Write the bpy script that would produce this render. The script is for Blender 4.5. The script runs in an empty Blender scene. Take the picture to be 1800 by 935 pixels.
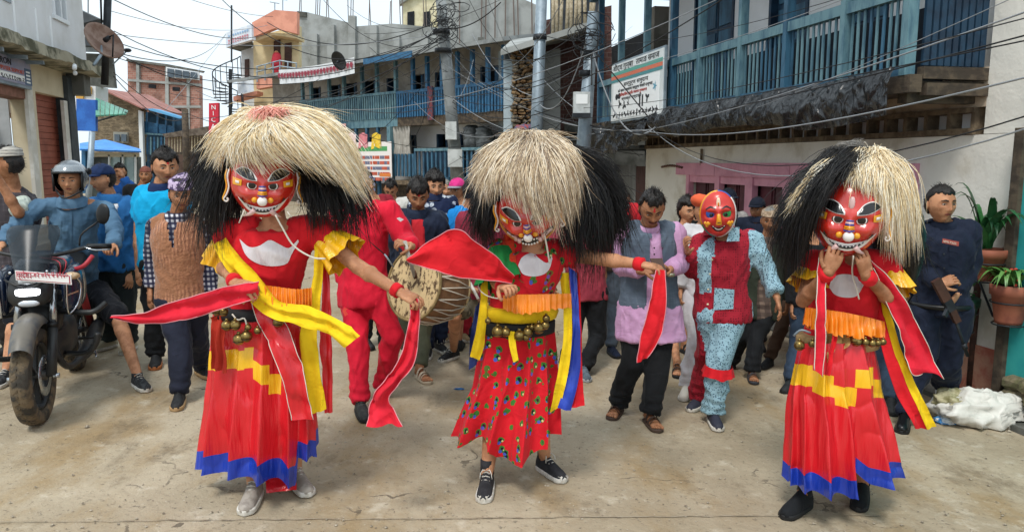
import bpy, bmesh, math, random
import numpy as np
from mathutils import Vector, Matrix, Euler
random.seed(7); np.random.seed(7)
S = bpy.context.scene
COL = S.collection
R = math.radians
# ------------------------------------------------------------------ camera
FPX, CX, CY, PIT, CAMZ, GS = 1300.0, 900.0, 467.5, R(8.0), 1.75, -0.035
cd = bpy.data.cameras.new('camera'); cam = bpy.data.objects.new('camera', cd); COL.objects.link(cam)
cam.location = (0, 0, CAMZ); cam.rotation_euler = (R(90) - PIT, 0, 0)
cd.sensor_width = 36; cd.lens = 36 * FPX / 1800; cd.clip_start = .05; cd.clip_end = 2000
S.camera = cam
# ------------------------------------------------------------------ light
SUN_EL, SUN_AZ = 58, 200
S.world = bpy.data.worlds.new('World'); S.world.use_nodes = True
nt = S.world.node_tree; nt.nodes.clear()
wo = nt.nodes.new('ShaderNodeOutputWorld'); bg = nt.nodes.new('ShaderNodeBackground')
sk = nt.nodes.new('ShaderNodeTexSky'); sk.sky_type = 'NISHITA'; sk.sun_disc = False
sk.sun_elevation = R(SUN_EL); sk.sun_rotation = R(SUN_AZ); sk.dust_density = 4
hs = nt.nodes.new('ShaderNodeHueSaturation'); hs.inputs['Saturation'].default_value = .25; hs.inputs['Value'].default_value = .8
mxw = nt.nodes.new('ShaderNodeMix'); mxw.data_type = 'RGBA'; mxw.inputs[0].default_value = .86
tcw = nt.nodes.new('ShaderNodeTexCoord'); nzw = nt.nodes.new('ShaderNodeTexNoise'); nzw.inputs['Scale'].default_value = 2.2
crw = nt.nodes.new('ShaderNodeValToRGB'); nzw.inputs['Detail'].default_value = 5
crw.color_ramp.elements[0].position = .3; crw.color_ramp.elements[0].color = (6.1, 7.5, 8.6, 1)
crw.color_ramp.elements[1].position = .7; crw.color_ramp.elements[1].color = (8.2, 8.9, 9.3, 1)
L_ = nt.links.new
L_(sk.outputs[0], hs.inputs['Color']); L_(tcw.outputs['Generated'], nzw.inputs['Vector']); L_(nzw.outputs['Fac'], crw.inputs['Fac'])
L_(hs.outputs[0], mxw.inputs[6]); L_(crw.outputs[0], mxw.inputs[7]); L_(mxw.outputs[2], bg.inputs[0]); L_(bg.outputs[0], wo.inputs[0])
bg.inputs[1].default_value = .10
sl = bpy.data.lights.new('sun', 'SUN'); sl.energy = 1.5; sl.angle = R(14); sl.color = (1, .96, .9)
so = bpy.data.objects.new('sun', sl); COL.objects.link(so)
so.rotation_euler = (R(90 - SUN_EL), 0, R(180 - SUN_AZ))
S.view_settings.view_transform = 'Standard'; S.view_settings.look = 'None'; S.view_settings.gamma = 1
S.view_settings.exposure = 0.58; S.view_settings.use_curve_mapping = False
# ------------------------------------------------------------------ pixel <-> world (photo pixels, 1800 x 935)
FW = np.array([0, math.cos(PIT), -math.sin(PIT)]); UP = np.array([0, math.sin(PIT), math.cos(PIT)]); RT = np.array([1., 0, 0])
C0 = np.array([0, 0, CAMZ])
def ray(px, py): return FW + (px - CX) / FPX * RT + (CY - py) / FPX * UP
def P(px, py, Y):
 d = ray(px, py); return C0 + d * (Y / d[1])
def G(px, py):
 d = ray(px, py); t = CAMZ / (GS * d[0] - d[2]); return C0 + d * t
def gz(x): return GS * max(-8, min(8, x))
# ------------------------------------------------------------------ numpy noise
def vnoise(p, seed=0):
 p = np.asarray(p, float) + seed * 17.31; i = np.floor(p).astype(np.int64); f = p - i; f = f * f * (3 - 2 * f)
 def h(a, b, c):
  n = (a * 73856093) ^ (b * 19349663) ^ (c * 83492791); n = (n ^ (n >> 13)) * 1274126177 & 0x7fffffff
  return ((n >> 7) & 0xffff) / 32767.5 - 1
 r = 0
 for a in (0, 1):
  for b in (0, 1):
   for c in (0, 1):
    w = (f[:, 0] if a else 1 - f[:, 0]) * (f[:, 1] if b else 1 - f[:, 1]) * (f[:, 2] if c else 1 - f[:, 2])
    r = r + w * h(i[:, 0] + a, i[:, 1] + b, i[:, 2] + c)
 return r
def fbm(p, seed=0, o=3):
 r = 0
 for k in range(o): r = r + vnoise(np.asarray(p) * 2 ** k, seed + k) / 2 ** k
 return r
# ------------------------------------------------------------------ object helpers
def thing(name, label, cat, loc=(0, 0, 0), group=None):
 o = bpy.data.objects.new(name, None); COL.objects.link(o); o.location = loc; o.empty_display_size = .1
 o['label'] = label; o['category'] = cat
 if group: o['group'] = group
 return o
def tag(o, label=None, cat=None, group=None, kind=None):
 for k, v in (('label', label), ('category', cat), ('group', group), ('kind', kind)):
  if v: o[k] = v
 return o
def wloc(p):
 v = np.zeros(3)
 while p is not None: v = v + np.array(p.location); p = p.parent
 return v
def mk(name, v, f, mat=None, parent=None, smooth=False, mats=None, midx=None):
 v = np.asarray(v, float)
 if parent is not None: v = v - wloc(parent)
 me = bpy.data.meshes.new(name)
 me.from_pydata(v.tolist() if isinstance(v, np.ndarray) else v, [], f if isinstance(f, list) else f.tolist())
 for m in (mats or ([mat] if mat else [])): me.materials.append(m)
 if midx is not None: me.polygons.foreach_set('material_index', np.asarray(midx, np.int32))
 if smooth: me.polygons.foreach_set('use_smooth', np.ones(len(me.polygons), bool))
 me.validate(); me.update()
 o = bpy.data.objects.new(name, me); COL.objects.link(o)
 if parent is not None: o.parent = parent
 return o
class MB:
 def __init__(s): s.v = []; s.f = []; s.n = 0; s.mi = []; s.m = 0
 def add(s, v, f):
  s.v.append(np.asarray(v, float)); s.f += [[i + s.n for i in q] for q in f]; s.mi += [s.m] * len(f); s.n += len(v); return s
 def hexa(s, p):  # 8 points: bottom 4 (ccw), top 4
  return s.add(p, [[0, 3, 2, 1], [4, 5, 6, 7], [0, 1, 5, 4], [1, 2, 6, 5], [2, 3, 7, 6], [3, 0, 4, 7]])
 def box(s, x0, x1, y0, y1, z0, z1):
  return s.hexa([(x0, y0, z0), (x1, y0, z0), (x1, y1, z0), (x0, y1, z0), (x0, y0, z1), (x1, y0, z1), (x1, y1, z1), (x0, y1, z1)])
 def loft(s, rings, cap=True, closed=True):
  n = len(rings[0]); k = len(rings); v = np.concatenate([np.asarray(r, float) for r in rings]); f = []
  for i in range(k - 1):
   for j in range(n if closed else n - 1):
    a = i * n + j; b = i * n + (j + 1) % n; f.append([a, b, b + n, a + n])
  if cap and closed: f.append(list(range(n))[::-1]); f.append([(k - 1) * n + j for j in range(n)])
  return s.add(v, f)
 def bar(s, a, b, w, h=None, up=(0, 0, 1)):
  a = np.array(a, float); b = np.array(b, float); d = b - a; d /= np.linalg.norm(d) + 1e-9; h = h or w
  up = np.array(up, float); x = np.cross(d, up)
  if np.linalg.norm(x) < 1e-3: x = np.cross(d, (0, 1, 0))
  x /= np.linalg.norm(x); y = np.cross(x, d); x = x * w / 2; y = y * h / 2
  return s.loft([[a - x - y, a + x - y, a + x + y, a - x + y], [b - x - y, b + x - y, b + x + y, b - x + y]])
 def tube(s, pts, r, n=8, cap=True):
  pts = [np.array(p, float) for p in pts]; rs = r if hasattr(r, '__len__') else [r] * len(pts); rings = []
  px = None
  for i, p in enumerate(pts):
   d = pts[min(i + 1, len(pts) - 1)] - pts[max(i - 1, 0)]; d = d / (np.linalg.norm(d) + 1e-9)
   if px is None:
    px = np.cross(d, (0, 0, 1))
    if np.linalg.norm(px) < .1: px = np.cross(d, (0, 1, 0))
   px = px - d * np.dot(px, d); px = px / (np.linalg.norm(px) + 1e-9); py = np.cross(d, px)
   rings.append([p + rs[i] * (math.cos(t) * px + math.sin(t) * py) for t in np.linspace(0, 2 * math.pi, n, False)])
  return s.loft(rings, cap)
 def capsule(s, a, b, ra, rb, n=12, f0=False, f1=False):
  a = np.array(a, float); b = np.array(b, float); d = b - a; L = np.linalg.norm(d) + 1e-6; d /= L; pts = []; rs = []
  if not f0:
   for t in (80, 55, 28): pts.append(a - d * ra * math.sin(R(t))); rs.append(ra * math.cos(R(t)))
  pts.append(a); rs.append(ra); pts.append(b); rs.append(rb)
  if not f1:
   for t in (28, 55, 80): pts.append(b + d * rb * math.sin(R(t))); rs.append(rb * math.cos(R(t)))
  return s.tube(pts, rs, n)
 def blob(s, c, rx, ry, rz, M=None, n=12, m=7):
  c = np.array(c, float); rings = []
  for i in range(1, m):
   ph = -math.pi / 2 + math.pi * i / m
   ring = [np.array([rx * math.cos(ph) * math.cos(t), ry * math.cos(ph) * math.sin(t), rz * math.sin(ph)]) for t in np.linspace(0, 2 * math.pi, n, False)]
   if M is not None: ring = [M @ q for q in ring]
   rings.append([c + q for q in ring])
  return s.loft(rings)
 def xf(s, M, t=(0, 0, 0)):
  s.v = [v @ np.asarray(M).T + np.array(t) for v in s.v]; return s
 def build(s, name, mat=None, parent=None, smooth=False, mats=None):
  return mk(name, np.concatenate(s.v), s.f, mat, parent, smooth, mats, s.mi if mats else None)
def rotm(yaw=0, pitch=0, roll=0):
 return np.array(Matrix.Rotation(R(yaw), 3, 'Z') @ Matrix.Rotation(R(pitch), 3, 'X') @ Matrix.Rotation(R(roll), 3, 'Y'))
def spline(pts, n):
 pts = np.asarray(pts, float); k = len(pts)
 if k == 2: return np.array([pts[0] + (pts[1] - pts[0]) * t for t in np.linspace(0, 1, n)])
 e = np.vstack([2 * pts[0] - pts[1], pts, 2 * pts[-1] - pts[-2]]); out = []
 for t in np.linspace(0, k - 1, n):
  i = min(int(t), k - 2); u = t - i; a, b, c, d = e[i], e[i + 1], e[i + 2], e[i + 3]
  out.append(.5 * (2 * b + (c - a) * u + (2 * a - 5 * b + 4 * c - d) * u * u + (3 * b - a - 3 * c + d) * u ** 3))
 return np.array(out)
# ------------------------------------------------------------------ materials
MC = {}
def srgb(c):
 if isinstance(c, str): c = [int(c[i:i + 2], 16) / 255 for i in (0, 2, 4)]
 return tuple((x / 12.92 if x <= .04045 else ((x + .055) / 1.055) ** 2.4) for x in c) + (1,)
def mat(name, c, rough=.8, c2=None, ns=6, nd=4, lo=.4, hi=.6, bump=None, metal=0, coat=0, sheen=0, sss=0, stretch=None, em=0, alpha=1, trans=0, spec=.4, pat=None, aniso=0, tl=0):
 """c, c2: hex sRGB colours mixed by noise; bump: [(scale, strength, distance, stretch)]; pat: function(nt, coord) -> colour socket"""
 if name in MC: return MC[name]
 m = bpy.data.materials.new(name); m.use_nodes = True; nt = m.node_tree; N = nt.nodes; b = N['Principled BSDF']; Lk = nt.links.new
 tc = N.new('ShaderNodeTexCoord'); co = tc.outputs['Object']
 def vec(st):
  if not st: return co
  mp = N.new('ShaderNodeMapping'); mp.inputs['Scale'].default_value = st; Lk(co, mp.inputs[0]); return mp.outputs[0]
 b.inputs['Base Color'].default_value = srgb(c); b.inputs['Roughness'].default_value = rough; b.inputs['Metallic'].default_value = metal
 b.inputs['Specular IOR Level'].default_value = spec
 if coat: b.inputs['Coat Weight'].default_value = coat; b.inputs['Coat Roughness'].default_value = .15
 if sheen: b.inputs['Sheen Weight'].default_value = sheen; b.inputs['Sheen Roughness'].default_value = .4
 if sss: b.inputs['Subsurface Weight'].default_value = sss; b.inputs['Subsurface Radius'].default_value = (.02, .008, .004); b.inputs['Subsurface Scale'].default_value = .5
 if trans: b.inputs['Transmission Weight'].default_value = trans
 if aniso: b.inputs['Anisotropic'].default_value = aniso
 if em: b.inputs['Emission Color'].default_value = srgb(c); b.inputs['Emission Strength'].default_value = em
 if alpha < 1: b.inputs['Alpha'].default_value = alpha
 cs = None
 if pat: cs = pat(nt, co)
 if c2:
  nz = N.new('ShaderNodeTexNoise'); nz.inputs['Scale'].default_value = ns; nz.inputs['Detail'].default_value = nd; nz.inputs['Roughness'].default_value = .62
  Lk(vec(stretch), nz.inputs['Vector'])
  cr = N.new('ShaderNodeMapRange'); cr.inputs[1].default_value = lo; cr.inputs[2].default_value = hi; cr.interpolation_type = 'SMOOTHSTEP'
  Lk(nz.outputs['Fac'], cr.inputs[0])
  mx = N.new('ShaderNodeMix'); mx.data_type = 'RGBA'; mx.inputs[6].default_value = srgb(c); mx.inputs[7].default_value = srgb(c2)
  if cs is not None: Lk(cs, mx.inputs[6])
  Lk(cr.outputs[0], mx.inputs[0]); cs = mx.outputs[2]
 if cs is not None: Lk(cs, b.inputs['Base Color'])
 prev = None
 for q in (bump or []):
  sc, st, dist = q[:3]; stq = q[3] if len(q) > 3 else None
  nz = N.new('ShaderNodeTexNoise'); nz.inputs['Scale'].default_value = sc; nz.inputs['Detail'].default_value = 4
  Lk(vec(stq), nz.inputs['Vector'])
  bp = N.new('ShaderNodeBump'); bp.inputs['Strength'].default_value = st; bp.inputs['Distance'].default_value = dist
  hh = nz.outputs['Fac']
  if len(q) > 4:
   nz.inputs['Detail'].default_value = 1.5; nz.inputs['Distortion'].default_value = .8; mr = N.new('ShaderNodeMapRange'); mr.interpolation_type = 'SMOOTHSTEP'; mr.inputs[1].default_value = .09; mr.inputs[2].default_value = 0
   m1 = N.new('ShaderNodeMath'); m1.operation = 'SUBTRACT'; m1.inputs[1].default_value = .5; m2 = N.new('ShaderNodeMath'); m2.operation = 'ABSOLUTE'; Lk(hh, m1.inputs[0]); Lk(m1.outputs[0], m2.inputs[0]); Lk(m2.outputs[0], mr.inputs[0]); hh = mr.outputs[0]
  Lk(hh, bp.inputs['Height'])
  if prev: Lk(prev, bp.inputs['Normal'])
  prev = bp.outputs[0]
 if prev: Lk(prev, b.inputs['Normal'])
 if tl:
  tb = N.new('ShaderNodeBsdfTranslucent'); ms = N.new('ShaderNodeMixShader'); ms.inputs[0].default_value = tl
  if cs is not None: Lk(cs, tb.inputs[0])
  Lk(b.outputs[0], ms.inputs[1]); Lk(tb.outputs[0], ms.inputs[2]); Lk(ms.outputs[0], N['Material Output'].inputs[0])
 MC[name] = m; return m
def node(nt, t, **kw):
 n = nt.nodes.new(t)
 for k, v in kw.items():
  if k[0] == 'i' and k[1:].isdigit(): n.inputs[int(k[1:])].default_value = v
  else: setattr(n, k, v)
 return n
def mixc(nt, fac, a, b):
 m = node(nt, 'ShaderNodeMix', data_type='RGBA')
 for i, x in ((0, fac), (6, a), (7, b)):
  if isinstance(x, str): m.inputs[i].default_value = srgb(x)
  elif isinstance(x, (int, float)): m.inputs[i].default_value = x
  else: nt.links.new(x, m.inputs[i])
 return m.outputs[2]
def mth(nt, op, a, b=0.):
 m = node(nt, 'ShaderNodeMath', operation=op)
 for i, x in enumerate((a, b)):
  if isinstance(x, (int, float)): m.inputs[i].default_value = x
  else: nt.links.new(x, m.inputs[i])
 return m.outputs[0]
def sepxyz(nt, co, sc=(1, 1, 1)):
 mp = node(nt, 'ShaderNodeMapping'); mp.inputs['Scale'].default_value = sc; nt.links.new(co, mp.inputs[0])
 s = node(nt, 'ShaderNodeSeparateXYZ'); nt.links.new(mp.outputs[0], s.inputs[0]); return s.outputs
def pat_check(ca, cb, cc, n=60, lw=.5):
 def f(nt, co):
  x, y, z = sepxyz(nt, co, (n, n, n))
  a = mth(nt, 'GREATER_THAN', mth(nt, 'FRACT', mth(nt, 'ADD', x, mth(nt, 'MULTIPLY', y, .6))), lw); b = mth(nt, 'GREATER_THAN', mth(nt, 'FRACT', z), lw)
  s = mth(nt, 'ADD', a, b); return mixc(nt, mth(nt, 'GREATER_THAN', s, 1.5), mixc(nt, mth(nt, 'GREATER_THAN', s, .5), ca, cb), cc)
 return f
def pat_dots(ca, cb, n=40, r=.3, cc=None, rnd=1., warp=0):
 def f(nt, co):
  v = node(nt, 'ShaderNodeTexVoronoi'); v.inputs['Scale'].default_value = n; v.inputs['Randomness'].default_value = rnd
  nt.links.new(co, v.inputs['Vector']); d = v.outputs['Distance']
  if warp:
   nz = node(nt, 'ShaderNodeTexNoise'); nz.inputs['Scale'].default_value = n * 3; nt.links.new(co, nz.inputs['Vector'])
   d = mth(nt, 'ADD', d, mth(nt, 'MULTIPLY', mth(nt, 'SUBTRACT', nz.outputs['Fac'], .5), warp))
  k = mth(nt, 'LESS_THAN', d, r); o = mixc(nt, k, ca, cb)
  if cc: o = mixc(nt, mth(nt, 'LESS_THAN', d, r * .5), o, cc)
  return o
 return f
def pat_stripe(cols, n=20, axis=2, slope=0):
 def f(nt, co):
  s = sepxyz(nt, co, (n, n, n)); a = s[axis]
  if slope: a = mth(nt, 'ADD', a, mth(nt, 'MULTIPLY', s[0], slope))
  fr = mth(nt, 'FRACT', a); o = cols[0]
  for i, c in enumerate(cols[1:]): o = mixc(nt, mth(nt, 'GREATER_THAN', fr, (i + 1) / len(cols)), o, c)
  return o
 return f
WEAVE = [(900, .12, .002)]
def cloth(name, c, c2=None, **kw):
 if c2 is None:
  r = [int(c[i:i + 2], 16) for i in (0, 2, 4)]; c2 = ''.join('%02x' % int(x * .86) for x in r)
 kw.setdefault('bump', [(4, .38, .014, (1.3, 1.3, .6), 'c'), (9, .2, .006, (.8, 1, 1.3), 'c'), (600, .1, .0015)]); kw.setdefault('sheen', .05); kw.setdefault('rough', .85)
 kw.setdefault('lo', .35); kw.setdefault('hi', .7); return mat(name, c, c2=c2, ns=5, spec=.2, **kw)
def satin(name, c, c2=None):
 return mat(name, c, .30, c2 or c, 3, spec=.55, bump=[(8, .5, .05, (1.6, 1.6, .2)), (4, .3, .012, (1.4, 1.4, .35), 'c'), (14, .12, .01, (1, 1, .6))])
SKIN = mat('skin', 'c18c69', .6, 'a57354', 14, sss=.12, spec=.28, bump=[(160, .12, .002)])
SKIN_D = mat('skin_dark', 'aa7858', .6, '8f6042', 14, sss=.1, spec=.28, bump=[(160, .12, .002)])
SKIN_L = mat('skin_light', 'b98360', .5, 'a5704e', 9, sss=.12, spec=.35, bump=[(160, .08, .003)])
HAIR = mat('black_hair', '14110f', .42, '241d1a', 40, bump=[(220, .6, .01, (1, 1, .2))])
EYEW = mat('eye_white', 'b5aaa0', .25); EYEB = mat('eye_dark', '120c0a', .15)
LIP = mat('lips', '8a4a3e', .45); BROW = mat('eyebrow_hair', '1b1410', .8)
# ================================================================== SETTING
class Fac:
 """a facade plane: s runs along it away from the camera, o outwards to the street, z up"""
 def __init__(s, P0, u, side):
  s.P = np.array([P0[0], P0[1], 0.]); u = np.array([u[0], u[1], 0.]); s.u = u / np.linalg.norm(u)
  s.n = np.array([-s.u[1], s.u[0], 0]) * side
 def hit(s, px, py, off=0):
  d = ray(px, py); q = s.P + s.n * off; t = np.dot(q - C0, s.n) / np.dot(d, s.n); w = C0 + d * t
  return float(np.dot(w - s.P, s.u)), float(w[2])
 def S(s, px, off=0, py=285): return s.hit(px, py, off)[0]
 def Z(s, px, py, off=0): return s.hit(px, py, off)[1]
 def pt(s, a, o, z): return s.P + s.u * a + s.n * o + np.array([0, 0, z])
 def box(s, mb, s0, s1, o0, o1, z0, z1):
  p = [s.pt(s0, o0, z0), s.pt(s1, o0, z0), s.pt(s1, o1, z0), s.pt(s0, o1, z0), s.pt(s0, o0, z1), s.pt(s1, o0, z1), s.pt(s1, o1, z1), s.pt(s0, o1, z1)]
  mb.hexa(p); return mb
 def B(s, name, m, par, s0, s1, o0, o1, z0, z1): return s.box(MB(), s0, s1, o0, o1, z0, z1).build(name, m, par)
def uvp(vpx): return np.array([(vpx - CX) / FPX * math.cos(PIT), 1.0])
def wall_grid(F, name, m, par, s0, s1, z0, z1, holes=(), off=0, depth=.25, bulge=0.0):
 """a wall with real openings: cells between all hole edges, with reveals going back by depth"""
 xs = sorted(set([s0, s1] + [h[0] for h in holes] + [h[1] for h in holes])); zs = sorted(set([z0, z1] + [h[2] for h in holes] + [h[3] for h in holes]))
 xs = [x for x in xs if s0 <= x <= s1]; zs = [z for z in zs if z0 <= z <= z1]; mb = MB()
 for i in range(len(xs) - 1):
  for j in range(len(zs) - 1):
   cx, cz = (xs[i] + xs[i + 1]) / 2, (zs[j] + zs[j + 1]) / 2
   if any(h[0] < cx < h[1] and h[2] < cz < h[3] for h in holes): continue
   F.box(mb, xs[i], xs[i + 1], off - depth, off, zs[j], zs[j + 1])
 return mb.build(name, m, par)
def jit(a): return random.uniform(-a, a)
# ---- materials
PLASTER = mat('old_white_plaster', 'e4e0d6', .9, 'b9ae99', 1.6, 9, .48, .76, bump=[(3, .5, .04), (40, .3, .008)])
PLASTER_W = mat('white_wall_paint', 'd9dadc', .8, 'c5c4c0', 1.2, 6, .4, .75, bump=[(5, .2, .02)])
CREAM = mat('cream_plaster', 'd9ceb4', .85, 'c3b596', 1.1, 6, .4, .7, bump=[(30, .2, .005)])
PINKDADO = mat('red_dado_paint', 'a8604e', .85, 'b98a72', 3, 8, .45, .6, bump=[(20, .4, .01)])
TURQ = mat('turquoise_paint', '2b9a9c', .6, '3aa9a4', 2, 5, bump=[(8, .15, .01)])
BLUE = mat('blue_painted_wood', '36617a', .6, '25455b', 7, 8, .42, .62, bump=[(30, .4, .006, (1, 1, .15))], stretch=(1, 1, .3))
BLUE_L = mat('pale_blue_painted_wood', '64868f', .6, '3f6273', 9, 8, .4, .66, bump=[(30, .4, .006, (1, 1, .15))], stretch=(1, 1, .3))
BLUE_D = mat('dark_blue_painted_wood', '1b3950', .6, '13283c', 6, 7, .42, .62, bump=[(30, .4, .006, (1, 1, .15))])
BLUE_S = mat('sea_blue_painted_wood', '2d648a', .55, '235072', 6, 7, .42, .62, bump=[(30, .3, .006, (1, 1, .15))])
DARKWOOD = mat('dark_weathered_wood', '3d352d', .9, '5a4e40', 8, 8, bump=[(30, .5, .01, (.3, .3, 1))])
WOOD = mat('bare_grey_wood', '7a6a55', .9, '574a3b', 9, 8, bump=[(40, .4, .008, (.2, .2, 1))])
PINK = mat('pink_painted_wood', 'd193a5', .6, 'bf8193', 5, 7, .42, .66, bump=[(30, .25, .005)])
MAROON = mat('maroon_door_paint', '55232e', .6, '431a24', 5, 6, bump=[(30, .2, .005)])
CONC = mat('grey_concrete', '9fa2a0', .95, '7e807c', 1.1, 8, .4, .68, bump=[(4, .3, .03), (60, .3, .006)])
CONC_D = mat('dark_stained_concrete', '6b6b66', .95, '44453f', 1.8, 8, .38, .62, bump=[(4, .5, .04), (60, .3, .006)])
MOSSY = mat('mossy_concrete', 'a09a86', .95, '4d4c3a', 3.2, 9, .40, .62, bump=[(7, .6, .04), (60, .4, .01)])
STEEL = mat('galvanised_steel', '9aa7b0', .5, '7f8d97', 3, 5, metal=.4)
STEEL_D = mat('dark_steel', '25282c', .5, '33363a', 5, metal=.4)
BLACK = mat('black_plastic', '0f1012', .45); RUBBER = mat('cable_rubber', '1b1c1e', .6)
GREYCABLE = mat('grey_cable_sheath', '8d9195', .6)
TARP = mat('black_plastic_sheeting', '17181b', .27, '1f2124', 4, bump=[(4, .7, .02, (1, 1, .6), 'c'), (9, .5, .01, (1, 1, .6), 'c')], spec=.6)
RUST = mat('rusty_iron_sheet', '6a4a40', .8, '4c332c', 2, 8, bump=[(40, .3, .005)], stretch=(1, 1, .25))
ZINC = mat('zinc_sheet', '9a978f', .6, '746e64', 2, 8, bump=[(40, .3, .005)], stretch=(1, 1, .25))
ROOFRED = mat('faded_red_roof_sheet', 'a8746a', .7, '8c5a50', 2, 8)
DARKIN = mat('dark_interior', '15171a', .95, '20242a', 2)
GLASS = mat('window_glass', '2a3742', .08, '3c4a55', 2, spec=.9)
STONE = [mat('rubble_stone_%s' % n, c, .95, d, 9, 8, bump=[(18, .7, .02)]) for n, c, d in (('tan', '9c8260', '7c6446'), ('grey', '857a69', '665c4e'), ('brown', '8a6d4c', '6a5036'))]
SHUT = mat('red_brown_rolling_shutter', '9d5b49', .55, '85493a', 3, 6, .4, .7, bump=[(20, .15, .004)])
def pat_brick(c1, c2, mo, sc, w=.5, h=.25):
 def f(nt, co):
  # wall-space coordinate: distance along the wall and height
  s = sepxyz(nt, co); cb = node(nt, 'ShaderNodeCombineXYZ'); nt.links.new(mth(nt, 'ADD', s[0], mth(nt, 'MULTIPLY', s[1], .71)), cb.inputs[0]); nt.links.new(s[2], cb.inputs[1])
  b = node(nt, 'ShaderNodeTexBrick'); b.inputs['Color1'].default_value = srgb(c1); b.inputs['Color2'].default_value = srgb(c2); b.inputs['Mortar'].default_value = srgb(mo)
  b.inputs['Scale'].default_value = sc; b.inputs['Mortar Size'].default_value = .012; b.inputs['Brick Width'].default_value = w; b.inputs['Row Height'].default_value = h
  nt.links.new(cb.outputs[0], b.inputs['Vector']); return b.outputs['Color']
 return f
BRICK = mat('red_brick_wall', 'a87d70', .95, 'ad9084', 2, 9, .55, .85, pat=pat_brick('a87a6c', '8a5f52', 'a39a92', 2.0), bump=[(30, .4, .02)])
BRICK_SHADE = mat('shadowed_red_brick_wall', '5c3e38', .95, '443430', 2, 8, .45, .7, pat=pat_brick('60403a', '4b312d', '6d625c', 2.6), bump=[(30, .4, .02)])  # brick standing in shadow: the shade is painted into these darker colours
RUBBLEWALL = mat('distant_rubble_wall', '83735c', .95, '9a8a72', 3, 9, .5, .75, pat=pat_brick('85765f', '5f5444', '463d31', 3.4, .42, .17), bump=[(12, .8, .05)])
# ---- ground
xs = np.concatenate([np.linspace(-300, -12, 12), np.linspace(-11, 9, 101), np.linspace(10, 300, 12)]); ys = np.concatenate([np.linspace(-10, 1.5, 8), np.linspace(1.7, 12, 104), np.linspace(13, 600, 30)])
X_, Y_ = np.meshgrid(xs, ys); gv = np.stack([X_.ravel(), Y_.ravel(), X_.ravel() * 0], 1)
near = np.clip(1 - np.abs(gv[:, 1] - 5) / 9, 0, 1)
gv[:, 2] = GS * np.clip(gv[:, 0], -8, 8) + near * (fbm(gv * .9, 3) * .006 + fbm(gv * 4, 4) * .003) - .004
nx = len(xs); gf = [[j * nx + i, j * nx + i + 1, (j + 1) * nx + i + 1, (j + 1) * nx + i] for j in range(len(ys) - 1) for i in range(nx - 1)]
def road_pat(nt, co):
 def nz(sc, det=8, st=None, rough=.65):
  n = node(nt, 'ShaderNodeTexNoise'); n.inputs['Scale'].default_value = sc; n.inputs['Detail'].default_value = det; n.inputs['Roughness'].default_value = rough
  if st:
   mp = node(nt, 'ShaderNodeMapping'); mp.inputs['Scale'].default_value = st; nt.links.new(co, mp.inputs[0]); nt.links.new(mp.outputs[0], n.inputs['Vector'])
  else: nt.links.new(co, n.inputs['Vector'])
  return n.outputs['Fac']
 def rng(s, a, b):
  r = node(nt, 'ShaderNodeMapRange', interpolation_type='SMOOTHSTEP'); r.inputs[1].default_value = a; r.inputs[2].default_value = b; nt.links.new(s, r.inputs[0]); return r.outputs[0]
 c = mixc(nt, rng(nz(.55), .36, .66), '988a73', 'b3a68f')
 c = mixc(nt, mth(nt, 'MULTIPLY', rng(nz(1.7, 9, (1, .45, 1)), .47, .68), .85), c, '927b57')      # tan mud dust
 c = mixc(nt, mth(nt, 'MULTIPLY', rng(nz(5.5, 10), .55, .72), .4), c, 'd8d0be')
 c = mixc(nt, mth(nt, 'MULTIPLY', rng(nz(2.6, 10, (1, .6, 1), .72), .52, .70), .7), c, '6f604a')    # damp blotches
 c = mixc(nt, mth(nt, 'MULTIPLY', rng(nz(38, 6), .57, .70), .75), c, '5f574b')
 c = mixc(nt, mth(nt, 'MULTIPLY', rng(nz(60, 4), .66, .74), .7), c, 'd6d0c2')
 v = node(nt, 'ShaderNodeTexVoronoi', feature='DISTANCE_TO_EDGE'); v.inputs['Scale'].default_value = .42
 w = node(nt, 'ShaderNodeVectorMath', operation='ADD'); n3 = node(nt, 'ShaderNodeTexNoise'); n3.inputs['Scale'].default_value = 3; n3.inputs['Detail'].default_value = 6
 sc3 = node(nt, 'ShaderNodeVectorMath', operation='SCALE'); sc3.inputs['Scale'].default_value = .55
 nt.links.new(co, n3.inputs['Vector']); nt.links.new(n3.outputs['Color'], sc3.inputs[0]); nt.links.new(co, w.inputs[0]); nt.links.new(sc3.outputs[0], w.inputs[1]); nt.links.new(w.outputs[0], v.inputs['Vector'])
 crack = mth(nt, 'LESS_THAN', v.outputs['Distance'], .0035)
 c = mixc(nt, mth(nt, 'MULTIPLY', mth(nt, 'MULTIPLY', crack, rng(nz(1.1), .5, .58)), .75), c, '4e453a')
 return c
ROAD = mat('dusty_concrete_road', 'b0a490', .9, pat=road_pat, bump=[(1.6, .35, .06), (16, .45, .025), (90, .5, .006), (330, .3, .002)], spec=.35)
road = mk('road', gv, gf, ROAD, smooth=True); tag(road, kind='structure')
# joint lines between the concrete slabs, drawn as shallow dark grooves filled with dirt
JOINT = mat('dirt_filled_joint', '8a7d68', .95, 'a09480', 20)
mb = MB()
for a, b in ((G(-40, 917), G(1560, 905)),):
 pts = [a + (b - a) * t + np.array([0, fbm([[t * 60, 1, 2]], 5)[0] * .012, 0]) for t in np.linspace(0, 1, 90)]
 for i in range(89):
  p, q = pts[i].copy(), pts[i + 1].copy(); w = .002 + .003 * random.random(); p[2] = gz(p[0]) + .004; q[2] = gz(q[0]) + .004
  mb.add([p - [0, w, 0], q - [0, w, 0], q + [0, w, 0], p + [0, w, 0]], [[0, 1, 2, 3]])
tag(mb.build('road_joint', JOINT), kind='structure')
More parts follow.
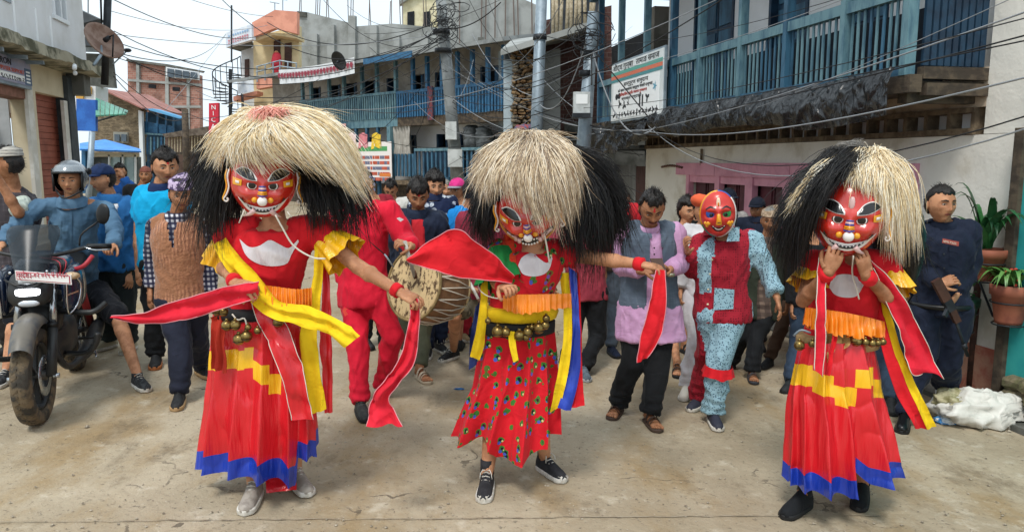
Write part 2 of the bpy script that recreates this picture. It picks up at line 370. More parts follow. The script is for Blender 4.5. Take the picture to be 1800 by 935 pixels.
# small stones and crumbs lying on the road
mb = MB(); rr = random.Random(4)
for i in range(900):
 px, py = rr.uniform(-20, 1820), 640 + 300 * rr.random() ** .8; p = G(px, py); r = rr.choice((.002, .003, .004, .005, .008))
 if rr.random() < .02: r *= 2
 v = [p + np.array([r * math.cos(a) * rr.uniform(.7, 1.4), r * math.sin(a) * rr.uniform(.7, 1.4), r * .1]) for a in (0, 1.2, 2.5, 3.8, 5.1)] + [p + np.array([0, 0, r * .9])]
 mb.add(v, [[0, 1, 5], [1, 2, 5], [2, 3, 5], [3, 4, 5], [4, 0, 5]])
tag(mb.build('gravel', mat('pale_gravel', 'aba08e', .95, '756b5c', 60, 2)), kind='stuff')
# ================================================================== RIGHT HOUSE
RF = Fac(G(1653, 680), uvp(614), 1)
rh = thing('house', 'old whitewashed house with blue slatted balcony and pink ground-floor doors', 'house', RF.pt(3, 0, gz(3)))
sL = RF.S(1135, 0, 300); sN = RF.S(1800, 0, 300) - 1.2
zlt = 1.96
lin0, lin1 = RF.S(1193), RF.S(1618)
ops = [(1215, 1261), (1269, 1315), (1328, 1382), (1397, 1458), (1474, 1541), (1552, 1600)]
opS = [(RF.S(b), RF.S(a)) for a, b in ops]
zop = RF.Z(1240, 326)
doorholes = [(a, b, -.1, RF.Z(1300, 305)) for a, b in [(opS[-1][0] - .02, opS[0][1] + .02)]]
sC = RF.S(1741, 0, 100)                                       # where the balcony ends and the plaster wall goes on up
dA, dB = RF.S(1290), RF.S(1221)
wall_grid(RF, 'wall', PLASTER, rh, sN, sL, -.6, zlt, doorholes, 0, .3)
wall_grid(RF, 'wall', PLASTER, rh, sN, sC, zlt + .004, 7, (), .0, .3)
RF.B('dado', PINKDADO, rh, sN + .1, RF.S(1560), .0, .012, -.6, .32)
# lattice strip above the wall
zl0, zl1 = zlt + .004, RF.Z(1700, 216)
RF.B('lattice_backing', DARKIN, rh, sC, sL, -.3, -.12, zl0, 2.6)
RF.B('lattice_beam', WOOD, rh, sC + .08, sL, -.12, .03, zl0, zl0 + .05)
RF.B('lattice_beam', WOOD, rh, sC + .08, sL, -.12, .03, zl0 + .17, zl0 + .21)
pr = RF.box(MB(), -.022, .022, -.10, .015, zl0 + .05, zl0 + .17).v[0]
n = 27
for i in range(n + 1):
 s = sC + .1 + (sL - sC - .14) * i / n
 RF.B('lattice_post', WOOD, rh, s - .02, s + .02, -.1, .015 + jit(.005), zl0 + .05, zl0 + .17)
zband = zl0 + .21
RF.B('rough_plaster_band', mat('stained_tan_plaster', 'bba993', .95, '7e6e5c', 4, 8, .45, .68, bump=[(20, .5, .01)]), rh, sC, sL, -.12, .0, zband, zband + .30)
zfl = RF.Z(1595, 140, .65)                                    # balcony floor
BO = .65
bN, bF = RF.S(1605, BO, 100), RF.S(1040, BO, 100)
# joists carrying the balcony
for i in range(6):
 s = bN + .12 + (bF - bN - .3) * i / 5
 RF.B('joist', DARKWOOD, rh, s - .05, s + .05, -.02, BO - .03, zfl - .17, zfl - .065)
RF.B('floor_board', DARKWOOD, rh, bN - .0, bF, -.02, BO + .02, zfl - .06, zfl - .012)
RF.B('edge_beam', DARKWOOD, rh, bN - .04, bF, BO - .06, BO + .045, zfl - .10, zfl + .03)
# side beam at the near end
RF.B('side_beam', DARKWOOD, rh, bN - .04, bN + .03, .0, BO - .07, zfl + .0, zfl + .09)
RF.B('side_beam', DARKWOOD, rh, bN - .05, bN + .02, .0, BO - .10, zfl - .12, zfl - .03)
zr = RF.Z(1487, 9, BO)                                        # top of the rail
posts = [1053, 1089, 1134, 1181, 1230, 1302, 1382, 1483]
pS = [RF.S(x + 4, BO, 80) for x in posts] + [bN + .05]
for i, s in enumerate(pS):
 RF.B('post', BLUE_L if i % 3 else BLUE, rh, s - .032, s + .032, BO - .04, BO + .05, zfl + .03, 4.45)
pS2 = sorted(pS)
for i in range(len(pS2) - 1):
 a, b = pS2[i] + .034, pS2[i + 1] - .034
 RF.B('rail', BLUE_L, rh, a, b, BO - .04, BO + .04, zr - .09, zr)
 RF.B('bottom_rail', BLUE, rh, a, b, BO - .03, BO + .03, zfl + .032, zfl + .10)
 k = max(3, int((b - a) / .074))
 for j in range(k):
  s = a + (b - a) * (j + .5) / k + jit(.006); w = .013 + jit(.0015); ti = jit(.006)
  mb = MB(); z0, z1 = zfl + .10, zr - .09
  mb.hexa([RF.pt(s - w, BO - .006, z0), RF.pt(s + w, BO - .006, z0), RF.pt(s + w, BO + .006, z0), RF.pt(s - w, BO + .006, z0),
     RF.pt(s - w + ti, BO - .006, z1), RF.pt(s + w + ti, BO - .006, z1), RF.pt(s + w + ti, BO + .006, z1), RF.pt(s - w + ti, BO + .006, z1)])
  mb.build('slat', random.choice((BLUE_L, BLUE_L, BLUE)), rh)
 # inner boarding in a painted shadow tone, so the gaps between slats look dark
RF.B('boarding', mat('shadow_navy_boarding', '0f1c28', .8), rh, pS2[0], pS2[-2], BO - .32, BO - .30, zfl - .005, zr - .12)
RF.B('eave_beam', BLUE, rh, bN, bF, BO - .05, BO + .06, 4.455, 4.60)
# near end closed with upright dark blue boards
k = 9
for j in range(k):
 o0 = .02 + (BO - .09) * j / k; o1 = .02 + (BO - .09) * (j + 1) / k - .012 - random.random() * .008
 mb = MB(); z0, z1 = zfl + .10, 4.5; t = jit(.006)
 mb.hexa([RF.pt(bN - .01, o0, z0), RF.pt(bN + .015, o0, z0), RF.pt(bN + .015, o1, z0), RF.pt(bN - .01, o1, z0),
    RF.pt(bN - .01, o0 + t, z1), RF.pt(bN + .015, o0 + t, z1), RF.pt(bN + .015, o1 + t, z1), RF.pt(bN - .01, o1 + t, z1)])
 mb.build('board', BLUE_D, rh)
# upper back wall with dark blue doors
ups = []
for a, b in ((1221, 1290), (1352, 1420), (1478, 1560)):
 ups.append((RF.S(b, -.1, 60), RF.S(a, -.1, 60), zfl, 4.05))
bF2 = RF.S(1175, -.1, 60)
wall_grid(RF, 'upper_wall', PLASTER_W, rh, sC, bF2, zfl - .4, 4.6, ups, -.10, .2)
for a, b, z0, z1 in ups:
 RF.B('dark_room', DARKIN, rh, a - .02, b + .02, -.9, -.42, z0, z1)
 d = RF.B('upper_door', BLUE_D, rh, a + .05, (a + b) / 2 - .01, -.22, -.17, z0, z1 - .05)
 for zz in (z0 + .1, z0 + .75, z0 + 1.2): RF.B('door_panel', BLUE, d, a + .09, (a + b) / 2 - .05, -.17, -.155, zz, zz + .38)
 d = RF.B('upper_door', BLUE_D, rh, (a + b) / 2 + .01, b - .05, -.22, -.17, z0, z1 - .05)
 for zz in (z0 + .1, z0 + .75, z0 + 1.2): RF.B('door_panel', BLUE, d, (a + b) / 2 + .05, b - .09, -.17, -.155, zz, zz + .38)
 RF.B('door_jamb', BLUE_D, rh, a, a + .05, -.25, -.08, z0, z1); RF.B('door_jamb', BLUE_D, rh, b - .05, b, -.25, -.08, z0, z1)
# dark open loft left of that wall
RF.B('loft_back_wall', DARKIN, rh, sC + 1, bF + 7, -1.8, -1.7, 1.9, 4.6)
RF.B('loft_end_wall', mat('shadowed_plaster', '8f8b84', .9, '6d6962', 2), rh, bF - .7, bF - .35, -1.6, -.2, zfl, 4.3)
RF.B('roof_soffit', DARKWOOD, rh, bN - .4, bF + .3, -2.5, BO + .5, 4.62, 4.72)
# pink shopfront: lintel, mullions, transom, maroon leaves
zL0, zL1 = RF.Z(1300, 311), RF.Z(1300, 287)
sp = sorted([lin0, lin1] + [RF.S(x) for x in (1262, 1328, 1395, 1465, 1545)])
for a, b in zip(sp[:-1], sp[1:]): RF.B('lintel', PINK, rh, a + .004, b - .004, -.05, .045, zL0, zL1 + jit(.004))
RF.B('lintel_end', PINK, rh, lin0 - .10, lin0 - .01, -.02, .03, zL0 + .02, zL1 - .01) if False else None
edges = sorted([x for p in opS for x in p]); zt = RF.Z(1300, 325, 0)
mull = [(edges[0] - .13, edges[0])] + [(edges[i], edges[i + 1]) for i in range(1, len(edges) - 1, 2)] + [(edges[-1], edges[-1] + .09)]
for a, b in mull: RF.B('door_post', PINK, rh, a, b, -.05, .03, -.1, zL0 - .002)
RF.B('dark_behind_doors', DARKIN, rh, edges[0] - .1, edges[-1] + .1, -.30, -.16, -.1, zt + .15)  # dark box added so no daylight shows between leaves and posts
for a, b in opS:
 RF.B('transom', PINK, rh, a, b, -.05, .012, zt, zL0 - .002)
 mid = (a + b) / 2
 for q0, q1 in ((a, mid - .006), (mid + .006, b)):
  d = RF.B('door_leaf', MAROON, rh, q0 + .012, q1 - .003, -.12, -.085, -.1, zt)
  for zz in (.05, .6, 1.12): RF.B('door_panel', MAROON, d, q0 + .05, q1 - .04, -.085, -.07, zz, zz + .42)
# drain stub, bracket and iron scroll on the wall
tube = MB().tube([RF.pt(RF.S(1236), .03, RF.Z(1236, 262)), RF.pt(RF.S(1236), .03, RF.Z(1236, 291))], .018, 8); tube.build('drain_stub', WOOD, rh, True)
mb = MB(); s0, s1 = RF.S(1206), RF.S(1168); pts = []
for i in range(40):
 t = i / 39; pts.append(RF.pt(s0 + (s1 - s0) * t, .05 + .012 * math.sin(i * 2.1), RF.Z(1190, 295) + .012 * math.cos(i * 2.1) + .03 * math.sin(t * 3)))
mb.tube(pts, .011, 6); mb.build('iron_rod_bracket', RUST, rh, True)
# black plastic sheet wrapped along the balcony edge
sa, sb = bN + .02, RF.S(1160, BO, 190); NU, NV = 240, 26; vv = []
for i in range(NU + 1):
 s = sa + (sb - sa) * i / NU; fall = .25 + .04 * math.sin(s * 2.3) + .06 * (1 - i / NU)
 for j in range(NV + 1):
  a = j / NV; th = a * 2.6
  o = BO + .05 + .07 * math.sin(th) ; z = zfl + .05 + .03 * math.cos(th * 1.2) - fall * a
  vv.append((s, o, z))
vv = np.array(vv); nse = fbm(vv * [5, 14, 5], 11) + .7 * np.abs(fbm(vv * [16, 8, 5], 12)) ; sag = fbm(vv * [2.2, 0, 0], 13, 2)
cr_ = (1 - np.abs(vnoise(vv * [7, 2, 2.5] + vv[:, [2, 0, 1]] * [5, 0, 0], 12))) ** 3; c2_ = (1 - np.abs(vnoise(vv * [13, 2, 5] - vv[:, [2, 0, 1]] * [9, 0, 0], 15))) ** 4; vv[:, 1] += .045 * cr_ + .02 * c2_ + .04; vv[:, 2] += .03 * sag
vw = np.array([RF.pt(*q) for q in vv]); ff = [[i * (NV + 1) + j, (i + 1) * (NV + 1) + j, (i + 1) * (NV + 1) + j + 1, i * (NV + 1) + j + 1] for i in range(NU) for j in range(NV)]
tp = mk('plastic_sheet', vw, ff, TARP, smooth=True); tag(tp, 'crumpled black plastic sheet wrapped along the lower edge of the blue balcony', 'plastic sheet')
# loose black plastic hanging over the passage left of the white wall
vv = []; NU, NV = 70, 30
for i in range(NU + 1):
 s = RF.S(1150, BO, 250) + (RF.S(1042, BO, 250) - RF.S(1150, BO, 250)) * i / NU
 for j in range(NV + 1):
  a = j / NV; vv.append((s, BO + .02 + .25 * a * (1 - a), zfl + .02 - (.35 + .28 * (i / NU)) * a))
vv = np.array(vv); vv[:, 1] += .10 * fbm(vv * [2, 3, 3], 21, 2) + .09 * (1 - np.abs(vnoise(vv * [6, 2, 3] + vv[:, [2, 0, 1]] * [4, 0, 0], 23))) ** 3; vv[:, 2] += .07 * fbm(vv * [3, 2, 2], 22, 2)
vw = np.array([RF.pt(*q) for q in vv]); ff = [[i * (NV + 1) + j, (i + 1) * (NV + 1) + j, (i + 1) * (NV + 1) + j + 1, i * (NV + 1) + j + 1] for i in range(NU) for j in range(NV)]
tag(mk('plastic_sheet', vw, ff, TARP, smooth=True), 'torn black plastic sheet drooping over the passage beside the white wall', 'plastic sheet')
# passage beyond: dark recess, corrugated gate
pa = thing('shed', 'dark lean-to passage between the white house and the steel pole', 'shed', RF.pt(sL + 1, -.5, 0))
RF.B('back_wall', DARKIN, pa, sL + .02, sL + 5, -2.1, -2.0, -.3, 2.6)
RF.B('end_wall', CONC_D, pa, sL + 4.2, sL + 4.5, -2.0, .1, -.3, 2.6)
RF.B('awning_sheet', mat('faded_grey_sheet', '4b535a', .7, '3b4147', 3), pa, sL + .05, sL + 3.2, -1.4, .1, RF.Z(1100, 262, 0), RF.Z(1100, 262, 0) + .05)
RF.B('side_wall', CONC, pa, RF.S(1062), RF.S(1056), -.2, -.05, -.3, RF.Z(1060, 262))
gt = thing('corrugated_gate', 'rusty corrugated iron gate with one pale zinc sheet beside the white wall', 'gate', RF.pt(sL + 1, -.3, 0))
g0, g1 = RF.S(1137, -.3, 320), RF.S(1040, -.3, 320); edg = [RF.S(x, -.3, 320) for x in (1137, 1118, 1072, 1066, 1042)]
for i, (m, top) in enumerate(((RUST, 292), (ZINC, 290), (RUST, 288), (RUST, 287))):
 a, b = edg[i], edg[i + 1]; k = max(4, int((b - a) / .02)); rings = []
 zt_ = RF.Z((1137 + 1042) / 2, top, -.3); v = []
 for j in range(k + 1):
  s = a + (b - a) * j / k; o = -.3 + .012 * math.sin(s / .07 * 2 * math.pi / 1.2)
  v += [RF.pt(s, o, -.2), RF.pt(s, o, zt_), RF.pt(s, o - .004, -.2), RF.pt(s, o - .004, zt_)]
 f = []
 for j in range(k):
  q = j * 4; f += [[q, q + 4, q + 5, q + 1], [q + 2, q + 3, q + 7, q + 6], [q + 1, q + 5, q + 7, q + 3]]
 mk('corrugated_sheet', v, f, m, gt, True)
# sign board on the balcony
sg = thing('notice_board', 'white notice board with green and orange header hung on the blue balcony', 'sign board', RF.pt(RF.S(1115, BO + .15), BO + .15, 2.6))
SO = BO + .16; a0, a1 = RF.S(1164, SO, 150), RF.S(1075, SO, 150)
zb, ztp = RF.Z(1072, 214, SO), RF.Z(1078, 116, SO)
RF.B('board_frame', STEEL, sg, a0 - .03, a1 + .03, SO - .05, SO - .02, zb - .03, ztp + .03)
SIGNW = mat('printed_white_vinyl', 'e6eaea', .5, 'd4dada', 3)
RF.B('board_face', SIGNW, sg, a0, a1, SO - .019, SO, zb, ztp)
def hb(F, name, m, par, s0, s1, f0, f1, O, t=.004):  # strip on the board: fractions
 w = a1 - a0; h = ztp - zb
 return F.B(name, m, par, a1 - w * s1, a1 - w * s0, O, O + t, zb + h * f0, zb + h * f1)
hb(RF, 'header_stripe', mat('print_green', '5fa79a', .6), sg, .0, 1, .80, .86, SO); hb(RF, 'header_stripe', mat('print_orange', 'd8765a', .6), sg, .0, 1, .735, .795, SO)
hb(RF, 'header_stripe', mat('print_teal', '4e8f94', .6), sg, .0, 1, .68, .73, SO); hb(RF, 'text_panel', mat('print_pale', 'f4f6f6', .6), sg, .05, .95, .03, .66, SO)
TXT = mat('print_black', '24262a', .7); TXT_G = mat('print_grey', '7e858a', .7); TXT_R = mat('print_red', 'b8433a', .7)
def text3d(s, F, par, sc, o, zc, size, m, name='lettering', width=None, ex=.002, flip=-1):
 """flat lettering standing on a facade; sc is the s of its left end as read"""
 cu = bpy.data.curves.new(name, 'FONT'); cu.body = s; cu.size = size; cu.extrude = ex; cu.materials.append(m); cu.resolution_u = 2
 ob = bpy.data.objects.new(name, cu); COL.objects.link(ob); bpy.context.view_layer.update()
 if width and ob.dimensions[0] > 0: kx = width / ob.dimensions[0]
 else: kx = 1
 x = F.u * flip; y = np.array([0, 0, 1.]); z = np.cross(x, y); M = Matrix(((x[0] * kx, y[0], z[0]), (x[1] * kx, y[1], z[1]), (x[2] * kx, y[2], z[2]))).to_4x4()
 dg = bpy.context.evaluated_depsgraph_get(); me = bpy.data.meshes.new_from_object(ob.evaluated_get(dg)); bpy.data.objects.remove(ob)
 loc = F.pt(sc, o, zc) - (wloc(par) if par is not None else 0); me.transform(Matrix.Translation(loc) @ M)
 o2 = bpy.data.objects.new(name, me); COL.objects.link(o2); o2.parent = par; return o2
w_, h_ = a1 - a0, ztp - zb
text3d('बौद्ध गुम्बा', RF, sg, a1 - .04 * w_, SO + .002, zb + .885 * h_, .11, TXT, width=w_ * .42)
text3d('तामाङ समाज', RF, sg, a1 - .52 * w_, SO + .002, zb + .885 * h_, .11, TXT, width=w_ * .42)
text3d('सम्पूर्ण समुदाय', RF, sg, a1 - .28 * w_, SO + .006, zb + .575 * h_, .08, TXT, width=w_ * .48)
for i, tt in enumerate(('को पावन अवसरमा सम्पूर्ण नेपाली दाजुभाइ', 'दिदीबहिनीमा हार्दिक मंगलमय शुभकामना', 'व्यक्त गर्दछौं')):
 text3d(tt, RF, sg, a1 - (.16 + .04 * i) * w_, SO + .006, zb + (.49 - .075 * i) * h_, .055, TXT_R if i == 1 else TXT, width=w_ * (.68 - .14 * i))
def emb(cx, cz, r, k, m=TXT):
 pts = []; nn = 14
 for i in range(nn):
  a = 2 * math.pi * i / nn; rr = r * 1.5 * (.62 + .38 * math.sin(a * k + cx * 9)); pts.append(RF.pt(a1 - w_ * cx - rr * math.cos(a) * 1.1, SO + .0065, zb + cz * h_ + rr * math.sin(a)))
 c = RF.pt(a1 - w_ * cx, SO + .0065, zb + cz * h_); v = pts + [c]
 mk('emblem', v, [[i, (i + 1) % nn, nn] for i in range(nn)], m, sg)
for i in range(15): emb(.08 + .84 * i / 14, .09 + .0 * i, .035, 2 + i % 4)
emb(.16, .42, .07, 2); emb(.20, .28, .05, 3); emb(.3, .24, .05, 3); emb(.38, .27, .03, 4); emb(.75, .3, .05, 3, TXT); emb(.88, .45, .05, 5, mat('print_sky', '6fa8bf', .7))
for i in range(2): hb(RF, 'printed_candle', TXT, sg, .60 + .05 * i, .625 + .05 * i, .17, .36, SO + .0045, .002)
# turquoise neighbour at the frame's edge, with its dark corner post and mossy stone footing
tw = thing('turquoise_wall', 'turquoise painted wall with mossy stone footing beside the white house', 'wall', RF.pt(-1, .1, 0))
t0 = RF.S(1776, .06, 400)
RF.B('painted_wall', TURQ, tw, t0 - 3, t0 - .075, -.2, .06, .12, RF.Z(1790, 235, .06) + .5)
RF.B('corner_post', DARKWOOD, tw, t0 - .075, t0 + .0, -.05, .10, -.2, RF.Z(1790, 225, .1))
rs = random.Random(9)
MOSSTONE = mat('mossy_footing_stone', '5b5a3e', .95, '7b705a', 12, 8, bump=[(25, .8, .02)])
for r_ in range(3):
 s = t0 - .1
 while s > t0 - 1.9:
  w = rs.uniform(.09, .2); c = RF.pt(s - w / 2, .07 + rs.uniform(0, .05), -.05 + r_ * .10 + rs.uniform(-.01, .01))
  mb = MB(); mb.blob(c, w * .55, .09, .062, rotm(rs.uniform(-20, 20) + 100, 0, 0), 8, 5); mb.v = [v + fbm(v * 14, 3)[:, None] * .012 for v in mb.v]; mb.build('footing_stone', MOSSTONE, tw); s -= w * .95
# concrete apron and kerb along the wall
mb = MB(); s_a, s_b = -3, RF.S(1560, .0, 400)
RF.box(mb, s_a, s_b + 2, .02, .30, -.5, gz(3.3) + .035); ap = mb.build('kerb', CONC_D); tag(ap, kind='structure')
# ================================================================== LEFT SHOP BUILDING
LF = Fac(P(62, 160, 11.0), uvp(600), -1)
lb = thing('shop_building', 'white two-storey shop building with mossy concrete eave and brown rolling shutter', 'building', LF.pt(0, 0, .3))
lE = LF.S(125, 0, 250); lN = LF.S(-40, 0, 250) - 2
zsh = LF.Z(62, 161); zg = LF.Z(70, 400)
shA, shB = LF.S(62, 0, 165), LF.S(114, 0, 175)
drA, drB = LF.S(-40, 0, 200) - 1, LF.S(50, 0, 165)
zdr = LF.Z(48, 158)
wall_grid(LF, 'wall', CREAM, lb, lN, lE, -.2, LF.Z(60, 75) + .3, ((shA, shB, -.1, zsh), (drA, drB, -.1, zdr)), 0, .25)
LF.B('shutter_box', SHUT, lb, shA, shB, -.2, -.165, -.1, zsh)
for i in range(28):                                            # rolling shutter slats
 z1 = zsh - i * .095; z0 = z1 - .088
 LF.B('shutter_slat', SHUT, lb, shA, shB, -.16 + .01 * (i % 2), -.12, z0, z1)
LF.B('pilaster', mat('white_pilaster_paint', 'dcdad4', .8, 'c8c4ba', 3), lb, LF.S(52), LF.S(61.5), 0, .05, -.1, zsh + .02)
LF.B('pilaster', mat('white_pilaster_paint', 'dcdad4'), lb, LF.S(114.5), LF.S(121), 0, .05, -.1, zsh - .05)
LF.B('corner_pillar', mat('dark_grey_pillar_paint', '4c5357', .8, '3b4145', 3), lb, LF.S(121.5), LF.S(133), -.3, .07, -.2, zsh + .35)
# doorway interior: grey side wall, shelf with goods, fan
LF.B('inner_wall', mat('pale_grey_inner_wall', 'b6babd', .8, 'a8acae', 2), lb, drA, drB, -1.0, -.9, 0, zdr + .3)
LF.B('door_reveal', mat('pale_grey_inner_wall', 'b6babd'), lb, drB - .03, drB - .002, -.9, -.26, 0, zdr)
LF.B('doorway_header', mat('red_brown_header', '8c6153', .8, '74503f', 4), lb, drA, drB, -.25, .02, zdr - .14, zdr)
zs_ = LF.Z(20, 207, -.6)
LF.B('shelf', mat('red_brown_header', '8c6153'), lb, drA, LF.S(30, -.6, 207), -.88, -.5, zs_, zs_ + .05)
for i in range(3): LF.B('shelf_box', mat('cardboard_white', 'c9cdd2', .8), lb, LF.S(26 - i * 12, -.6, 190) - .35, LF.S(26 - i * 12, -.6, 190), -.8, -.6, zs_ + .06, zs_ + .4)
LF.B('paper_notice', mat('paper_white', 'e4e6e8', .8), lb, LF.S(36, -.88, 260) - .1, LF.S(42, -.88, 260), -.895, -.885, LF.Z(40, 272, -.88), LF.Z(40, 246, -.88))
# shop sign
SZ0, SZ1 = LF.Z(30, 146, .12), LF.Z(30, 103, .12); sgE = LF.S(58, .12, 130); sgN = LF.S(-60, .12, 130)
ss = thing('shop_sign', 'blue and white shop sign reading XERON above the open doorway', 'sign', LF.pt(sgE - .5, .12, SZ0))
SB = mat('sign_blue_print', '55708e', .5, '3d5876', 3)
LF.B('sign_frame', STEEL, ss, sgN, sgE, .02, .09, SZ0 - .04, SZ1 + .04); LF.B('sign_face', mat('sign_lilac_print', '8f93ad', .5, 'a2a0b4', 3), ss, sgN, sgE - .02, .092, .1, SZ0, SZ1)
LF.B('sign_side_panel', SB, ss, LF.S(46, .12, 130), sgE - .022, .101, .106, SZ0 + .01, SZ1 * .7 + SZ0 * .3)
LF.B('sign_white_panel', mat('print_pale', 'f4f6f6'), ss, sgN + .1, LF.S(45, .12, 130), .101, .106, SZ0 + .04, SZ0 + .36 * (SZ1 - SZ0))
hs_ = SZ1 - SZ0
text3d('XERON', LF, ss, LF.S(-8, .12, 120), .108, SZ0 + .66 * hs_, hs_ * .36, TXT, width=LF.S(22, .12, 120) - LF.S(-8, .12, 120), flip=1)
text3d('COMPUTER SUPPORT', LF, ss, LF.S(-8, .12, 130), .108, SZ0 + .42 * hs_, hs_ * .22, mat('print_orange_red', 'c9604a', .6), width=LF.S(44, .12, 130) - LF.S(-8, .12, 130), flip=1)
text3d('९८५१११०७-२', LF, ss, LF.S(4, .12, 140), .108, SZ0 + .10 * hs_, hs_ * .26, TXT, width=LF.S(44, .12, 130) - LF.S(4, .12, 130), flip=1)
for i in range(4): LF.B('sign_small_line', mat('print_pale', 'f4f6f6'), ss, LF.S(47.5, .12, 130), sgE - .08, .1065, .109, SZ0 + (.10 + .14 * i) * hs_, SZ0 + (.17 + .14 * i) * hs_)
# eave slab, ragged and mossy
EO = .40; ezN, ezE = LF.S(-30, EO, 60), LF.S(182, EO, 140)
zE = LF.Z(182, 132, EO); NU = 120; v = []
for i in range(NU + 1):
 s = ezN - 1 + (ezE - ezN + 1) * i / NU; e = fbm([[s * 2.2, 0, 1]], 4)[0] * .035; e2 = fbm([[s * 2.2, 5, 1]], 8)[0] * .05
 v += [LF.pt(s, -.1, zE + .16), LF.pt(s, EO + e, zE + .14 + e2 * .6), LF.pt(s, EO + .03 + e, zE - .02 + e2), LF.pt(s, EO - .05, zE - .05), LF.pt(s, -.1, zE - .05)]
f = [];
for i in range(NU):
 for j in range(5): f.append([i * 5 + j, i * 5 + (j + 1) % 5, (i + 1) * 5 + (j + 1) % 5, (i + 1) * 5 + j])
f += [[0, 1, 2, 3, 4], [NU * 5 + j for j in (4, 3, 2, 1, 0)]]
ev = mk('eave_slab', v, f, MOSSY, lb)
LF.B('eave_beam', CONC_D, lb, LF.S(118, 0, 150), ezE - .2, -.4, .25, zE - .38, zE - .06)
for x in (20, 60, 88): LF.B('eave_bracket', STEEL, lb, LF.S(x, .4, 120), LF.S(x, .4, 120) + .05, .0, EO - .08, zE - .13, zE - .08)
# upper storey of white panels
uE = LF.S(119, 0, 60); uz0 = zE + .165
uw = (LF.S(60, 0, 20), LF.S(84, 0, 20), LF.Z(72, 30), 9)
wall_grid(LF, 'upper_wall', PLASTER_W, lb, lN, uE, uz0, 8.5, (uw,), .25, .25)
for x in (24, 62, 87): LF.B('panel_joint', mat('white_joint_strip', 'eceef0', .7), lb, LF.S(x, .25, 40), LF.S(x, .25, 40) + .045, .25, .262, uz0, 8.5 if x == 24 else uw[2] - .05)
LF.B('window_glass', GLASS, lb, uw[0], uw[1], .1, .12, uw[2], 8.5)
fr = LF.B('window_frame', mat('white_window_frame', 'dfe3e6', .5), lb, uw[0] - .05, uw[1] + .05, .14, .28, uw[2] - .06, uw[2] + .0)
for s in (uw[0], (uw[0] + uw[1]) / 2, uw[1] - .05): LF.B('window_bar', mat('white_window_frame', 'dfe3e6'), lb, s, s + .05, .121, .27, uw[2], 8.5)
LF.B('window_glass', GLASS, lb, LF.S(0, .25, 0), LF.S(18, .25, 3), .251, .262, LF.Z(12, 4, .25), 8.5)
# plinth in front of the shops
pl = MB(); LF.box(pl, lN, lE + .4, -.3, .9, -.3, zg); tag(pl.build('pavement', ROAD), kind='structure')
# satellite dish at the eave's end
def dish(name, label, px, py, Y, rad, yaw, pitch, m, foot):
 t = thing(name, label, 'satellite dish', P(px, py, Y)); M = rotm(yaw, pitch); c = P(px, py, Y); mb = MB(); rings = []
 for k in range(9):
  r = rad * k / 8; rings.append([c + M @ np.array([r * math.cos(a) * .9, -.28 * rad * (r / rad) ** 2, r * math.sin(a)]) for a in np.linspace(0, 2 * math.pi, 28, False)] if k else [c + M @ np.array([.001 * math.cos(a), 0, .001 * math.sin(a)]) for a in np.linspace(0, 2 * math.pi, 28, False)])
 back = [[q + M @ np.array([0, .02, 0]) for q in r] for r in rings[::-1]]
 mb.loft(rings + back, cap=False); mb.build('reflector', m, t, True)
 f = c + M @ np.array([0, -.62 * rad, -.1 * rad])
 MB().tube([c + M @ np.array([0, -.26 * rad, -rad * .95]), f + M @ np.array([0, -.1, -.1 * rad]), f], .012, 6).build('feed_arm', STEEL_D, t, True)
 MB().tube([f, f + M @ np.array([0, .1, .02])], [.03, .04], 8).build('feed_horn', STEEL_D, t, True)
 MB().tube([c + M @ np.array([0, .03, 0]), (c + foot) / 2 + [.02, .05, 0], foot], .022, 8).build('mount_pole', STEEL, t, True)
 return t
dish('satellite_dish', 'rusty brown satellite dish mounted at the end of the mossy eave', 179, 77, 11.2, .31, 62, -32, mat('rusty_dish', '8d7466', .6, '6e5040', 4), P(165, 115, 10.7))
cm = thing('security_camera', 'small white security camera under the mossy eave', 'camera', P(131, 122, 10.8)); MB().tube([P(131, 116, 10.8), P(131, 121, 10.6)], [.03, .03], 10).build('camera_housing', mat('white_plastic', 'dde0e2', .4), cm, True); MB().blob(P(132, 129, 10.8), .03, .03, .035).build('dome', mat('white_plastic', 'dde0e2'), cm, True)
# ================================================================== FAR BUILDINGS
def FR(Y): return Fac((0, Y), (1, 0), -1)                      # a facade square to the view, s = x, o towards the camera
# ---- dark steel-framed sheds behind the left shop
F1 = FR(16)
def q(F, px, py, o=0): a = F.hit(px, py, o); return a[0], a[1]
def quad(F, pts, m, par, name, th=.05):
 """extrude the pixel outline on plane F by th away from the camera"""
 a = [F.pt(*((lambda h: (h[0], 0, h[1]))(F.hit(x, y)))) for x, y in pts]; b = [p + np.array([0, th, 0]) for p in a]; n = len(a)
 f = [list(range(n)), list(range(2 * n - 1, n - 1, -1))] + [[i, i + n, (i + 1) % n + n, (i + 1) % n] for i in range(n)]
 return mk(name, a + b, f, m, par)
sb = thing('steel_shed', 'upper floor of grey sheet sheds with dark projecting roofs behind the satellite dish', 'shed', P(140, 330, 16))
quad(F1, [(112, 5), (174, 34), (119, 48), (112, 48)], mat('dark_roof_sheet', '4a4f52', .7, '3a3e42', 2), sb, 'roof', .3)
quad(F1, [(112, 56), (203, 78), (203, 84), (112, 78)], mat('dark_roof_sheet', '4a4f52'), sb, 'roof', .3)
quad(FR(16.5), [(112, 60), (172, 72), (172, 92), (112, 90)], mat('pale_sheet', 'b5bbbd', .7, '9da4a6', 3), sb, 'wall_sheet', .05)
quad(FR(16.4), [(112, 92), (195, 96), (202, 155), (112, 150)], CONC_D, sb, 'lower_wall', .1)
quad(FR(16.2), [(133, 150), (168, 152), (168, 190), (133, 188)], mat('white_wall_paint', 'd9dadc'), sb, 'white_wall', .5)
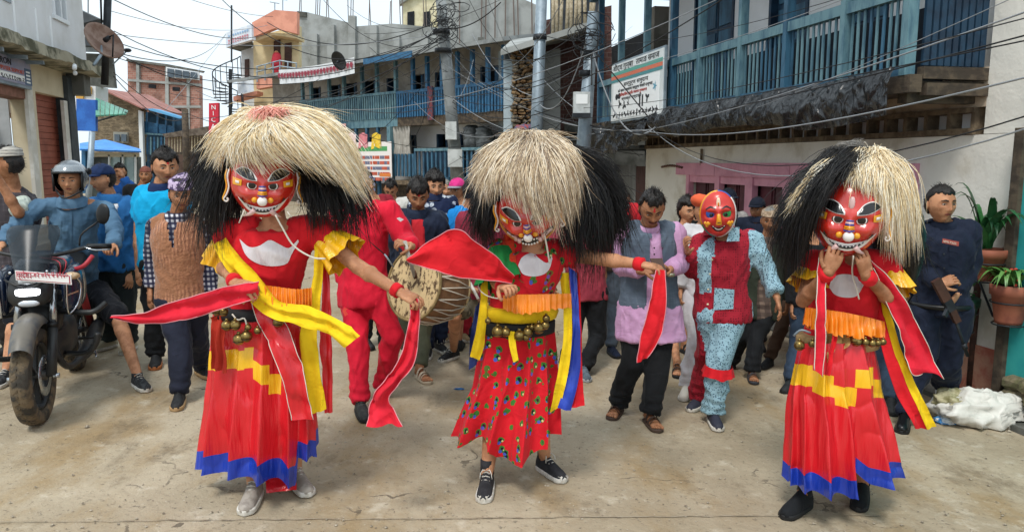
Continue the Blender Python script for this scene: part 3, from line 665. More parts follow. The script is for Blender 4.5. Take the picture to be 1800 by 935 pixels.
quad(FR(16.15), [(133, 152), (153, 153), (153, 166), (133, 165)], mat('brown_panel', '5b3a2c', .8), sb, 'brown_panel', .04)
quad(FR(16.14), [(153, 152), (160, 153), (160, 166), (153, 166)], mat('ochre_panel', 'c89a4e', .8), sb, 'ochre_panel', .04)
quad(FR(16.13), [(133, 166), (146, 166), (146, 174), (133, 173)], mat('ochre_panel', 'c89a4e'), sb, 'ochre_panel', .04)
for x in (118, 130, 142, 155): MB().tube([P(x, 14 - 40, 17), P(x, 92, 17)], .012, 5).build('steel_rod', STEEL_D, sb)
tg = quad(FR(15), [(134, 174), (168, 176), (168, 231), (134, 230)], mat('blue_board_paint', '2358a8', .5, '2f6dc0', 4, 7), None, 'blue_board', .08); tag(tg, 'plain royal blue board hanging behind the dark corner pillar', 'board')
# green corrugated awning
ga = thing('awning', 'translucent green corrugated awning on thin struts beside the stone house', 'awning', P(190, 330, 17))
GRN = mat('green_sheet', '3f9578', .4, '57ab8e', 3, spec=.5); a, b = P(168, 172, 16), P(168, 203, 14.6); c, d = P(226, 195, 17.5), P(222, 200, 16.5)
for i in range(7):
 t0_, t1_ = i / 7, (i + .86) / 7; L = lambda p, r, t: p + (r - p) * t
 pts = [L(a, c, t0_), L(a, c, t1_), L(b, d, t1_), L(b, d, t0_)]; mk('green_panel', pts + [x - np.array([0, 0, .03]) for x in pts], [[0, 1, 2, 3], [7, 6, 5, 4], [0, 4, 5, 1], [1, 5, 6, 2], [2, 6, 7, 3], [3, 7, 4, 0]], GRN, ga)
MB().tube([P(168, 214, 16.2), P(222, 198, 16.6)], .02, 5).build('strut', STEEL_D, ga)
# ---- stone house with blue balcony
st = thing('stone_house', 'rubble stone house with faded red sheet roof and small blue balcony', 'house', P(240, 340, 28))
F2 = FR(28)
quad(F2, [(160, 160), (188, 160), (247, 192), (247, 300), (160, 330)], RUBBLEWALL, st, 'stone_wall', .5)
quad(FR(27.9), [(243, 194), (249, 196), (254, 330), (247, 330)], mat('white_corner_paint', 'd5d9da', .8), st, 'corner_trim', .15)
mk('roof', [P(178, 158, 27.4), P(250, 192, 27.4), P(330, 205, 33), P(262, 170, 36), P(178, 155.5, 27.4), P(250, 189.5, 27.4), P(330, 202.5, 33), P(262, 167.5, 36)], [[0, 1, 2, 3], [7, 6, 5, 4], [0, 4, 5, 1], [1, 5, 6, 2], [2, 6, 7, 3], [3, 7, 4, 0]], ROOFRED, st)
quad(FR(27.8), [(199, 232), (224, 233), (224, 252), (199, 251)], mat('grey_window_frame', '8a8a82', .8), st, 'window', .1)
for x in (201, 213): quad(FR(27.7), [(x, 236), (x + 9, 236.5), (x + 9, 249), (x, 248.5)], GLASS, st, 'window_pane', .05)
F3 = Fac(P(249, 285, 27.9), (.45, .9), -1)
F3 = Fac(P(249, 285, 27.9), (.6, .8), -1); F3.n = np.array([.8, -.6, 0])
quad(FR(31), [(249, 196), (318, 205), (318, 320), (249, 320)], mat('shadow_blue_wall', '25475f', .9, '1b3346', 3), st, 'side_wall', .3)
quad(FR(28.2), [(249, 213), (302, 222), (302, 236), (249, 233)], BLUE_S, st, 'balcony_front', .1)
quad(FR(28.1), [(248, 233), (305, 237), (305, 240), (248, 236)], BLUE_L, st, 'balcony_edge', .2)
for i in range(9): x = 251 + i * 6.2; quad(FR(28.15), [(x, 241), (x + 2.5, 241), (x + 2.5, 272), (x, 272)], BLUE_S if i % 2 else BLUE_L, st, 'slat', .06)
for x in (256, 275, 290, 303): quad(FR(28.15), [(x, 196 + (x - 250) * .18), (x + 2, 196.3 + (x - 250) * .18), (x + 2, 235), (x, 235)], BLUE_S, st, 'balcony_post', .08)
quad(FR(27.5), [(255, 192), (268, 191), (321, 207), (316, 209)], mat('sky_blue_sheet', '5b9cc9', .6), st, 'awning_sheet', .6)
for i in range(6): x = 252 + i * 11; quad(FR(28.3), [(x, 285), (x + 7, 285), (x + 7, 330), (x, 330)], BLUE_S, st, 'blue_board', .06)
# blue tarpaulin kiosk in front of it
ks = thing('kiosk', 'street kiosk with bright blue tarpaulin roof and glass front', 'kiosk', P(200, 340, 22))
mk('tarpaulin_roof', [P(140, 262, 20.5), P(247, 266, 20.5), P(247, 262, 22), P(184, 245, 23), P(140, 252, 22)], [[0, 1, 2, 3, 4]], mat('blue_tarpaulin', '2f7ccd', .5, '3f90e0', 3), ks)
quad(FR(20.6), [(140, 262), (247, 266), (247, 268.5), (140, 265)], mat('blue_tarpaulin', '2f7ccd'), ks, 'valance', .05)
quad(FR(21.2), [(150, 268), (242, 270), (242, 276), (150, 275)], mat('cream_paint', 'b5a98e', .8), ks, 'header', .1)
quad(FR(21.4), [(150, 276), (242, 276), (244, 380), (150, 380)], mat('kiosk_dim_inside', '59615f', .6, '3c4241', 2), ks, 'inside', .2)
for x in (190, 214, 236): quad(FR(21.2), [(x, 272), (x + 2.6, 272), (x + 2.6, 350), (x, 350)], mat('white_post_paint', 'cfd3d2', .7), ks, 'post', .06)
for x in (193, 217): quad(FR(21.3), [(x, 276), (x + 18, 276), (x + 18, 320), (x, 320)], mat('kiosk_glass', '8ea3a4', .15, '6e8586', 2, spec=.8), ks, 'glass_pane', .02)
quad(FR(21), [(143, 262), (150, 262), (150, 340), (143, 340)], BLUE_S, ks, 'blue_cabinet', .3)
sp_ = thing('signpost', 'grey leaning metal signpost in front of the kiosk', 'post', P(156, 380, 14)); MB().tube([P(162, 232, 14), P(153, 400, 14)], .055, 8).build('post_tube', STEEL, sp_, True)
# ---- tall brick building
bb = thing('brick_building', 'tall unplastered red brick building with ribbon of top-floor windows', 'building', P(290, 300, 45))
F4 = FR(45)
quad(F4, [(224, 106), (293, 116), (293, 300), (227, 300)], BRICK, bb, 'brick_wall', .5)
quad(FR(44.9), [(293, 116), (350, 132), (352, 300), (293, 300)], BRICK, bb, 'brick_wall', .5)
for pts in ([(239, 108), (244, 109), (246, 300), (241, 300)], [(290, 115), (296, 116), (297, 300), (291, 300)], [(328, 126), (333, 127), (333, 300), (328, 300)]): quad(FR(44.8), pts, CONC, bb, 'concrete_column', .2)
for pts in ([(224, 139), (352, 148), (352, 152), (224, 143)], [(224, 186), (352, 186), (352, 190), (224, 190)]): quad(FR(44.78), pts, CONC, bb, 'floor_band', .2)
quad(FR(44.7), [(222, 104), (293, 113), (357, 125), (354, 128), (293, 117), (222, 108)], CONC_D, bb, 'roof_edge', .3)
wf = quad(FR(44.6), [(292, 118), (349, 127), (349, 141), (292, 136)], mat('white_window_frame', 'dfe3e6'), bb, 'window_band', .15)
for i in range(4): x = 294 + i * 13.6; quad(FR(44.5), [(x, 120.5 + i * 2), (x + 11.5, 122.3 + i * 2), (x + 11.5, 136.5 + i), (x, 135.5 + i)], GLASS, wf, 'window_pane', .05)
for x, y in ((261, 148), (303, 153), (305, 192), (262, 192)): quad(FR(44.6), [(x, y), (x + 12, y + 1), (x + 12, y + 8), (x, y + 7)], DARKIN, bb, 'vent_window', .1)
# ---- bamboo fenced loft right of the stone house
bl = thing('bamboo_shed', 'shed with thatched brown roof and pale bamboo railing', 'shed', P(325, 330, 26))
quad(FR(26), [(285, 236), (366, 222), (380, 228), (380, 236), (290, 242)], mat('old_thatch', '6f6459', .95, '52483f', 6), bl, 'roof', 2)
quad(FR(27.5), [(290, 240), (372, 232), (372, 330), (290, 330)], mat('dim_brown_wall', '5c4a42', .95, '46372f', 3), bl, 'back_wall', .3)
for i in range(14): x = 296 + i * 5; quad(FR(26.2), [(x, 240 - i * .3), (x + 2, 240 - i * .3), (x + 2, 270), (x, 270)], mat('pale_bamboo', 'b8ab93', .8, '9a8c72', 20), bl, 'bamboo_slat', .06)
quad(FR(26.1), [(293, 268), (368, 266), (368, 271), (293, 273)], DARKWOOD, bl, 'rail', .1)
# ---- red vertical bank sign
ns = thing('vertical_sign', 'tall red vertical sign with white letters N I C A', 'sign', P(376, 330, 24)); NF = FR(24)
quad(NF, [(367, 182), (384, 181), (384, 260), (367, 261)], mat('sign_red', 'c3273a', .5), ns, 'sign_panel', .12)
for ch, y in (('N', 193), ('I', 203.5), ('C', 214.5), ('A', 226), ('S', 237)):
 s_, z_ = NF.hit(371.5 if ch != 'I' else 374, y); text3d(ch, NF, ns, s_, .012, z_, .20, mat('letter_white', 'f0f0f0', .5), flip=1)
# ---- pink and cream house with white banner and spiral stair
ph = thing('pink_house', 'cream house with salmon pink parapet and steel-railed balcony', 'house', P(480, 330, 34)); F5 = FR(34)
SAL = mat('salmon_paint', 'dd9a82', .8, 'cc8a74', 2); CRM = mat('pale_cream_paint', 'd9c9a0', .8, 'c9b88e', 2)
quad(FR(35), [(445, 66), (525, 45), (525, 330), (449, 330)], CRM, ph, 'wall', .5)
quad(FR(35.6), [(424, 90), (450, 82), (450, 330), (424, 330)], mat('white_side_wall', 'd3d6d6', .8, 'c0c3c3', 2), ph, 'side_wall', .5)
quad(FR(33.6), [(443, 40), (483, 18), (483, 50), (443, 66)], SAL, ph, 'parapet', .4)
quad(FR(33.6), [(483, 18), (522, 21), (522, 60), (483, 50)], SAL, ph, 'parapet', .4)
quad(FR(33.9), [(445, 66), (470, 58), (522, 60), (522, 68), (480, 62), (449, 73)], CRM, ph, 'canopy_edge', 1.2)
quad(FR(33.8), [(450, 136), (490, 130), (522, 131), (522, 152), (490, 150), (451, 157)], SAL, ph, 'balcony_band', .5)
quad(FR(34.9), [(481, 73), (492, 70), (492, 128), (481, 130)], mat('brown_door', '503830', .7, '3e2a24', 4), ph, 'door', .1)
quad(FR(34.9), [(500, 77), (512, 75), (512, 118), (500, 119)], mat('brown_door', '503830'), ph, 'window', .1)
quad(FR(35.5), [(430, 105), (437, 104), (437, 137), (430, 138)], mat('brown_door', '503830'), ph, 'window', .1)
quad(FR(34.2), [(484, 165), (520, 160), (520, 330), (484, 330)], mat('cream_grille_wall', 'bfb08a', .8), ph, 'grille_wall', .2)
for i in range(6): MB().tube([P(490 + i * 5.6, 152, 34), P(490 + i * 5.6, 200, 34)], .03, 5).build('grille_bar', mat('brown_door', '503830'), ph)
mb = MB()
for a, b in (((450, 118), (492, 107)), ((450, 127), (492, 117)), ((492, 107), (522, 112)), ((492, 117), (522, 121))): mb.tube([P(a[0], a[1], 33.7), P(b[0], b[1], 33.7)], .03, 5)
for x, y in ((452, 117), (466, 114), (480, 110), (492, 107), (506, 109), (521, 111)): mb.tube([P(x, y, 33.7), P(x, y + 28, 33.7)], .03, 5)
mb.build('steel_railing', STEEL, ph)
rp = thing('person', 'person in red top standing in the doorway of the pink house balcony', 'person', P(487, 128, 34.3))
mb = MB(); mb.capsule(P(487, 127, 34.3), P(487, 112, 34.3), .12, .2); mb.capsule(P(486, 112, 34.3), P(486.5, 100, 34.3), .24, .2); mb.build('body', mat('red_cloth_far', 'b02c3c', .8), rp, True); MB().blob(P(486, 95, 34.3), .11, .11, .14).build('head', SKIN, rp, True)
bn = thing('banner', 'white rooftop banner board with blue border on the side of the cream house', 'banner', P(420, 100, 33)); BFc = Fac(P(397, 90, 35.5), (1, -.55), -1)
bn_pts = [P(397, 58, 35.5), P(442, 43, 33.5), P(443, 70, 33.5), P(397, 84, 35.5)]
mk('banner_board', bn_pts + [p + np.array([0.1, .2, 0]) for p in bn_pts], [[3, 2, 1, 0], [4, 5, 6, 7], [0, 1, 5, 4], [1, 2, 6, 5], [2, 3, 7, 6], [3, 0, 4, 7]], mat('banner_white_blue', 'c8d2de', .6, 'dfe4e8', 2), bn)
def on(pts, u, v): return pts[0] + (pts[1] - pts[0]) * u + (pts[3] - pts[0]) * v + np.array([0, -.03, 0])
for v_, c_, h0 in ((.25, 'print_sky2', .14), (.55, 'print_rose', .14), (.75, 'print_rose', .08)):
 for k in range(9):
  u0 = .1 + k * .09; mk('banner_letter', [on(bn_pts, u0, v_), on(bn_pts, u0 + .06, v_), on(bn_pts, u0 + .06, v_ + h0), on(bn_pts, u0 + .01, v_ + h0)], [[3, 2, 1, 0]], mat(c_, '8fb0d0' if c_[-1] == '2' else 'c7808a', .7), bn)
mk('balcony_underside', [P(397, 84, 35.5), P(443, 70, 33.5), P(447, 82, 36), P(425, 92, 37)], [[0, 1, 2, 3]], CONC_D, ph)
mk('lower_banner', [P(417, 140, 34), P(444, 134, 33.5), P(446, 160, 33.5), P(418, 166, 34)], [[3, 2, 1, 0]], mat('banner_white_blue', 'c8d2de'), ph)
quad(FR(34), [(410, 170), (452, 160), (452, 166), (410, 178)], SAL, ph, 'landing', .8)
sc_ = thing('spiral_stair', 'dark metal spiral staircase beside the cream house', 'staircase', P(400, 300, 33)); cc = P(405, 240, 33.5)
MB().tube([P(405, 260, 33.5), P(405, 122, 33.5)], .08, 8).build('centre_pole', STEEL_D, sc_)
for i in range(16):
 a = i * .42; z = P(0, 205, 33.5)[2] + i * .12; c = np.array([cc[0], cc[1], z]); d0 = np.array([math.cos(a), math.sin(a), 0]) * .62; d1 = np.array([math.cos(a + .35), math.sin(a + .35), 0]) * .62
 mk('tread', [c, c + d0, c + d1, c - [0, 0, .04], c + d0 - [0, 0, .04], c + d1 - [0, 0, .04]], [[0, 1, 2], [5, 4, 3], [1, 4, 5, 2], [0, 3, 4, 1], [2, 5, 3, 0]], STEEL_D, sc_)
 MB().tube([c + d0, c + d0 + [0, 0, .8]], .018, 4).build('baluster', STEEL_D, sc_)
MB().tube([np.array([cc[0] + .62 * math.cos(i * .42), cc[1] + .62 * math.sin(i * .42), P(0, 205, 33.5)[2] + i * .12 + .8]) for i in range(16)], .025, 5).build('handrail', STEEL_D, sc_)
MB().tube([P(407, 110, 33.4), P(407, 10, 33.4)], .04, 6).build('mast', STEEL_D, sc_)
# ---- grey concrete unfinished building
gc = thing('concrete_building', 'unfinished bare grey concrete building with steel bars standing from its roof', 'building', P(650, 330, 36)); F6 = Fac(P(525, 285, 38), (1, -.18), -1); F6.n = np.array([-.177, -.984, 0])
def F6q(pts, m, name, o=0, th=.2):
 a = [F6.pt(*(lambda h: (h[0], o, h[1]))(F6.hit(x, y, o))) for x, y in pts]; b = [p - F6.n * th for p in a]; n = len(a)
 return mk(name, a + b, [list(range(n)), list(range(2 * n - 1, n - 1, -1))] + [[i, i + n, (i + 1) % n + n, (i + 1) % n] for i in range(n)], m, gc)
F6q([(522, 20), (540, 22), (612, 40), (612, 48), (690, 42), (800, 52), (800, 300), (522, 300)], CONC, 'concrete_wall', 0, 1)
for x, y in ((545, 60), (575, 44), (612, 28), (650, 45), (690, 62), (740, 60), (772, 48)): F6q([(x, y), (x + 12, y), (x + 12, 170), (x, 170)], CONC, 'concrete_column', .25, .25)
F6q([(522, 20), (538, 22), (538, 30), (522, 28)], CONC_D, 'parapet_cap', .1, .4)
for x, y in ((553, 20), (556, 22), (560, 18), (572, 30), (577, 30), (611, 28), (615, 28), (619, 28), (647, 45), (651, 45), (683, 62), (687, 60), (703, 40), (707, 40), (745, 50), (749, 48), (524, 20), (528, 18)):
 MB().tube([F6.pt(*(lambda h: (h[0], -.1, h[1]))(F6.hit(x, y + 10))), F6.pt(*(lambda h: (h[0] + jit(.1), -.1, h[1]))(F6.hit(x + jit(1), y - 60)))], .022, 5).build('steel_bar', mat('rusted_rebar', '6d625c', .8), gc)
# grey building to its right
g2 = thing('concrete_building', 'tall pale grey concrete wall with steel bars rising behind the leaning pole', 'building', P(860, 330, 30));
quad(FR(30), [(778, -30), (900, -10), (945, 10), (945, 300), (778, 300)], CONC, g2, 'concrete_wall', 1)
for x in (808, 846, 853, 870, 888, 905, 912, 936):
 MB().tube([P(x, 85, 29.8), P(x + jit(3), -5, 29.8)], .03, 5).build('steel_bar', mat('rusted_rebar', '6d625c'), g2)
quad(FR(29.7), [(840, 66), (850, 66), (850, 120), (840, 120)], CONC_D, g2, 'concrete_column', .2)
yb = thing('yellow_house', 'pale yellow house top behind the grey concrete building', 'house', P(745, 330, 44)); quad(FR(44), [(708, 5), (740, -14), (780, -10), (780, 80), (708, 80)], mat('pale_yellow_paint', 'd8cfae', .8, 'c6bc98', 2), yb, 'wall', .5)
for x in (716, 744): quad(FR(43.9), [(x, 22), (x + 12, 20), (x + 12, 52), (x, 52)], DARKIN, yb, 'window', .1)
quad(FR(43.7), [(702, 2), (740, -22), (790, -18), (790, -12), (740, -16), (702, 9)], CONC, yb, 'roof_slab', .5)
# ---- long blue balcony house
BFc = Fac(P(800, 285, 22), (-1.07, 1.0), 1); BFc.n = np.array([-BFc.u[1], -abs(BFc.u[0]), 0]) if False else np.array([-.683, -.730, 0]); BF = BFc
bh = thing('balcony_house', 'long two-storey house with blue slatted balconies and grey sheet roof', 'house', BF.pt(3, 0, .3))
b0, b1 = BF.S(905), BF.S(485)
z_e, z_f, z_r = BF.Z(800, 92, .8), BF.Z(800, 203, .8), BF.Z(800, 150, .8)
zc0, zc1 = BF.Z(800, 312, .8), BF.Z(800, 260, .8)
uph = [(BF.S(x + w, 0, 130), BF.S(x, 0, 130), z_f, z_f + 1.35) for x, w in ((545, 18), (578, 20), (605, 22), (640, 22), (680, 18), (722, 24), (765, 14), (845, 38))]
loh = [(BF.S(x + w, 0, 240), BF.S(x, 0, 240), zc0 - .3, z_f - .45) for x, w in ((560, 25), (600, 30), (640, 28), (722, 10), (768, 20), (808, 55))]
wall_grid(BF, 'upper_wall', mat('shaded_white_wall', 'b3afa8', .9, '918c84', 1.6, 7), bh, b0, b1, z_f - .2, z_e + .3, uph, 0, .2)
wall_grid(BF, 'lower_wall', PLASTER_W, bh, b0, b1, -.5, z_f - .2, loh, 0, .2)
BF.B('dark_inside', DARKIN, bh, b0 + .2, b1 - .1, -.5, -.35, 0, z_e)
for a, b, z0, z1 in uph + loh:
 for s in (a, b - .08): BF.B('door_frame', BLUE_D, bh, s, s + .08, -.19, .02, z0, z1)
 BF.B('shutter', BLUE_S, bh, a + .09, (a + b) / 2, -.17, -.13, z0, z1)
BF.B('white_pier', mat('pale_blue_white_wall', 'bccbd2', .8, 'a8b8c0', 2), bh, b0 - .05, BF.S(882), 0, .12, -.4, z_e)
bw = .8; e1 = BF.S(530, bw, 180); e0 = BF.S(888, bw, 180)
brk = BF.S(700, bw, 180)
BF.B('balcony_floor', DARKWOOD, bh, e0, e1, 0, bw - .03, z_f - .10, z_f - .02); BF.B('edge_board', BLUE_L, bh, brk, e1, bw - .02, bw + .04, z_f - .22, z_f + .03)
BF.B('edge_board', DARKWOOD, bh, e0, brk, bw - .02, bw + .04, z_f - .22, z_f + .03)
ps = [BF.S(x, bw, 180) for x in (533, 548, 580, 606, 638, 664, 697, 727, 752, 778, 805, 831, 858, 886)]
for s in ps: BF.B('balcony_post', BLUE_S if s < brk else BLUE_L, bh, s - .05, s + .05, bw - .05, bw + .05, z_f + .03, z_e)
BF.B('top_rail', BLUE_L, bh, brk, e1, bw + .052, bw + .09, z_r - .08, z_r); BF.B('top_rail', BLUE_S, bh, e0, brk - .01, bw + .052, bw + .09, z_r - .10, z_r - .02)
n = 84
for i in range(n):
 s = e0 + (e1 - e0) * (i + .5) / n
 BF.B('slat', BLUE_L if s > brk else BLUE_S, bh, s - .032, s + .032, bw + .055, bw + .08, z_f + .03, z_r - .09)
BF.B('balcony_dark_boarding', BLUE_D, bh, brk + .1, e1, bw - .40, bw - .38, z_f, z_r - .1)
# lower level: thin posts, railing, curtain, banner
for x in (548, 576, 608, 626, 645, 664): s = BF.S(x, bw, 240); BF.B('verandah_post', BLUE, bh, s - .05, s + .05, bw - .06, bw + .03, .5, z_f - .22)
s = BF.S(688, bw, 260); BF.B('verandah_post', BLUE_L, bh, s - .08, s + .08, bw - .06, bw + .1, .2, z_f - .22)
for a_, b_ in ((732, 792), (808, 880)):
 sa_, sb_ = BF.S(b_, bw, 290), BF.S(a_, bw, 290)
 BF.B('lower_rail', BLUE_L, bh, sa_, sb_, bw, bw + .08, zc1 - .08, zc1); BF.B('lower_rail', BLUE, bh, sa_, sb_, bw, bw + .08, zc0 - .1, zc0)
 k = int((sb_ - sa_) / .17)
 for i in range(k + 1): s = sa_ + (sb_ - sa_) * i / k; BF.B('lower_slat', BLUE, bh, s - .035, s + .035, bw + .02, bw + .05, zc0, zc1 - .08)
 BF.B('lower_boarding', BLUE_D, bh, sa_, sb_, bw - .3, bw - .28, zc0, zc1 - .1)
sa_, sb_ = BF.S(727, bw, 290), BF.S(690, bw, 290)
for i in range(7): s = sa_ + (sb_ - sa_) * i / 6; BF.B('lower_slat', BLUE, bh, s - .05, s + .05, bw, bw + .03, zc0, zc1 - .15)
BF.B('lower_floor', WOOD, bh, e0, BF.S(690, bw, 290), 0, bw, zc0 - .25, zc0 - .12)
BF.B('under_floor_wall', DARKWOOD, bh, e0, b1, .1, .2, -.4, zc0 - .26)
# roof
mk('roof', [BF.pt(e0 - .6, 1.5, z_e - .05), BF.pt(b1 + .6, 1.5, z_e - .05), BF.pt(b1 + .6, -2, z_e + .62), BF.pt(e0 - .6, -2, z_e + .62), BF.pt(e0 - .6, 1.5, z_e + .05), BF.pt(b1 + .6, 1.5, z_e + .05), BF.pt(b1 + .6, -2, z_e + .70), BF.pt(e0 - .6, -2, z_e + .70)],
 [[0, 3, 2, 1], [4, 5, 6, 7], [0, 1, 5, 4], [1, 2, 6, 5], [2, 3, 7, 6], [3, 0, 4, 7]], mat('grey_roof_sheet', '8a8d8c', .7, '6a6d6c', 1.5), bh)
BF.B('eave_fascia', BLUE_S, bh, BF.S(725, 1.5, 110), BF.S(640, 1.5, 110), 1.5, 1.53, z_e - .12, z_e + .06)
# patterned flag cloth along the eave
fl = thing('awning_cloth', 'white awning cloth with maroon printed hearts under the grey roof', 'awning', BF.pt(BF.S(560, 1.6, 130), 1.6, z_e))
fa, fb = BF.S(622, 1.6, 110), BF.S(490, 1.6, 140); zt0 = BF.Z(560, 118, 1.6)
v = []; NU = 60
for i in range(NU + 1):
 s = fa + (fb - fa) * i / NU
 for j in range(3): v.append(BF.pt(s, 1.58 + .03 * math.sin(i * .9) * j / 2, zt0 + .12 - .24 * j - .06 * math.sin(i / NU * 3.1)))
mk('cloth', v, [[i * 3 + j, i * 3 + j + 1, i * 3 + j + 4, i * 3 + j + 3] for i in range(NU) for j in range(2)], mat('white_awning_cloth', 'd5d8da', .8), fl)
for i in range(24):
 s = fa + (fb - fa) * (i + .5) / 24; z = zt0 - .08 - .06 * math.sin((i + .5) / 24 * 3.1)
 c = [(0, -.13), (.09, 0), (.05, .09), (0, .05), (-.05, .09), (-.09, 0)]; mk('printed_heart', [BF.pt(s + a, 1.63, z + b) for a, b in c], [[0, 1, 2, 3, 4, 5]], mat('print_maroon', '8f3a48', .8), fl)
dish('satellite_dish', 'black satellite dish on the grey roof of the balcony house', 598, 106, 20.5, .26, -30, 25, mat('black_dish', '1d1f21', .5, '2a2c2e', 3), P(606, 118, 20.6))
# printed banner, curtain and washing
pb = thing('printed_banner', 'large white banner printed with red text rows and green heading below the blue balcony', 'banner', BF.pt(BF.S(650, 1, 280), 1, 1.5))
p0, p1 = BF.S(688, .98, 280), BF.S(614, .98, 280); zb0, zb1 = BF.Z(650, 312, .98), BF.Z(650, 250, .98)
BF.B('banner_sheet', mat('banner_white', 'e8e2de', .7), pb, p0, p1, .96, .975, zb0, zb1); BF.B('green_heading', mat('print_leaf_green', '4f9a5e', .7), pb, p0 + .2, p1 - .5, .976, .98, zb1 - .28, zb1 - .14)
rb_ = random.Random(3)
for r_ in range(7):
 n_ = 16
 for i in range(n_):
  if r_ > 4 and i < 6: continue
  s = p0 + .1 + (p1 - p0 - .2) * i / n_; z = zb1 - .42 - r_ * .165
  BF.B('banner_mark', mat(*rb_.choice((('print_brick_red', 'b8573f', .7), ('print_dull_red', 'c2604c', .7), ('print_slate', '6c6f86', .7)))), pb, s, s + .09 + rb_.random() * .05, .976, .98, z - .1, z)
BF.B('orange_stripe', mat('print_tangerine', 'd97f3e', .7), pb, p0 + .05, p0 + .6, .981, .984, zb1 - 1.05, zb1 - .95)
p2 = thing('printed_banner', 'second red and white banner hanging behind the blond wig of the dancer in plain red', 'banner', BF.pt(BF.S(598, 1, 280), 1, 1.5)); BF.B('banner_sheet', mat('banner_rose', 'd9a9a4', .7, 'c56a62', 6), p2, BF.S(610, .95, 280), BF.S(575, .95, 260), .94, .955, BF.Z(600, 262, .95), BF.Z(600, 218, .95))
vv = []; s0_, s1_ = BF.S(720, bw, 240), BF.S(690, bw, 240); zt_, zb_ = BF.Z(700, 216, bw), BF.Z(700, 270, bw)
for i in range(41):
 for j in range(21): vv.append(BF.pt(s0_ + (s1_ - s0_) * i / 40, bw - .05 + .06 * math.sin(i * .9 + j * .13) + .03 * math.sin(i * 2.3), zt_ + (zb_ - zt_) * j / 20 - .05 * math.sin(i / 40 * 3.1)))
ct = mk('curtain', vv, [[i * 21 + j, i * 21 + j + 1, (i + 1) * 21 + j + 1, (i + 1) * 21 + j] for i in range(40) for j in range(20)], mat('grey_white_tarpaulin', 'b9b6ae', .7, 'a09c94', 3, bump=[(3, .5, .05)]), smooth=True); tag(ct, 'creased greyish white tarpaulin curtain on the lower verandah', 'curtain')
for x, c_, nm, lab in ((620, 'e9cdd4', 'pale_pink_cloth', 'pale pink cloth'), (640, 'cf7f86', 'rose_cloth', 'rose pink cloth'), (663, 'e2bd3c', 'mustard_cloth', 'mustard yellow cloth'), (604, 'd8dcde', 'off_white_cloth', 'off-white shirt')):
 s = BF.S(x, .95, 240); z = BF.Z(x, 233, .95); v = []
 for i in range(9):
  for j in range(5): v.append(BF.pt(s - .24 + .06 * i, .99 + .02 * math.sin(i * 1.3 + j), z - j * .11 - .02 * abs(i - 4)))
 tag(mk('washing', v, [[i * 5 + j, i * 5 + j + 1, i * 5 + j + 6, i * 5 + j + 5] for i in range(8) for j in range(4)], mat(nm, c_, .8)), lab + ' drying on the line above the printed banner', 'laundry')
# hanging clothes on upper rail + stacked black tanks on lower verandah
hc = BF.B('hanging_cloth', mat('dark_red_mix_cloth', '7a3a3c', .9, '3a4458', 12), None, BF.S(757, 1, 170), BF.S(748, 1, 170), bw + .1, bw + .14, z_f - .1, z_r + .02); tag(hc, 'dark red and navy garment hung over the upper blue railing', 'laundry')
for i, (x, y, r) in enumerate(((829, 236, .42), (851, 238, .42), (831, 250, .45), (853, 251, .45))):
 s, z = BF.hit(x, y + 10, .5); c = BF.pt(s, .5, z - .1); w = MB(); w.tube([c, c + [0, 0, .3], c + [0, 0, .36], c + [0, 0, .42], c + [0, 0, .5]], [r * .55, r * .58, r * .5, r * .58, r * .3], 14); o_ = w.build('water_container', mat('dark_grey_plastic', '3b3f40', .5, '55595a', 6), None, True)
 tag(o_, ('upper container next to the white pipe', 'upper container closest to the white pier', 'lower container next to the white pipe', 'lower container closest to the white pier')[i] + ', dark grey, on the lower verandah', 'container')
# ---- stone pillar and unfinished house with shadowed brick wall, centre
CFc = FR(15.5)
cb = thing('unfinished_house', 'unfinished house with concrete column, shadowed brick wall and bamboo props on its slab', 'house', P(990, 340, 16))
quad(FR(16.0), [(945, 95), (985, 85), (985, 300), (945, 300)], CONC, cb, 'concrete_column', .5)
quad(FR(17), [(940, 40), (1075, 10), (1075, 300), (940, 300)], BRICK_SHADE, cb, 'brick_wall', .4)
quad(FR(16.4), [(935, 262), (1060, 228), (1060, 246), (935, 248)], CONC, cb, 'ledge', .3)
mk('roof_slab', [P(880, 88, 15.2), P(1050, 34, 14.0), P(1050, 46, 14.0), P(880, 98, 15.2), P(900, 70, 19), P(1060, 50, 19), P(1060, 60, 19), P(900, 80, 19)], [[0, 3, 2, 1], [4, 5, 6, 7], [0, 1, 5, 4], [3, 7, 6, 2], [1, 2, 6, 5], [0, 4, 7, 3]], CONC, cb)
quad(FR(16.6), [(968, -20), (1060, -30), (1060, 60), (968, 75)], mat('dark_back_boarding', '33373d', .9, '24282c', 3), cb, 'back_boarding', .2)
for i in range(11):
 x = 971 + i * 8; MB().tube([P(x + jit(2), 72 - i * 2.6, 14.9 - i * .07), P(x + jit(4) + 3, -25, 14.9 - i * .07)], .035, 7).build('bamboo_prop', mat('pale_bamboo', 'b8ab93'), cb, True)
quad(FR(16.2), [(885, 90), (945, 88), (945, 125), (885, 130)], mat('dark_roof_sheet', '4a4f52'), cb, 'roof_sheet', .4)
sp = thing('stone_pillar', 'narrow wall end of rough tan rubble stones beside the steel pole', 'stone wall', P(922, 330, 15))
quad(FR(15.4), [(903, 84), (943, 84), (943, 320), (903, 320)], mat('mud_mortar', '5e4b36', .95, '493a29', 12), sp, 'mortar_core', .5)
rs = random.Random(5); y = 88
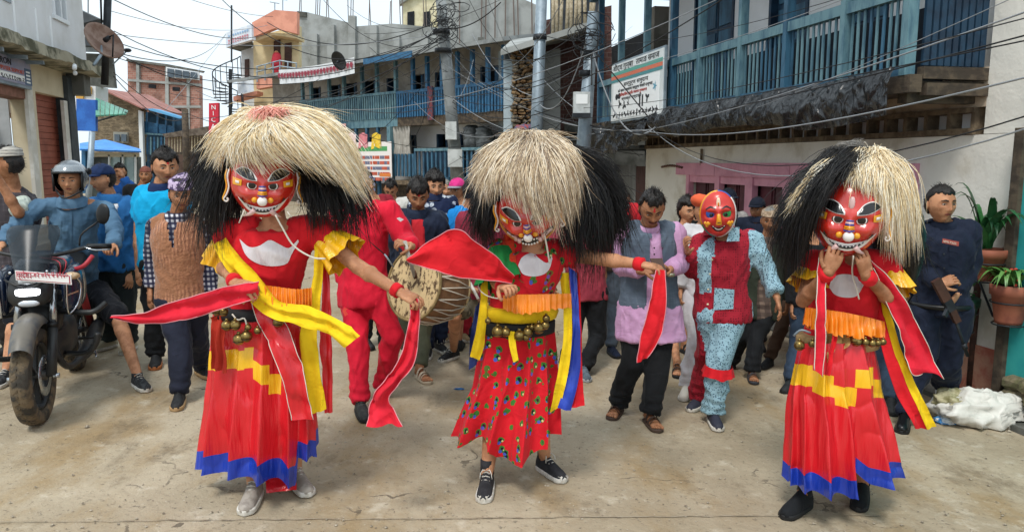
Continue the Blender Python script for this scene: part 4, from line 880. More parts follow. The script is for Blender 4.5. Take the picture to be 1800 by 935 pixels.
while y < 262:
 h = rs.uniform(4.5, 8.5); x = 902 - rs.uniform(0, 6)
 while x < 942:
  w = rs.uniform(6, 19); w = min(w, 944 - x); a = P(x + w / 2, y + h / 2, 15.35)
  mb = MB(); mb.blob(a, w / 1300 * 15.4 * .52, .12 + rs.random() * .05, h / 1300 * 15.4 * .54, rotm(0, 0, rs.uniform(-14, 14)), 7, 5)
  mb.v = [v + np.stack([fbm(v * 13, s_) for s_ in (6, 7, 8)], 1) * .022 for v in mb.v]; mb.build('stone', rs.choice(STONE), sp); x += w
 y += h
quad(FR(15.45), [(885, 105), (903, 105), (903, 300), (885, 300)], mat('pale_blue_white_wall', 'bccbd2'), bh, 'end_pier', .5)
rg = MB().blob(P(925, 226, 15.1), .25, .12, .09, None, 12, 6); rg.v = [v + fbm(v * 14, 6)[:, None] * .05 for v in rg.v]; tag(rg.build('rag_heap', mat('red_blue_rags', 'a04a48', .9, '4a6488', 14), None, True), 'heap of red and blue rags on the ledge of the stone pillar', 'rags')
# ================================================================== POLES
def pole(name, label, x0, y0, x1, y1, Y, r0, r1, m, n=12):
 t = thing(name, label, 'utility pole', P(x1, y1, Y)); MB().tube([P(x1, y1, Y), P(x0, y0, Y)], [r1, r0], n).build('pole_shaft', m, t, True); return t
pl1 = pole('utility_pole', 'leaning grey concrete pole tangled in coils of black cable', 772, -30, 812, 400, 14, .09, .135, mat('pole_concrete', '8e9292', .9, '6f7373', 3, bump=[(30, .3, .01)]), 10)
pl2 = pole('utility_pole', 'straight pale blue-grey steel pole beside the stone pillar', 953, -30, 936, 420, 12, .085, .11, STEEL)
pl3 = pole('utility_pole', 'short steel pole carrying a white meter box beside the notice board', 1043, 22, 1014, 420, 10.5, .075, .12, STEEL)
pl4 = pole('utility_pole', 'black steel post standing behind the satellite dish', 191, -40, 184, 150, 12, .055, .055, STEEL_D); pl5 = pole('utility_pole', 'thin dark rod beside the black post', 176, -40, 179, 60, 12, .015, .015, STEEL_D)
pl6 = pole('utility_pole', 'small dark wooden pole before the bamboo shed', 325, 192, 330, 330, 22, .09, .11, DARKWOOD)
for (x, y, Y, w, h, lab, par) in ((1022, 181, 10.2, .11, .14, None, pl3), (793, 230, 13.7, .10, .16, None, pl1), (800, 278, 13.7, .13, .16, None, pl1)):
 mb = MB(); c = P(x, y, Y); mb.box(c[0] - w, c[0] + w, c[1] - .06, c[1] + .06, c[2] - h, c[2] + h); o = mb.build('meter_box', mat('white_meter_box', 'c9cdcc', .6, 'b2b6b4', 5), par)
 if par is pl3:
  mb = MB(); mb.box(c[0] - w * .7, c[0] + w * .7, c[1] - .066, c[1] - .061, c[2] - .02, c[2] + h * .75); mb.build('box_label', mat('pale_print', 'eef0ee', .6), o)
  mb = MB(); mb.box(c[0] - w * 1.1, c[0] + w * 1.1, c[1] - .075, c[1] + .07, c[2] - h - .06, c[2] - h); mb.build('box_cap', STEEL_D, o)
# bands on poles
for p_, x, y, Y, r in ((pl1, 776, 57, 14, .15), (pl1, 779, 90, 14, .15), (pl3, 1033, 95, 10.5, .09), (pl3, 1030, 130, 10.5, .09), (pl2, 949, 66, 12, .1)):
 c = P(x, y, Y); MB().tube([c - [0, 0, .04], c + [0, 0, .04]], r + .01, 12).build('clamp_band', STEEL_D, p_, True)
# coils of cable on the leaning pole: one tangled mass
mb = MB(); rs = random.Random(11)
for i in range(34):
 cx, cy = (778 + rs.gauss(4, 12), 45 + rs.gauss(0, 17)) if i < 24 else (1034 + rs.gauss(0, 6), 70 + rs.gauss(0, 22)); Yc = 13.8 if i < 24 else 10.3
 r = rs.uniform(.05, .26); ph = rs.random() * 6; tl = rs.uniform(-1, 1); el = rs.uniform(.5, 1.3); c = P(cx, cy, Yc); pts = []
 for k in range(15):
  a = ph + k / 14 * rs.uniform(4.5, 6.3); pts.append(c + [r * math.cos(a), .15 * math.sin(a + tl) - .1, r * el * math.sin(a)])
 mb.tube(pts, .0065, 4)
cc_ = mb.build('cable_tangle', RUBBER, None, True); tag(cc_, 'tangled coils of black cable around the tops of the poles', 'cable coils', kind='stuff')
for i in range(7):
 x, y = 748 + rs.uniform(0, 50), 30 + rs.uniform(0, 50)
# ================================================================== CABLES
def cable(a, b, sag, r=.007, m=RUBBER, lab='thin black overhead cable strung between the houses and the poles', grp='overhead cables', n=18, name='cable'):
 a, b = np.array(a), np.array(b); pts = [a + (b - a) * t - np.array([0, 0, sag * 4 * t * (1 - t)]) for t in np.linspace(0, 1, n)]
 o = MB().tube(pts, r, 4, False).build(name, m, None, True); tag(o, lab, 'cable', grp); return o
def cn(x, Y):
 for a, b, n_ in ((1400, 9999, 'the balcony\'s far street end'), (1200, 1400, 'the blue balcony'), (1125, 1200, 'the notice board'), (1015, 1060, 'the short steel pole'), (936, 960, 'the straight steel pole'), (765, 800, 'the leaning concrete pole'), (186, 205, 'the black steel post'), (320, 350, 'the wooden pole'), (385, 430, 'the spiral stair'), (466, 660, 'the grey roofs'), (800, 935, 'the stone pillar roof')):
  if a <= x < b: return n_
 return 'the open sky side'
T1, T2, T3 = lambda dx=0, dy=0: P(776 + dx, 48 + dy, 13.8), lambda dx=0, dy=0: P(949 + dx, 40 + dy, 11.8), lambda dx=0, dy=0: P(1036 + dx, 60 + dy, 10.2)
rs = random.Random(21)
# bundles seen in the photograph: (x0, y0, Y0, x1, y1, Y1, sag, radius)
CB = [(1850, 5, 3.2, 1150, 226, 10, .05, .009), (1850, 50, 3.2, 1040, 225, 10.2, .08, .008), (1850, 62, 3.2, 1000, 210, 11, .06, .007), (1850, -35, 3.4, 1330, 190, 7.5, .02, .005),
  (1850, 125, 3.2, 1130, 230, 9.8, .14, .010), (1850, 190, 3.3, 1150, 228, 9.8, .35, .008), (1850, 212, 3.3, 1140, 222, 9.8, .42, .009), (1850, 20, 3.2, 1010, 190, 10.6, .1, .006),
  (1560, -30, 5, 1040, 130, 10.3, .08, .006), (1500, -10, 6, 1040, 80, 10.3, .1, .006), (1300, -20, 7, 840, 200, 13, .2, .008), (1260, 0, 8, 560, 190, 16, .4, .006),
  (1040, 75, 10.3, 780, 60, 13.8, .35, .008), (1040, 95, 10.3, 785, 95, 13.8, .55, .008), (1040, 70, 10.3, 950, 60, 11.8, .05, .007), (1030, 50, 10.3, 620, 190, 19, .5, .008),
  (160, -20, 9, 470, 60, 20, .3, .008), (776, 35, 13.8, 470, 40, 20, .5, .012), (776, 50, 13.8, 200, 55, 12, .8, .008), (776, 55, 13.8, 195, 72, 12, .55, .008),
  (776, 60, 13.8, 195, 60, 12, .2, .006), (776, 66, 13.8, 195, 88, 12, .9, .008), (776, 70, 13.8, 200, 100, 12, .6, .007), (397, 60, 30, 195, 90, 12, .5, .01),
  (397, 62, 30, 290, 195, 24, .05, .012), (330, 200, 22, 200, 128, 12, .2, .01), (330, 205, 22, 200, 135, 12, .35, .01), (330, 200, 22, 776, 60, 14, .9, .01),
  (330, 208, 22, 560, 140, 20, .3, .009), (345, 160, 26, 776, 75, 13.8, .8, .010), (300, 165, 26, 640, 160, 20, .3, .01), (800, 270, 13.8, 1025, 170, 10.4, .5, .008),
  (797, 190, 13.8, 1150, 200, 9.8, .45, .009), (795, 180, 13.8, 1060, 140, 10.3, .4, .008), (792, 170, 13.8, 1045, 235, 10.3, .3, .007), (1045, 90, 10.3, 1155, 225, 9.6, .0, .01),
  (940, 200, 11.8, 1150, 228, 9.8, .1, .009), (940, 195, 11.8, 1170, 240, 9, .05, .009), (610, 10, 20, 776, 40, 14, .3, .006), (380, -10, 16, 776, 50, 14, .9, .01),
  (560, -10, 16, 776, 70, 14, .5, .007), (900, -10, 14, 640, 60, 18, .2, .006), (880, 5, 12, 786, 50, 13.8, .12, .013), (1000, -20, 9, 880, 120, 14, .25, .007),
  (850, -20, 12, 905, 125, 14, .0, .006), (820, -10, 12, 930, 100, 13, .3, .006), (895, 65, 14, 960, 125, 12, .1, .008), (830, 60, 14, 945, 170, 12, .25, .008),
  (470, 45, 20, 195, 20, 12, .2, .006), (480, 30, 20, 280, -20, 14, .1, .006), (420, 190, 24, 780, 95, 14, .5, .008), (640, 130, 18, 1030, 110, 10.4, .5, .007)]
for i in range(26):                                            # the finer web between the poles
 a = (rs.choice((776, 776, 1036, 945)) + rs.uniform(-4, 6), rs.uniform(20, 230)); b = (rs.uniform(540, 1150), rs.uniform(40, 300)); Ya = {7: 13.8, 1: 10.3, 9: 11.8}.get(int(str(int(a[0]))[0]), 12)
 CB.append((a[0], a[1], Ya, b[0], b[1], rs.uniform(10.5, 17), rs.uniform(.05, .6), rs.choice((.004, .005, .006))))
for c in CB: cable(P(c[0], c[1], c[2]), P(c[3], c[4], c[5]), c[6], c[7] * (.5 if c[0] > 1400 else .85), *((RUBBER, 'black') if rs.random() < .7 else (GREYCABLE, 'grey'))[:1], '%s cable from %s to %s, %s' % (('thick' if c[7] > .0075 else 'thin'), cn(c[0], 0), cn(c[3], 0), 'hanging slack' if c[6] > .4 else 'gently sagging' if c[6] > .12 else 'nearly taut'))
cable(P(1040, 88, 10.2), P(1040, 150, 10), .0, .01);
cable(P(1042, 92, 10.2), P(1152, 224, 9.4), .45, .011, GREYCABLE, 'thick grey cable looping down from the short steel pole to the notice board')
cable(P(1030, 75, 10.2), P(950, 185, 11.6), .35, .010, GREYCABLE, 'pale grey cable sagging from the short pole to the straight pole')
# street lamp arm and TV aerials
sl_ = thing('street_lamp', 'small street lamp on a thin arm above the far brick building', 'lamp', P(200, 112, 13)); MB().tube([P(199, 113, 13), P(222, 91, 13)], .012, 6).build('arm', STEEL, sl_, True); MB().blob(P(224, 89, 13), .07, .05, .035).build('lamp_head', STEEL_D, sl_, True)
for i, (x, y, lab) in enumerate(((483, 5, 'TV aerial on a thin mast above the salmon parapet, the lower one'), (497, -1, 'TV aerial above the salmon parapet, the taller one'))):
 t = thing('tv_aerial', lab, 'aerial', P(x, 20, 34)); MB().tube([P(x, 22, 34), P(x, y, 34)], .025, 5).build('mast', STEEL, t); MB().tube([P(x - 9, y - 1, 34), P(x + 8, y + 2, 34)], .02, 5).build('boom', STEEL, t)
# ================================================================== PEOPLE: builders
Q = []                                                          # meshes waiting for their remesh, converted together in flush()
def soft(name, parent, mb, m, voxel=.013, smooth=3, post=None, app=None):
 o = mb.build(name, m, parent, True)
 r = o.modifiers.new('r', 'REMESH'); r.mode = 'VOXEL'; r.voxel_size = voxel; r.use_smooth_shade = True
 s = o.modifiers.new('s', 'SMOOTH'); s.iterations = smooth; s.factor = .6
 Q.append((o, m, post, app)); return o
def flush():
 bpy.context.view_layer.update(); dg = bpy.context.evaluated_depsgraph_get()
 for o, m, post, app in Q:
  ev = o.evaluated_get(dg).to_mesh(); n = len(ev.vertices); v = np.empty(n * 3); nr = np.empty(n * 3)
  ev.vertices.foreach_get('co', v); ev.vertices.foreach_get('normal', nr); v = v.reshape(-1, 3); nr = nr.reshape(-1, 3)
  nl = len(ev.loops); lp = np.empty(nl, np.int32); ev.loops.foreach_get('vertex_index', lp)
  tt = np.empty(len(ev.polygons), np.int32); ev.polygons.foreach_get('loop_total', tt)
  W = wloc(o.parent) if o.parent else np.zeros(3); v = v + W
  if np.all(tt == 4): f = lp.reshape(-1, 4)
  else: f = lp[:len(lp) // 4 * 4].reshape(-1, 4)
  if post: v, f = post(v, nr, f)
  f = f.tolist()
  if app:
   for av, af in app: k = len(v); v = np.vstack([v, av]); f += [[i + k for i in q_] for q_ in af]
  me = bpy.data.meshes.new(o.name); me.from_pydata((v - W).tolist(), [], f); me.materials.append(m)
  me.polygons.foreach_set('use_smooth', np.ones(len(me.polygons), bool)); me.update()
  o.modifiers.clear(); o.data = me
 Q.clear()
def folds(amp=.007, fr=9, st=(1, 1, .6), seed=0, extra=None):
 def f(v, n, q):
  w = v * fr * np.array(st); w = w + .5 * vnoise(w * .6, seed + 4)[:, None]; rg = lambda q_, s_: (1 - np.abs(vnoise(q_, s_))) ** 3; d = 1.6 * amp * (.5 * fbm(w * .6, seed, 2) + 1.1 * rg(w * [1.1, 1.1, .9] + v[:, [2, 2, 0]] * 3, seed + 9) + .7 * rg(w * [2.1, 2.1, 1.3] - v[:, [2, 2, 0]] * 5, seed + 5) - .7)
  if extra is not None: d = d + extra(v)
  return v + n * d[:, None], q
 return f
def g(x, s): return np.exp(-(x / s) ** 2)
NT, NP = 50, 44
_u = np.linspace(-1, 1, NT, False); TH = np.pi * np.sign(_u) * np.abs(_u) ** 1.45; PHI = np.linspace(-np.pi / 2 + .04, np.pi / 2 - .04, NP)
_t, _p = np.meshgrid(TH, PHI); HD = np.stack([np.sin(_t) * np.cos(_p), -np.cos(_t) * np.cos(_p), np.sin(_p)], -1).reshape(-1, 3)
HF = [[j * NT + i, j * NT + (i + 1) % NT, (j + 1) * NT + (i + 1) % NT, (j + 1) * NT + i] for j in range(NP - 1) for i in range(NT)] + [list(range(NT))[::-1], [(NP - 1) * NT + i for i in range(NT)]]
def head_shape(fat=1., jaw=1., nose=1.):
 v = HD * [.077 * fat, .097, .118]; x, y, z = v[:, 0].copy(), v[:, 1].copy(), v[:, 2].copy(); fr = y < 0
 k = np.clip((-.015 - z) / .10, 0, 1); x *= 1 - .30 * k ** 1.3 / jaw; y = np.where(fr, y * (1 - .02 * k), y * (1 - .5 * k)); y = np.where(fr & (z > .03), y * (1 - .06 * np.clip((z - .03) / .08, 0, 1)), y)
 ax = np.abs(x); w = np.clip(-y / .05, 0, 1); D = np.zeros(len(x))
 t = np.clip((.02 - z) / .055, 0, 1) * (z > -.052)
 D += .023 * nose * t ** 1.2 * g(x, .0105) * np.clip((z + .052) / .012, 0, 1) + .010 * g(ax - .013, .008) * g(z + .036, .009) + .004 * g(x, .01) * g(z - .012, .015)
 D -= .012 * g(ax - .031, .018) * g(z - .002, .014); D += .005 * g(ax - .028, .022) * g(z - .024, .008); D += .005 * g(ax - .045, .018) * g(z + .022, .018)
 D += .0075 * g(x, .021) * (g(z + .058, .0055) + g(z + .070, .006)) - .003 * g(x, .022) * g(z + .0635, .0025); D += .008 * g(x, .02) * g(z + .098, .014); D -= .004 * g(x, .03) * g(z + .082, .008)
 y = y - D * w; return np.stack([x, y, z], 1)
class Head:
 def __init__(s, c, M, sc, **k):
  s.l = head_shape(**k); s.c = np.array(c); s.M = M; s.sc = sc; s.fi = np.where(s.l[:, 1] < -.02)[0]
 def w(s, p): return s.c + (np.asarray(p) * s.sc) @ s.M.T
 def surf(s, x, z, off=0):
  q_ = s.l[s.fi]; d = (q_[:, 0] - x) ** 2 + (q_[:, 2] - z) ** 2 + 1e-8; i = np.argsort(d)[:4]; wt = 1 / d[i]; return np.array([x, (q_[i, 1] * wt).sum() / wt.sum() - off, z])
 def strip(s, top, bot, off=.0015, n=10, th=.004):
  T, B = spline(top, n), spline(bot, n); a = [s.surf(x, z, off) for x, z in T]; b = [s.surf(x, z, off) for x, z in B]; m_ = [s.surf(*((p + q_) / 2), off * 1.6) for p, q_ in zip(T, B)]
  v = a + m_ + b; f = []
  for i in range(n - 1): f += [[i, n + i, n + i + 1, i + 1], [n + i, 2 * n + i, 2 * n + i + 1, n + i + 1]]
  return s.w(v), f
def face(p, H, iris='dark', brow=1.1, mouth=1., squint=.72, tika=False, lipm=None, look=(0, 0)):
 for sx in (-1, 1):
  mb = MB(); c = H.surf(.031 * sx, 0, .0005); mb.m = 0
  mb.blob(H.w(c), .0130 * H.sc, .0055 * H.sc, .0062 * squint * H.sc, H.M, 10, 6); mb.m = 1; mb.blob(H.w(c + [look[0] * .005, -.0032, look[1] * .003 - .0003]), .0058 * H.sc, .004 * H.sc, .0056 * squint * H.sc, H.M, 10, 6)
  v, f = H.strip([(sx * .0165, .0035 * squint), (sx * .031, .0085 * squint), (sx * .047, .0045 * squint)], [(sx * .0165, .001), (sx * .031, .0052 * squint), (sx * .047, .002)], .0045, 7); mb.add(v, f)
  mb.build('eye', None, p, True, [EYEW, EYEB])
  v, f = H.strip([(sx * .013, .0245), (sx * .03, .030), (sx * .050, .0225)], [(sx * .013, .0245 - .008 * brow), (sx * .03, .030 - .0075 * brow), (sx * .050, .0205)], .0025, 8); MB().add(v, f).build('eyebrow', BROW, p, True)
 w = .025 * mouth; v, f = H.strip([(-w, -.0625), (-w * .4, -.0555), (0, -.057), (w * .4, -.0555), (w, -.0625)], [(-w, -.0630), (-w * .45, -.070), (0, -.072), (w * .45, -.070), (w, -.0630)], .0013, 11); MB().add(v, f).build('lips', lipm or LIP, p, True)
 v, f = H.strip([(-w * .95, -.0622), (0, -.0628), (w * .95, -.0622)], [(-w * .95, -.0632), (0, -.0645), (w * .95, -.0632)], .0036, 8); MB().add(v, f).build('mouth_line', EYEB, p, True)
 if tika:
  v, f = H.strip([(-.004, .055), (.005, .056)], [(-.003, .030), (.003, .028)], .0022, 4); MB().add(v, f).build('tika_mark', mat('red_tika_powder', 'c5202a', .9), p, True)
  MB().blob(H.w(H.surf(.0, .036, .001)), .009 * H.sc, .003, .007 * H.sc, H.M, 8, 5).build('tika_mark', mat('red_tika_powder', 'c5202a'), p, True)
def hairline(x, y, z, th, low=0, side=0):
 a = np.abs(th); front = .066 - .010 * np.cos(a * 2.2) - low; sid = np.where(a < 1.15, front, np.where(a < 1.75, .066 - (a - 1.15) / .6 * (.072 + side) - low, -.07 - side)); return sid
def hair(p, H, th=.011, seed=1, low=0, side=0, top=.0, m=None, tuft=380, bald=False, fringe=0, part=0):
 l = H.l * 1.0; x, y, z = l.T; az = np.arctan2(x, -y); hl = hairline(x, y, z, az, low + fringe * g(az, .8), side) + .012 * vnoise(np.stack([az * 5, z * 0, z * 0], 1), seed); k = np.clip((z - hl) / .010, 0, 1)
 r = np.linalg.norm(l, axis=1)[:, None]; d = l / r; noi = fbm(d * [9, 9, 5], seed, 3)
 t = th * (1 + .35 * noi) + top * .7 * np.clip(z / .1, 0, 1) * (1 + .4 * vnoise(d * 5, seed + 3))
 o = l + d * (np.where(k > .02, t * (.35 + .65 * k), -.012))[:, None]; keep = [q_ for q_ in HF if max(k[i] for i in q_) > .02]
 m = m or HAIR; rs = random.Random(seed); mb = MB(); mb.add(H.w(o), keep); idx = np.where(k > .6)[0]
 for _ in range(tuft):
  i = int(rs.choice(idx)); a = o[i]; dv = d[i] * .3 + np.array([rs.uniform(-1, 1) * .5, -.55 if y[i] < 0 else .5, -.5 + (.7 if z[i] > .09 else 0)]); dv /= np.linalg.norm(dv); L = rs.uniform(.012, .03); s = np.cross(dv, d[i]); s = s / (np.linalg.norm(s) + 1e-6) * .0014
  b = a + dv * L + d[i] * .004; mb.add(H.w([a - s, a + s, b, a + d[i] * .004]), [[0, 1, 2], [1, 3, 2], [3, 0, 2]])
 return mb.build('hair', m, p, True)
def topi(p, H, m, h=.075, tilt=.02, z0=.052):
 mb = MB(); rings = []; n = 24
 for k in range(9):
  t = k / 8; rx = (.088 - .012 * t) if k < 7 else .055; ry = (.106 - .025 * t) if k < 7 else .045; zz = z0 + h * t
  rings.append([H.w([rx * math.cos(a), ry * math.sin(a) + .004 + .012 * t, zz + tilt * math.cos(a) * t + .010 * math.sin(a)]) for a in np.linspace(0, 2 * math.pi, n, False)])
 mb.loft(rings); return mb.build('topi_hat', m, p, True)
def ballcap(p, H, m, mb2=None, brim=None):
 mb = MB(); rings = []
 for k in range(9):
  t = k / 8; rr = math.cos(t * 1.5); rings.append([H.w([.086 * rr * math.cos(a), .108 * rr * math.sin(a), .040 + .098 * math.sin(t * 1.5)]) for a in np.linspace(0, 2 * math.pi, 24, False)])
 mb.loft(rings); o = mb.build('cap', m, p, True); mb = MB(); n = 12; top = []; bot = []
 for i in range(n + 1):
  a = -math.pi / 2 + (i / n - .5) * 2.3; top.append((.088 * math.cos(a), .108 * math.sin(a), .048)); bot.append((.080 * math.cos(a) , .108 * math.sin(a) - .068 * math.cos((i / n - .5) * 2.6), .036 - .012 * abs(i / n - .5)))
 v = np.array(top + bot + top + bot); v[2 * (n + 1):, 2] -= .006; f = []
 for i in range(n): f += [[i, n + 1 + i, n + 2 + i, i + 1], [2 * n + 2 + i, 2 * n + 3 + i, 3 * n + 4 + i, 3 * n + 3 + i], [n + 1 + i, 3 * n + 3 + i, 3 * n + 4 + i, n + 2 + i]]
 mb.add(H.w(v), f); mb.build('cap_brim', brim or m, p, True); return o
def hand(mb, wr, dr, nrm, s=1., curl=.35, thumb=1, spread=1., grip=0):
 """palm + five fingers. dr: towards the fingers; nrm: back of the hand; thumb: +1/-1 which side"""
 dr = np.array(dr, float); dr /= np.linalg.norm(dr); nrm = np.array(nrm, float); nrm -= dr * np.dot(nrm, dr); nrm /= np.linalg.norm(nrm) + 1e-9; sd = np.cross(dr, nrm) * thumb
 s = s * 1.0; wr = np.array(wr)
 rings = []
 for t, w, h in ((-.02, .026, .021), (.01, .029, .018), (.04, .038, .016), (.07, .042, .015), (.09, .040, .012)):
  c = wr + dr * t * s; rings.append([c + sd * w * s * math.cos(a) + nrm * h * s * math.sin(a) for a in np.linspace(0, 2 * math.pi, 12, False)])
 mb.loft(rings)
 for k, (off, L, r) in enumerate(((.030, .074, .0088), (.010, .082, .0092), (-.010, .077, .0088), (-.029, .060, .0078))):
  b = wr + dr * .078 * s + sd * off * s; d = dr + sd * off * 2.0 * spread; d /= np.linalg.norm(d); ang = curl * (.7 + .1 * k); pts = [b]; a = ang * .5
  for q_ in (.42, .32, .26):
   dd = d * math.cos(a) - nrm * math.sin(a); pts.append(pts[-1] + dd * L * q_ * s); a += ang * 1.35
  mb.tube([pts[0] - dr * .012 * s] + pts, [r * s * x for x in (1, 1.08, 1.0, .92, .6)], 7)
 b = wr + dr * .022 * s + sd * .028 * s; d = dr * .72 + sd * .62 - nrm * (.25 + .45 * curl); d /= np.linalg.norm(d); p1 = b + d * .034 * s; d2 = dr * .85 + sd * (.25 - .7 * grip) - nrm * (.3 + .5 * curl); d2 /= np.linalg.norm(d2); p2 = p1 + d2 * .030 * s; p3 = p2 + (d2 - sd * .25 * curl) * .024 * s
 mb.tube([b - d * .012 * s, b, p1, p2, p3], [.014 * s, .0135 * s, .0115 * s, .0105 * s, .007 * s], 8)
def shoe(p, an, dr, s, up, sole, kind='shoe', pitch=0, laces=None, skin=None):
 dr = np.array([dr[0], dr[1], 0.]); dr /= np.linalg.norm(dr); sd = np.array([-dr[1], dr[0], 0]); z0 = an[2] - .085 * s
 M = np.stack([dr, sd, [0, 0, 1]], 1)
 if pitch: M = M @ np.array(Matrix.Rotation(R(pitch), 3, 'Y'))
 O = np.array([an[0], an[1], z0]); o_ = np.array([.17 if pitch > 0 else 0, 0, 0]) * s
 B_ = np.stack([dr, sd, [0, 0, 1]], 1)
 def W(q_): return O + B_ @ o_ + M @ (np.array(q_) * s - o_)
 def outline(t): return .036 + .012 * math.sin(min(1, t * 1.25) * math.pi * .62) if t < .8 else .047 * math.sqrt(max(.02, 1 - ((t - .8) / .215) ** 2))
 L0, L1 = -.065, .205; rings = []; N = 14
 for zz, k in ((0, .94), (.004, 1.02), (.022, 1.03), (.028, .98)):
  ring = []
  for i in range(2 * N):
   t = i / (N - 1) if i < N else (2 * N - 1 - i) / (N - 1); sg_ = 1 if i < N else -1; t = min(max(t, .0), 1); w = outline(t) * (1 if 0 < t < 1 else .45); ring.append(W([L0 + (L1 - L0) * t - (.008 * (1 - k)), w * k * sg_, zz if kind != 'sandal' else zz * .8]))
  rings.append(ring)
 so_ = MB().loft(rings)
 if kind == 'sandal':
  ft = MB()
  rg = [(-.055, .030, .03, .045), (-.02, .033, .045, .05), (.03, .035, .045, .045), (.09, .041, .032, .036), (.13, .044, .024, .032), (.148, .040, .020, .030)]
  ft.loft([[W([x, w * math.cos(a), z + h * math.sin(a) * .75]) for a in np.linspace(0, 2 * math.pi, 12, False)] for x, w, h, z in rg])
  for k, (yy, L, r) in enumerate(((.028, .050, .013), (.008, .046, .009), (-.008, .041, .0085), (-.022, .034, .008), (-.034, .026, .0075))): ft.capsule(W([.135, yy, .034]), W([.15 + L * .6, yy * 1.1, .030]), r * s, r * s, 7)
  ft.capsule(W([-.02, 0, .06]), W([-.01, 0, .13]), .038 * s, .036 * s, 10)
  f_ = ft.build('foot', skin or SKIN, p, True); so_.build('sandal_sole', sole, p, True)
  for x0, x1, hh in ((.07, .105, .068), (.025, .055, .092), (.118, .132, .060)):
   rings = [[W([x, .046 * math.cos(a), .016 + hh * .95 * math.sin(a)]) for a in np.linspace(-.05, math.pi + .05, 12)] for x in (x0, x1)]; st = MB().loft(rings, False, False); st.build('strap', up, p, True)
  return
 rg = [(-.068, .022, .055, .075), (-.05, .036, .085, .075), (-.01, .040, .098, .10), (.03, .041, .085, .10), (.07, .041, .068, .08), (.11, .043, .052, .06), (.15, .043, .040, .045), (.185, .034, .030, .03), (.203, .016, .018, .02)]
 if kind == 'boot': rg = [(x, w * 1.03, h + .01, z) for x, w, h, z in rg]
 mb = MB(); mb.loft([[W([x, w * math.cos(a), .022 + (h - .0) * max(0, math.sin(a)) - (.002 if math.sin(a) < 0 else 0)]) for a in np.linspace(0, 2 * math.pi, 16, False)] for x, w, h, z in rg])
 mb.tube([W([-.012, 0, .08]), W([-.014, 0, .105 + (.06 if kind in ('boot', 'canvas') else 0)])], [.040 * s, .038 * s], 14)
 o = mb.build('shoe', up, p, True); so_.build('sole', sole, o, True)
 if kind == 'canvas': MB().blob(W([.165, 0, .024]), .043 * s, .038 * s, .030 * s, M, 12, 6).build('toe_cap', sole, o, True)
 if laces:
  mb = MB()
  for i in range(5): x = .03 + i * .022; z = .106 - i * .0125; mb.tube([W([x, -.022, z - .006]), W([x + .008, 0, z + .004]), W([x, .022, z - .006])], .0032 * s, 5); mb.tube([W([x, .022, z - .006]), W([x + .02, -.022, z - .016])], .003 * s, 4)
  if kind == 'canvas':
   for sg_ in (-1, 1): mb.tube([W([.03, 0, .112]), W([.04, .02 * sg_, .125]), W([.055, .03 * sg_, .11]), W([.06, .035 * sg_, .08])], .003 * s, 4)
  mb.build('laces', laces, o, True)
PEOPLE = []
JD = {'hip': (0, 0, .93), 'hipL': (-.085, 0, -.02), 'hipR': (.085, 0, -.02), 'neck': (0, .0, .495), 'shL': (-.165, 0, -.045), 'shR': (.165, 0, -.045), 'elL': (-.05, .02, -.28), 'elR': (.05, .02, -.28),
  'wrL': (-.0, -.05, -.25), 'wrR': (.0, -.05, -.25), 'knL': (-.015, -.02, -.42), 'knR': (.015, -.02, -.42), 'anL': (0, .03, -.40), 'anR': (0, .03, -.40), 'head': (0, -.025, .165)}
PAR = {'hipL': 'hip', 'hipR': 'hip', 'neck': 'hip', 'shL': 'neck', 'shR': 'neck', 'elL': 'shL', 'elR': 'shR', 'wrL': 'elL', 'wrR': 'elR', 'knL': 'hipL', 'knR': 'hipR', 'anL': 'knL', 'anR': 'knR', 'head': 'neck'}
ORD = ['hip', 'hipL', 'hipR', 'neck', 'head', 'shL', 'shR', 'elL', 'elR', 'wrL', 'wrR', 'knL', 'knR', 'anL', 'anR']
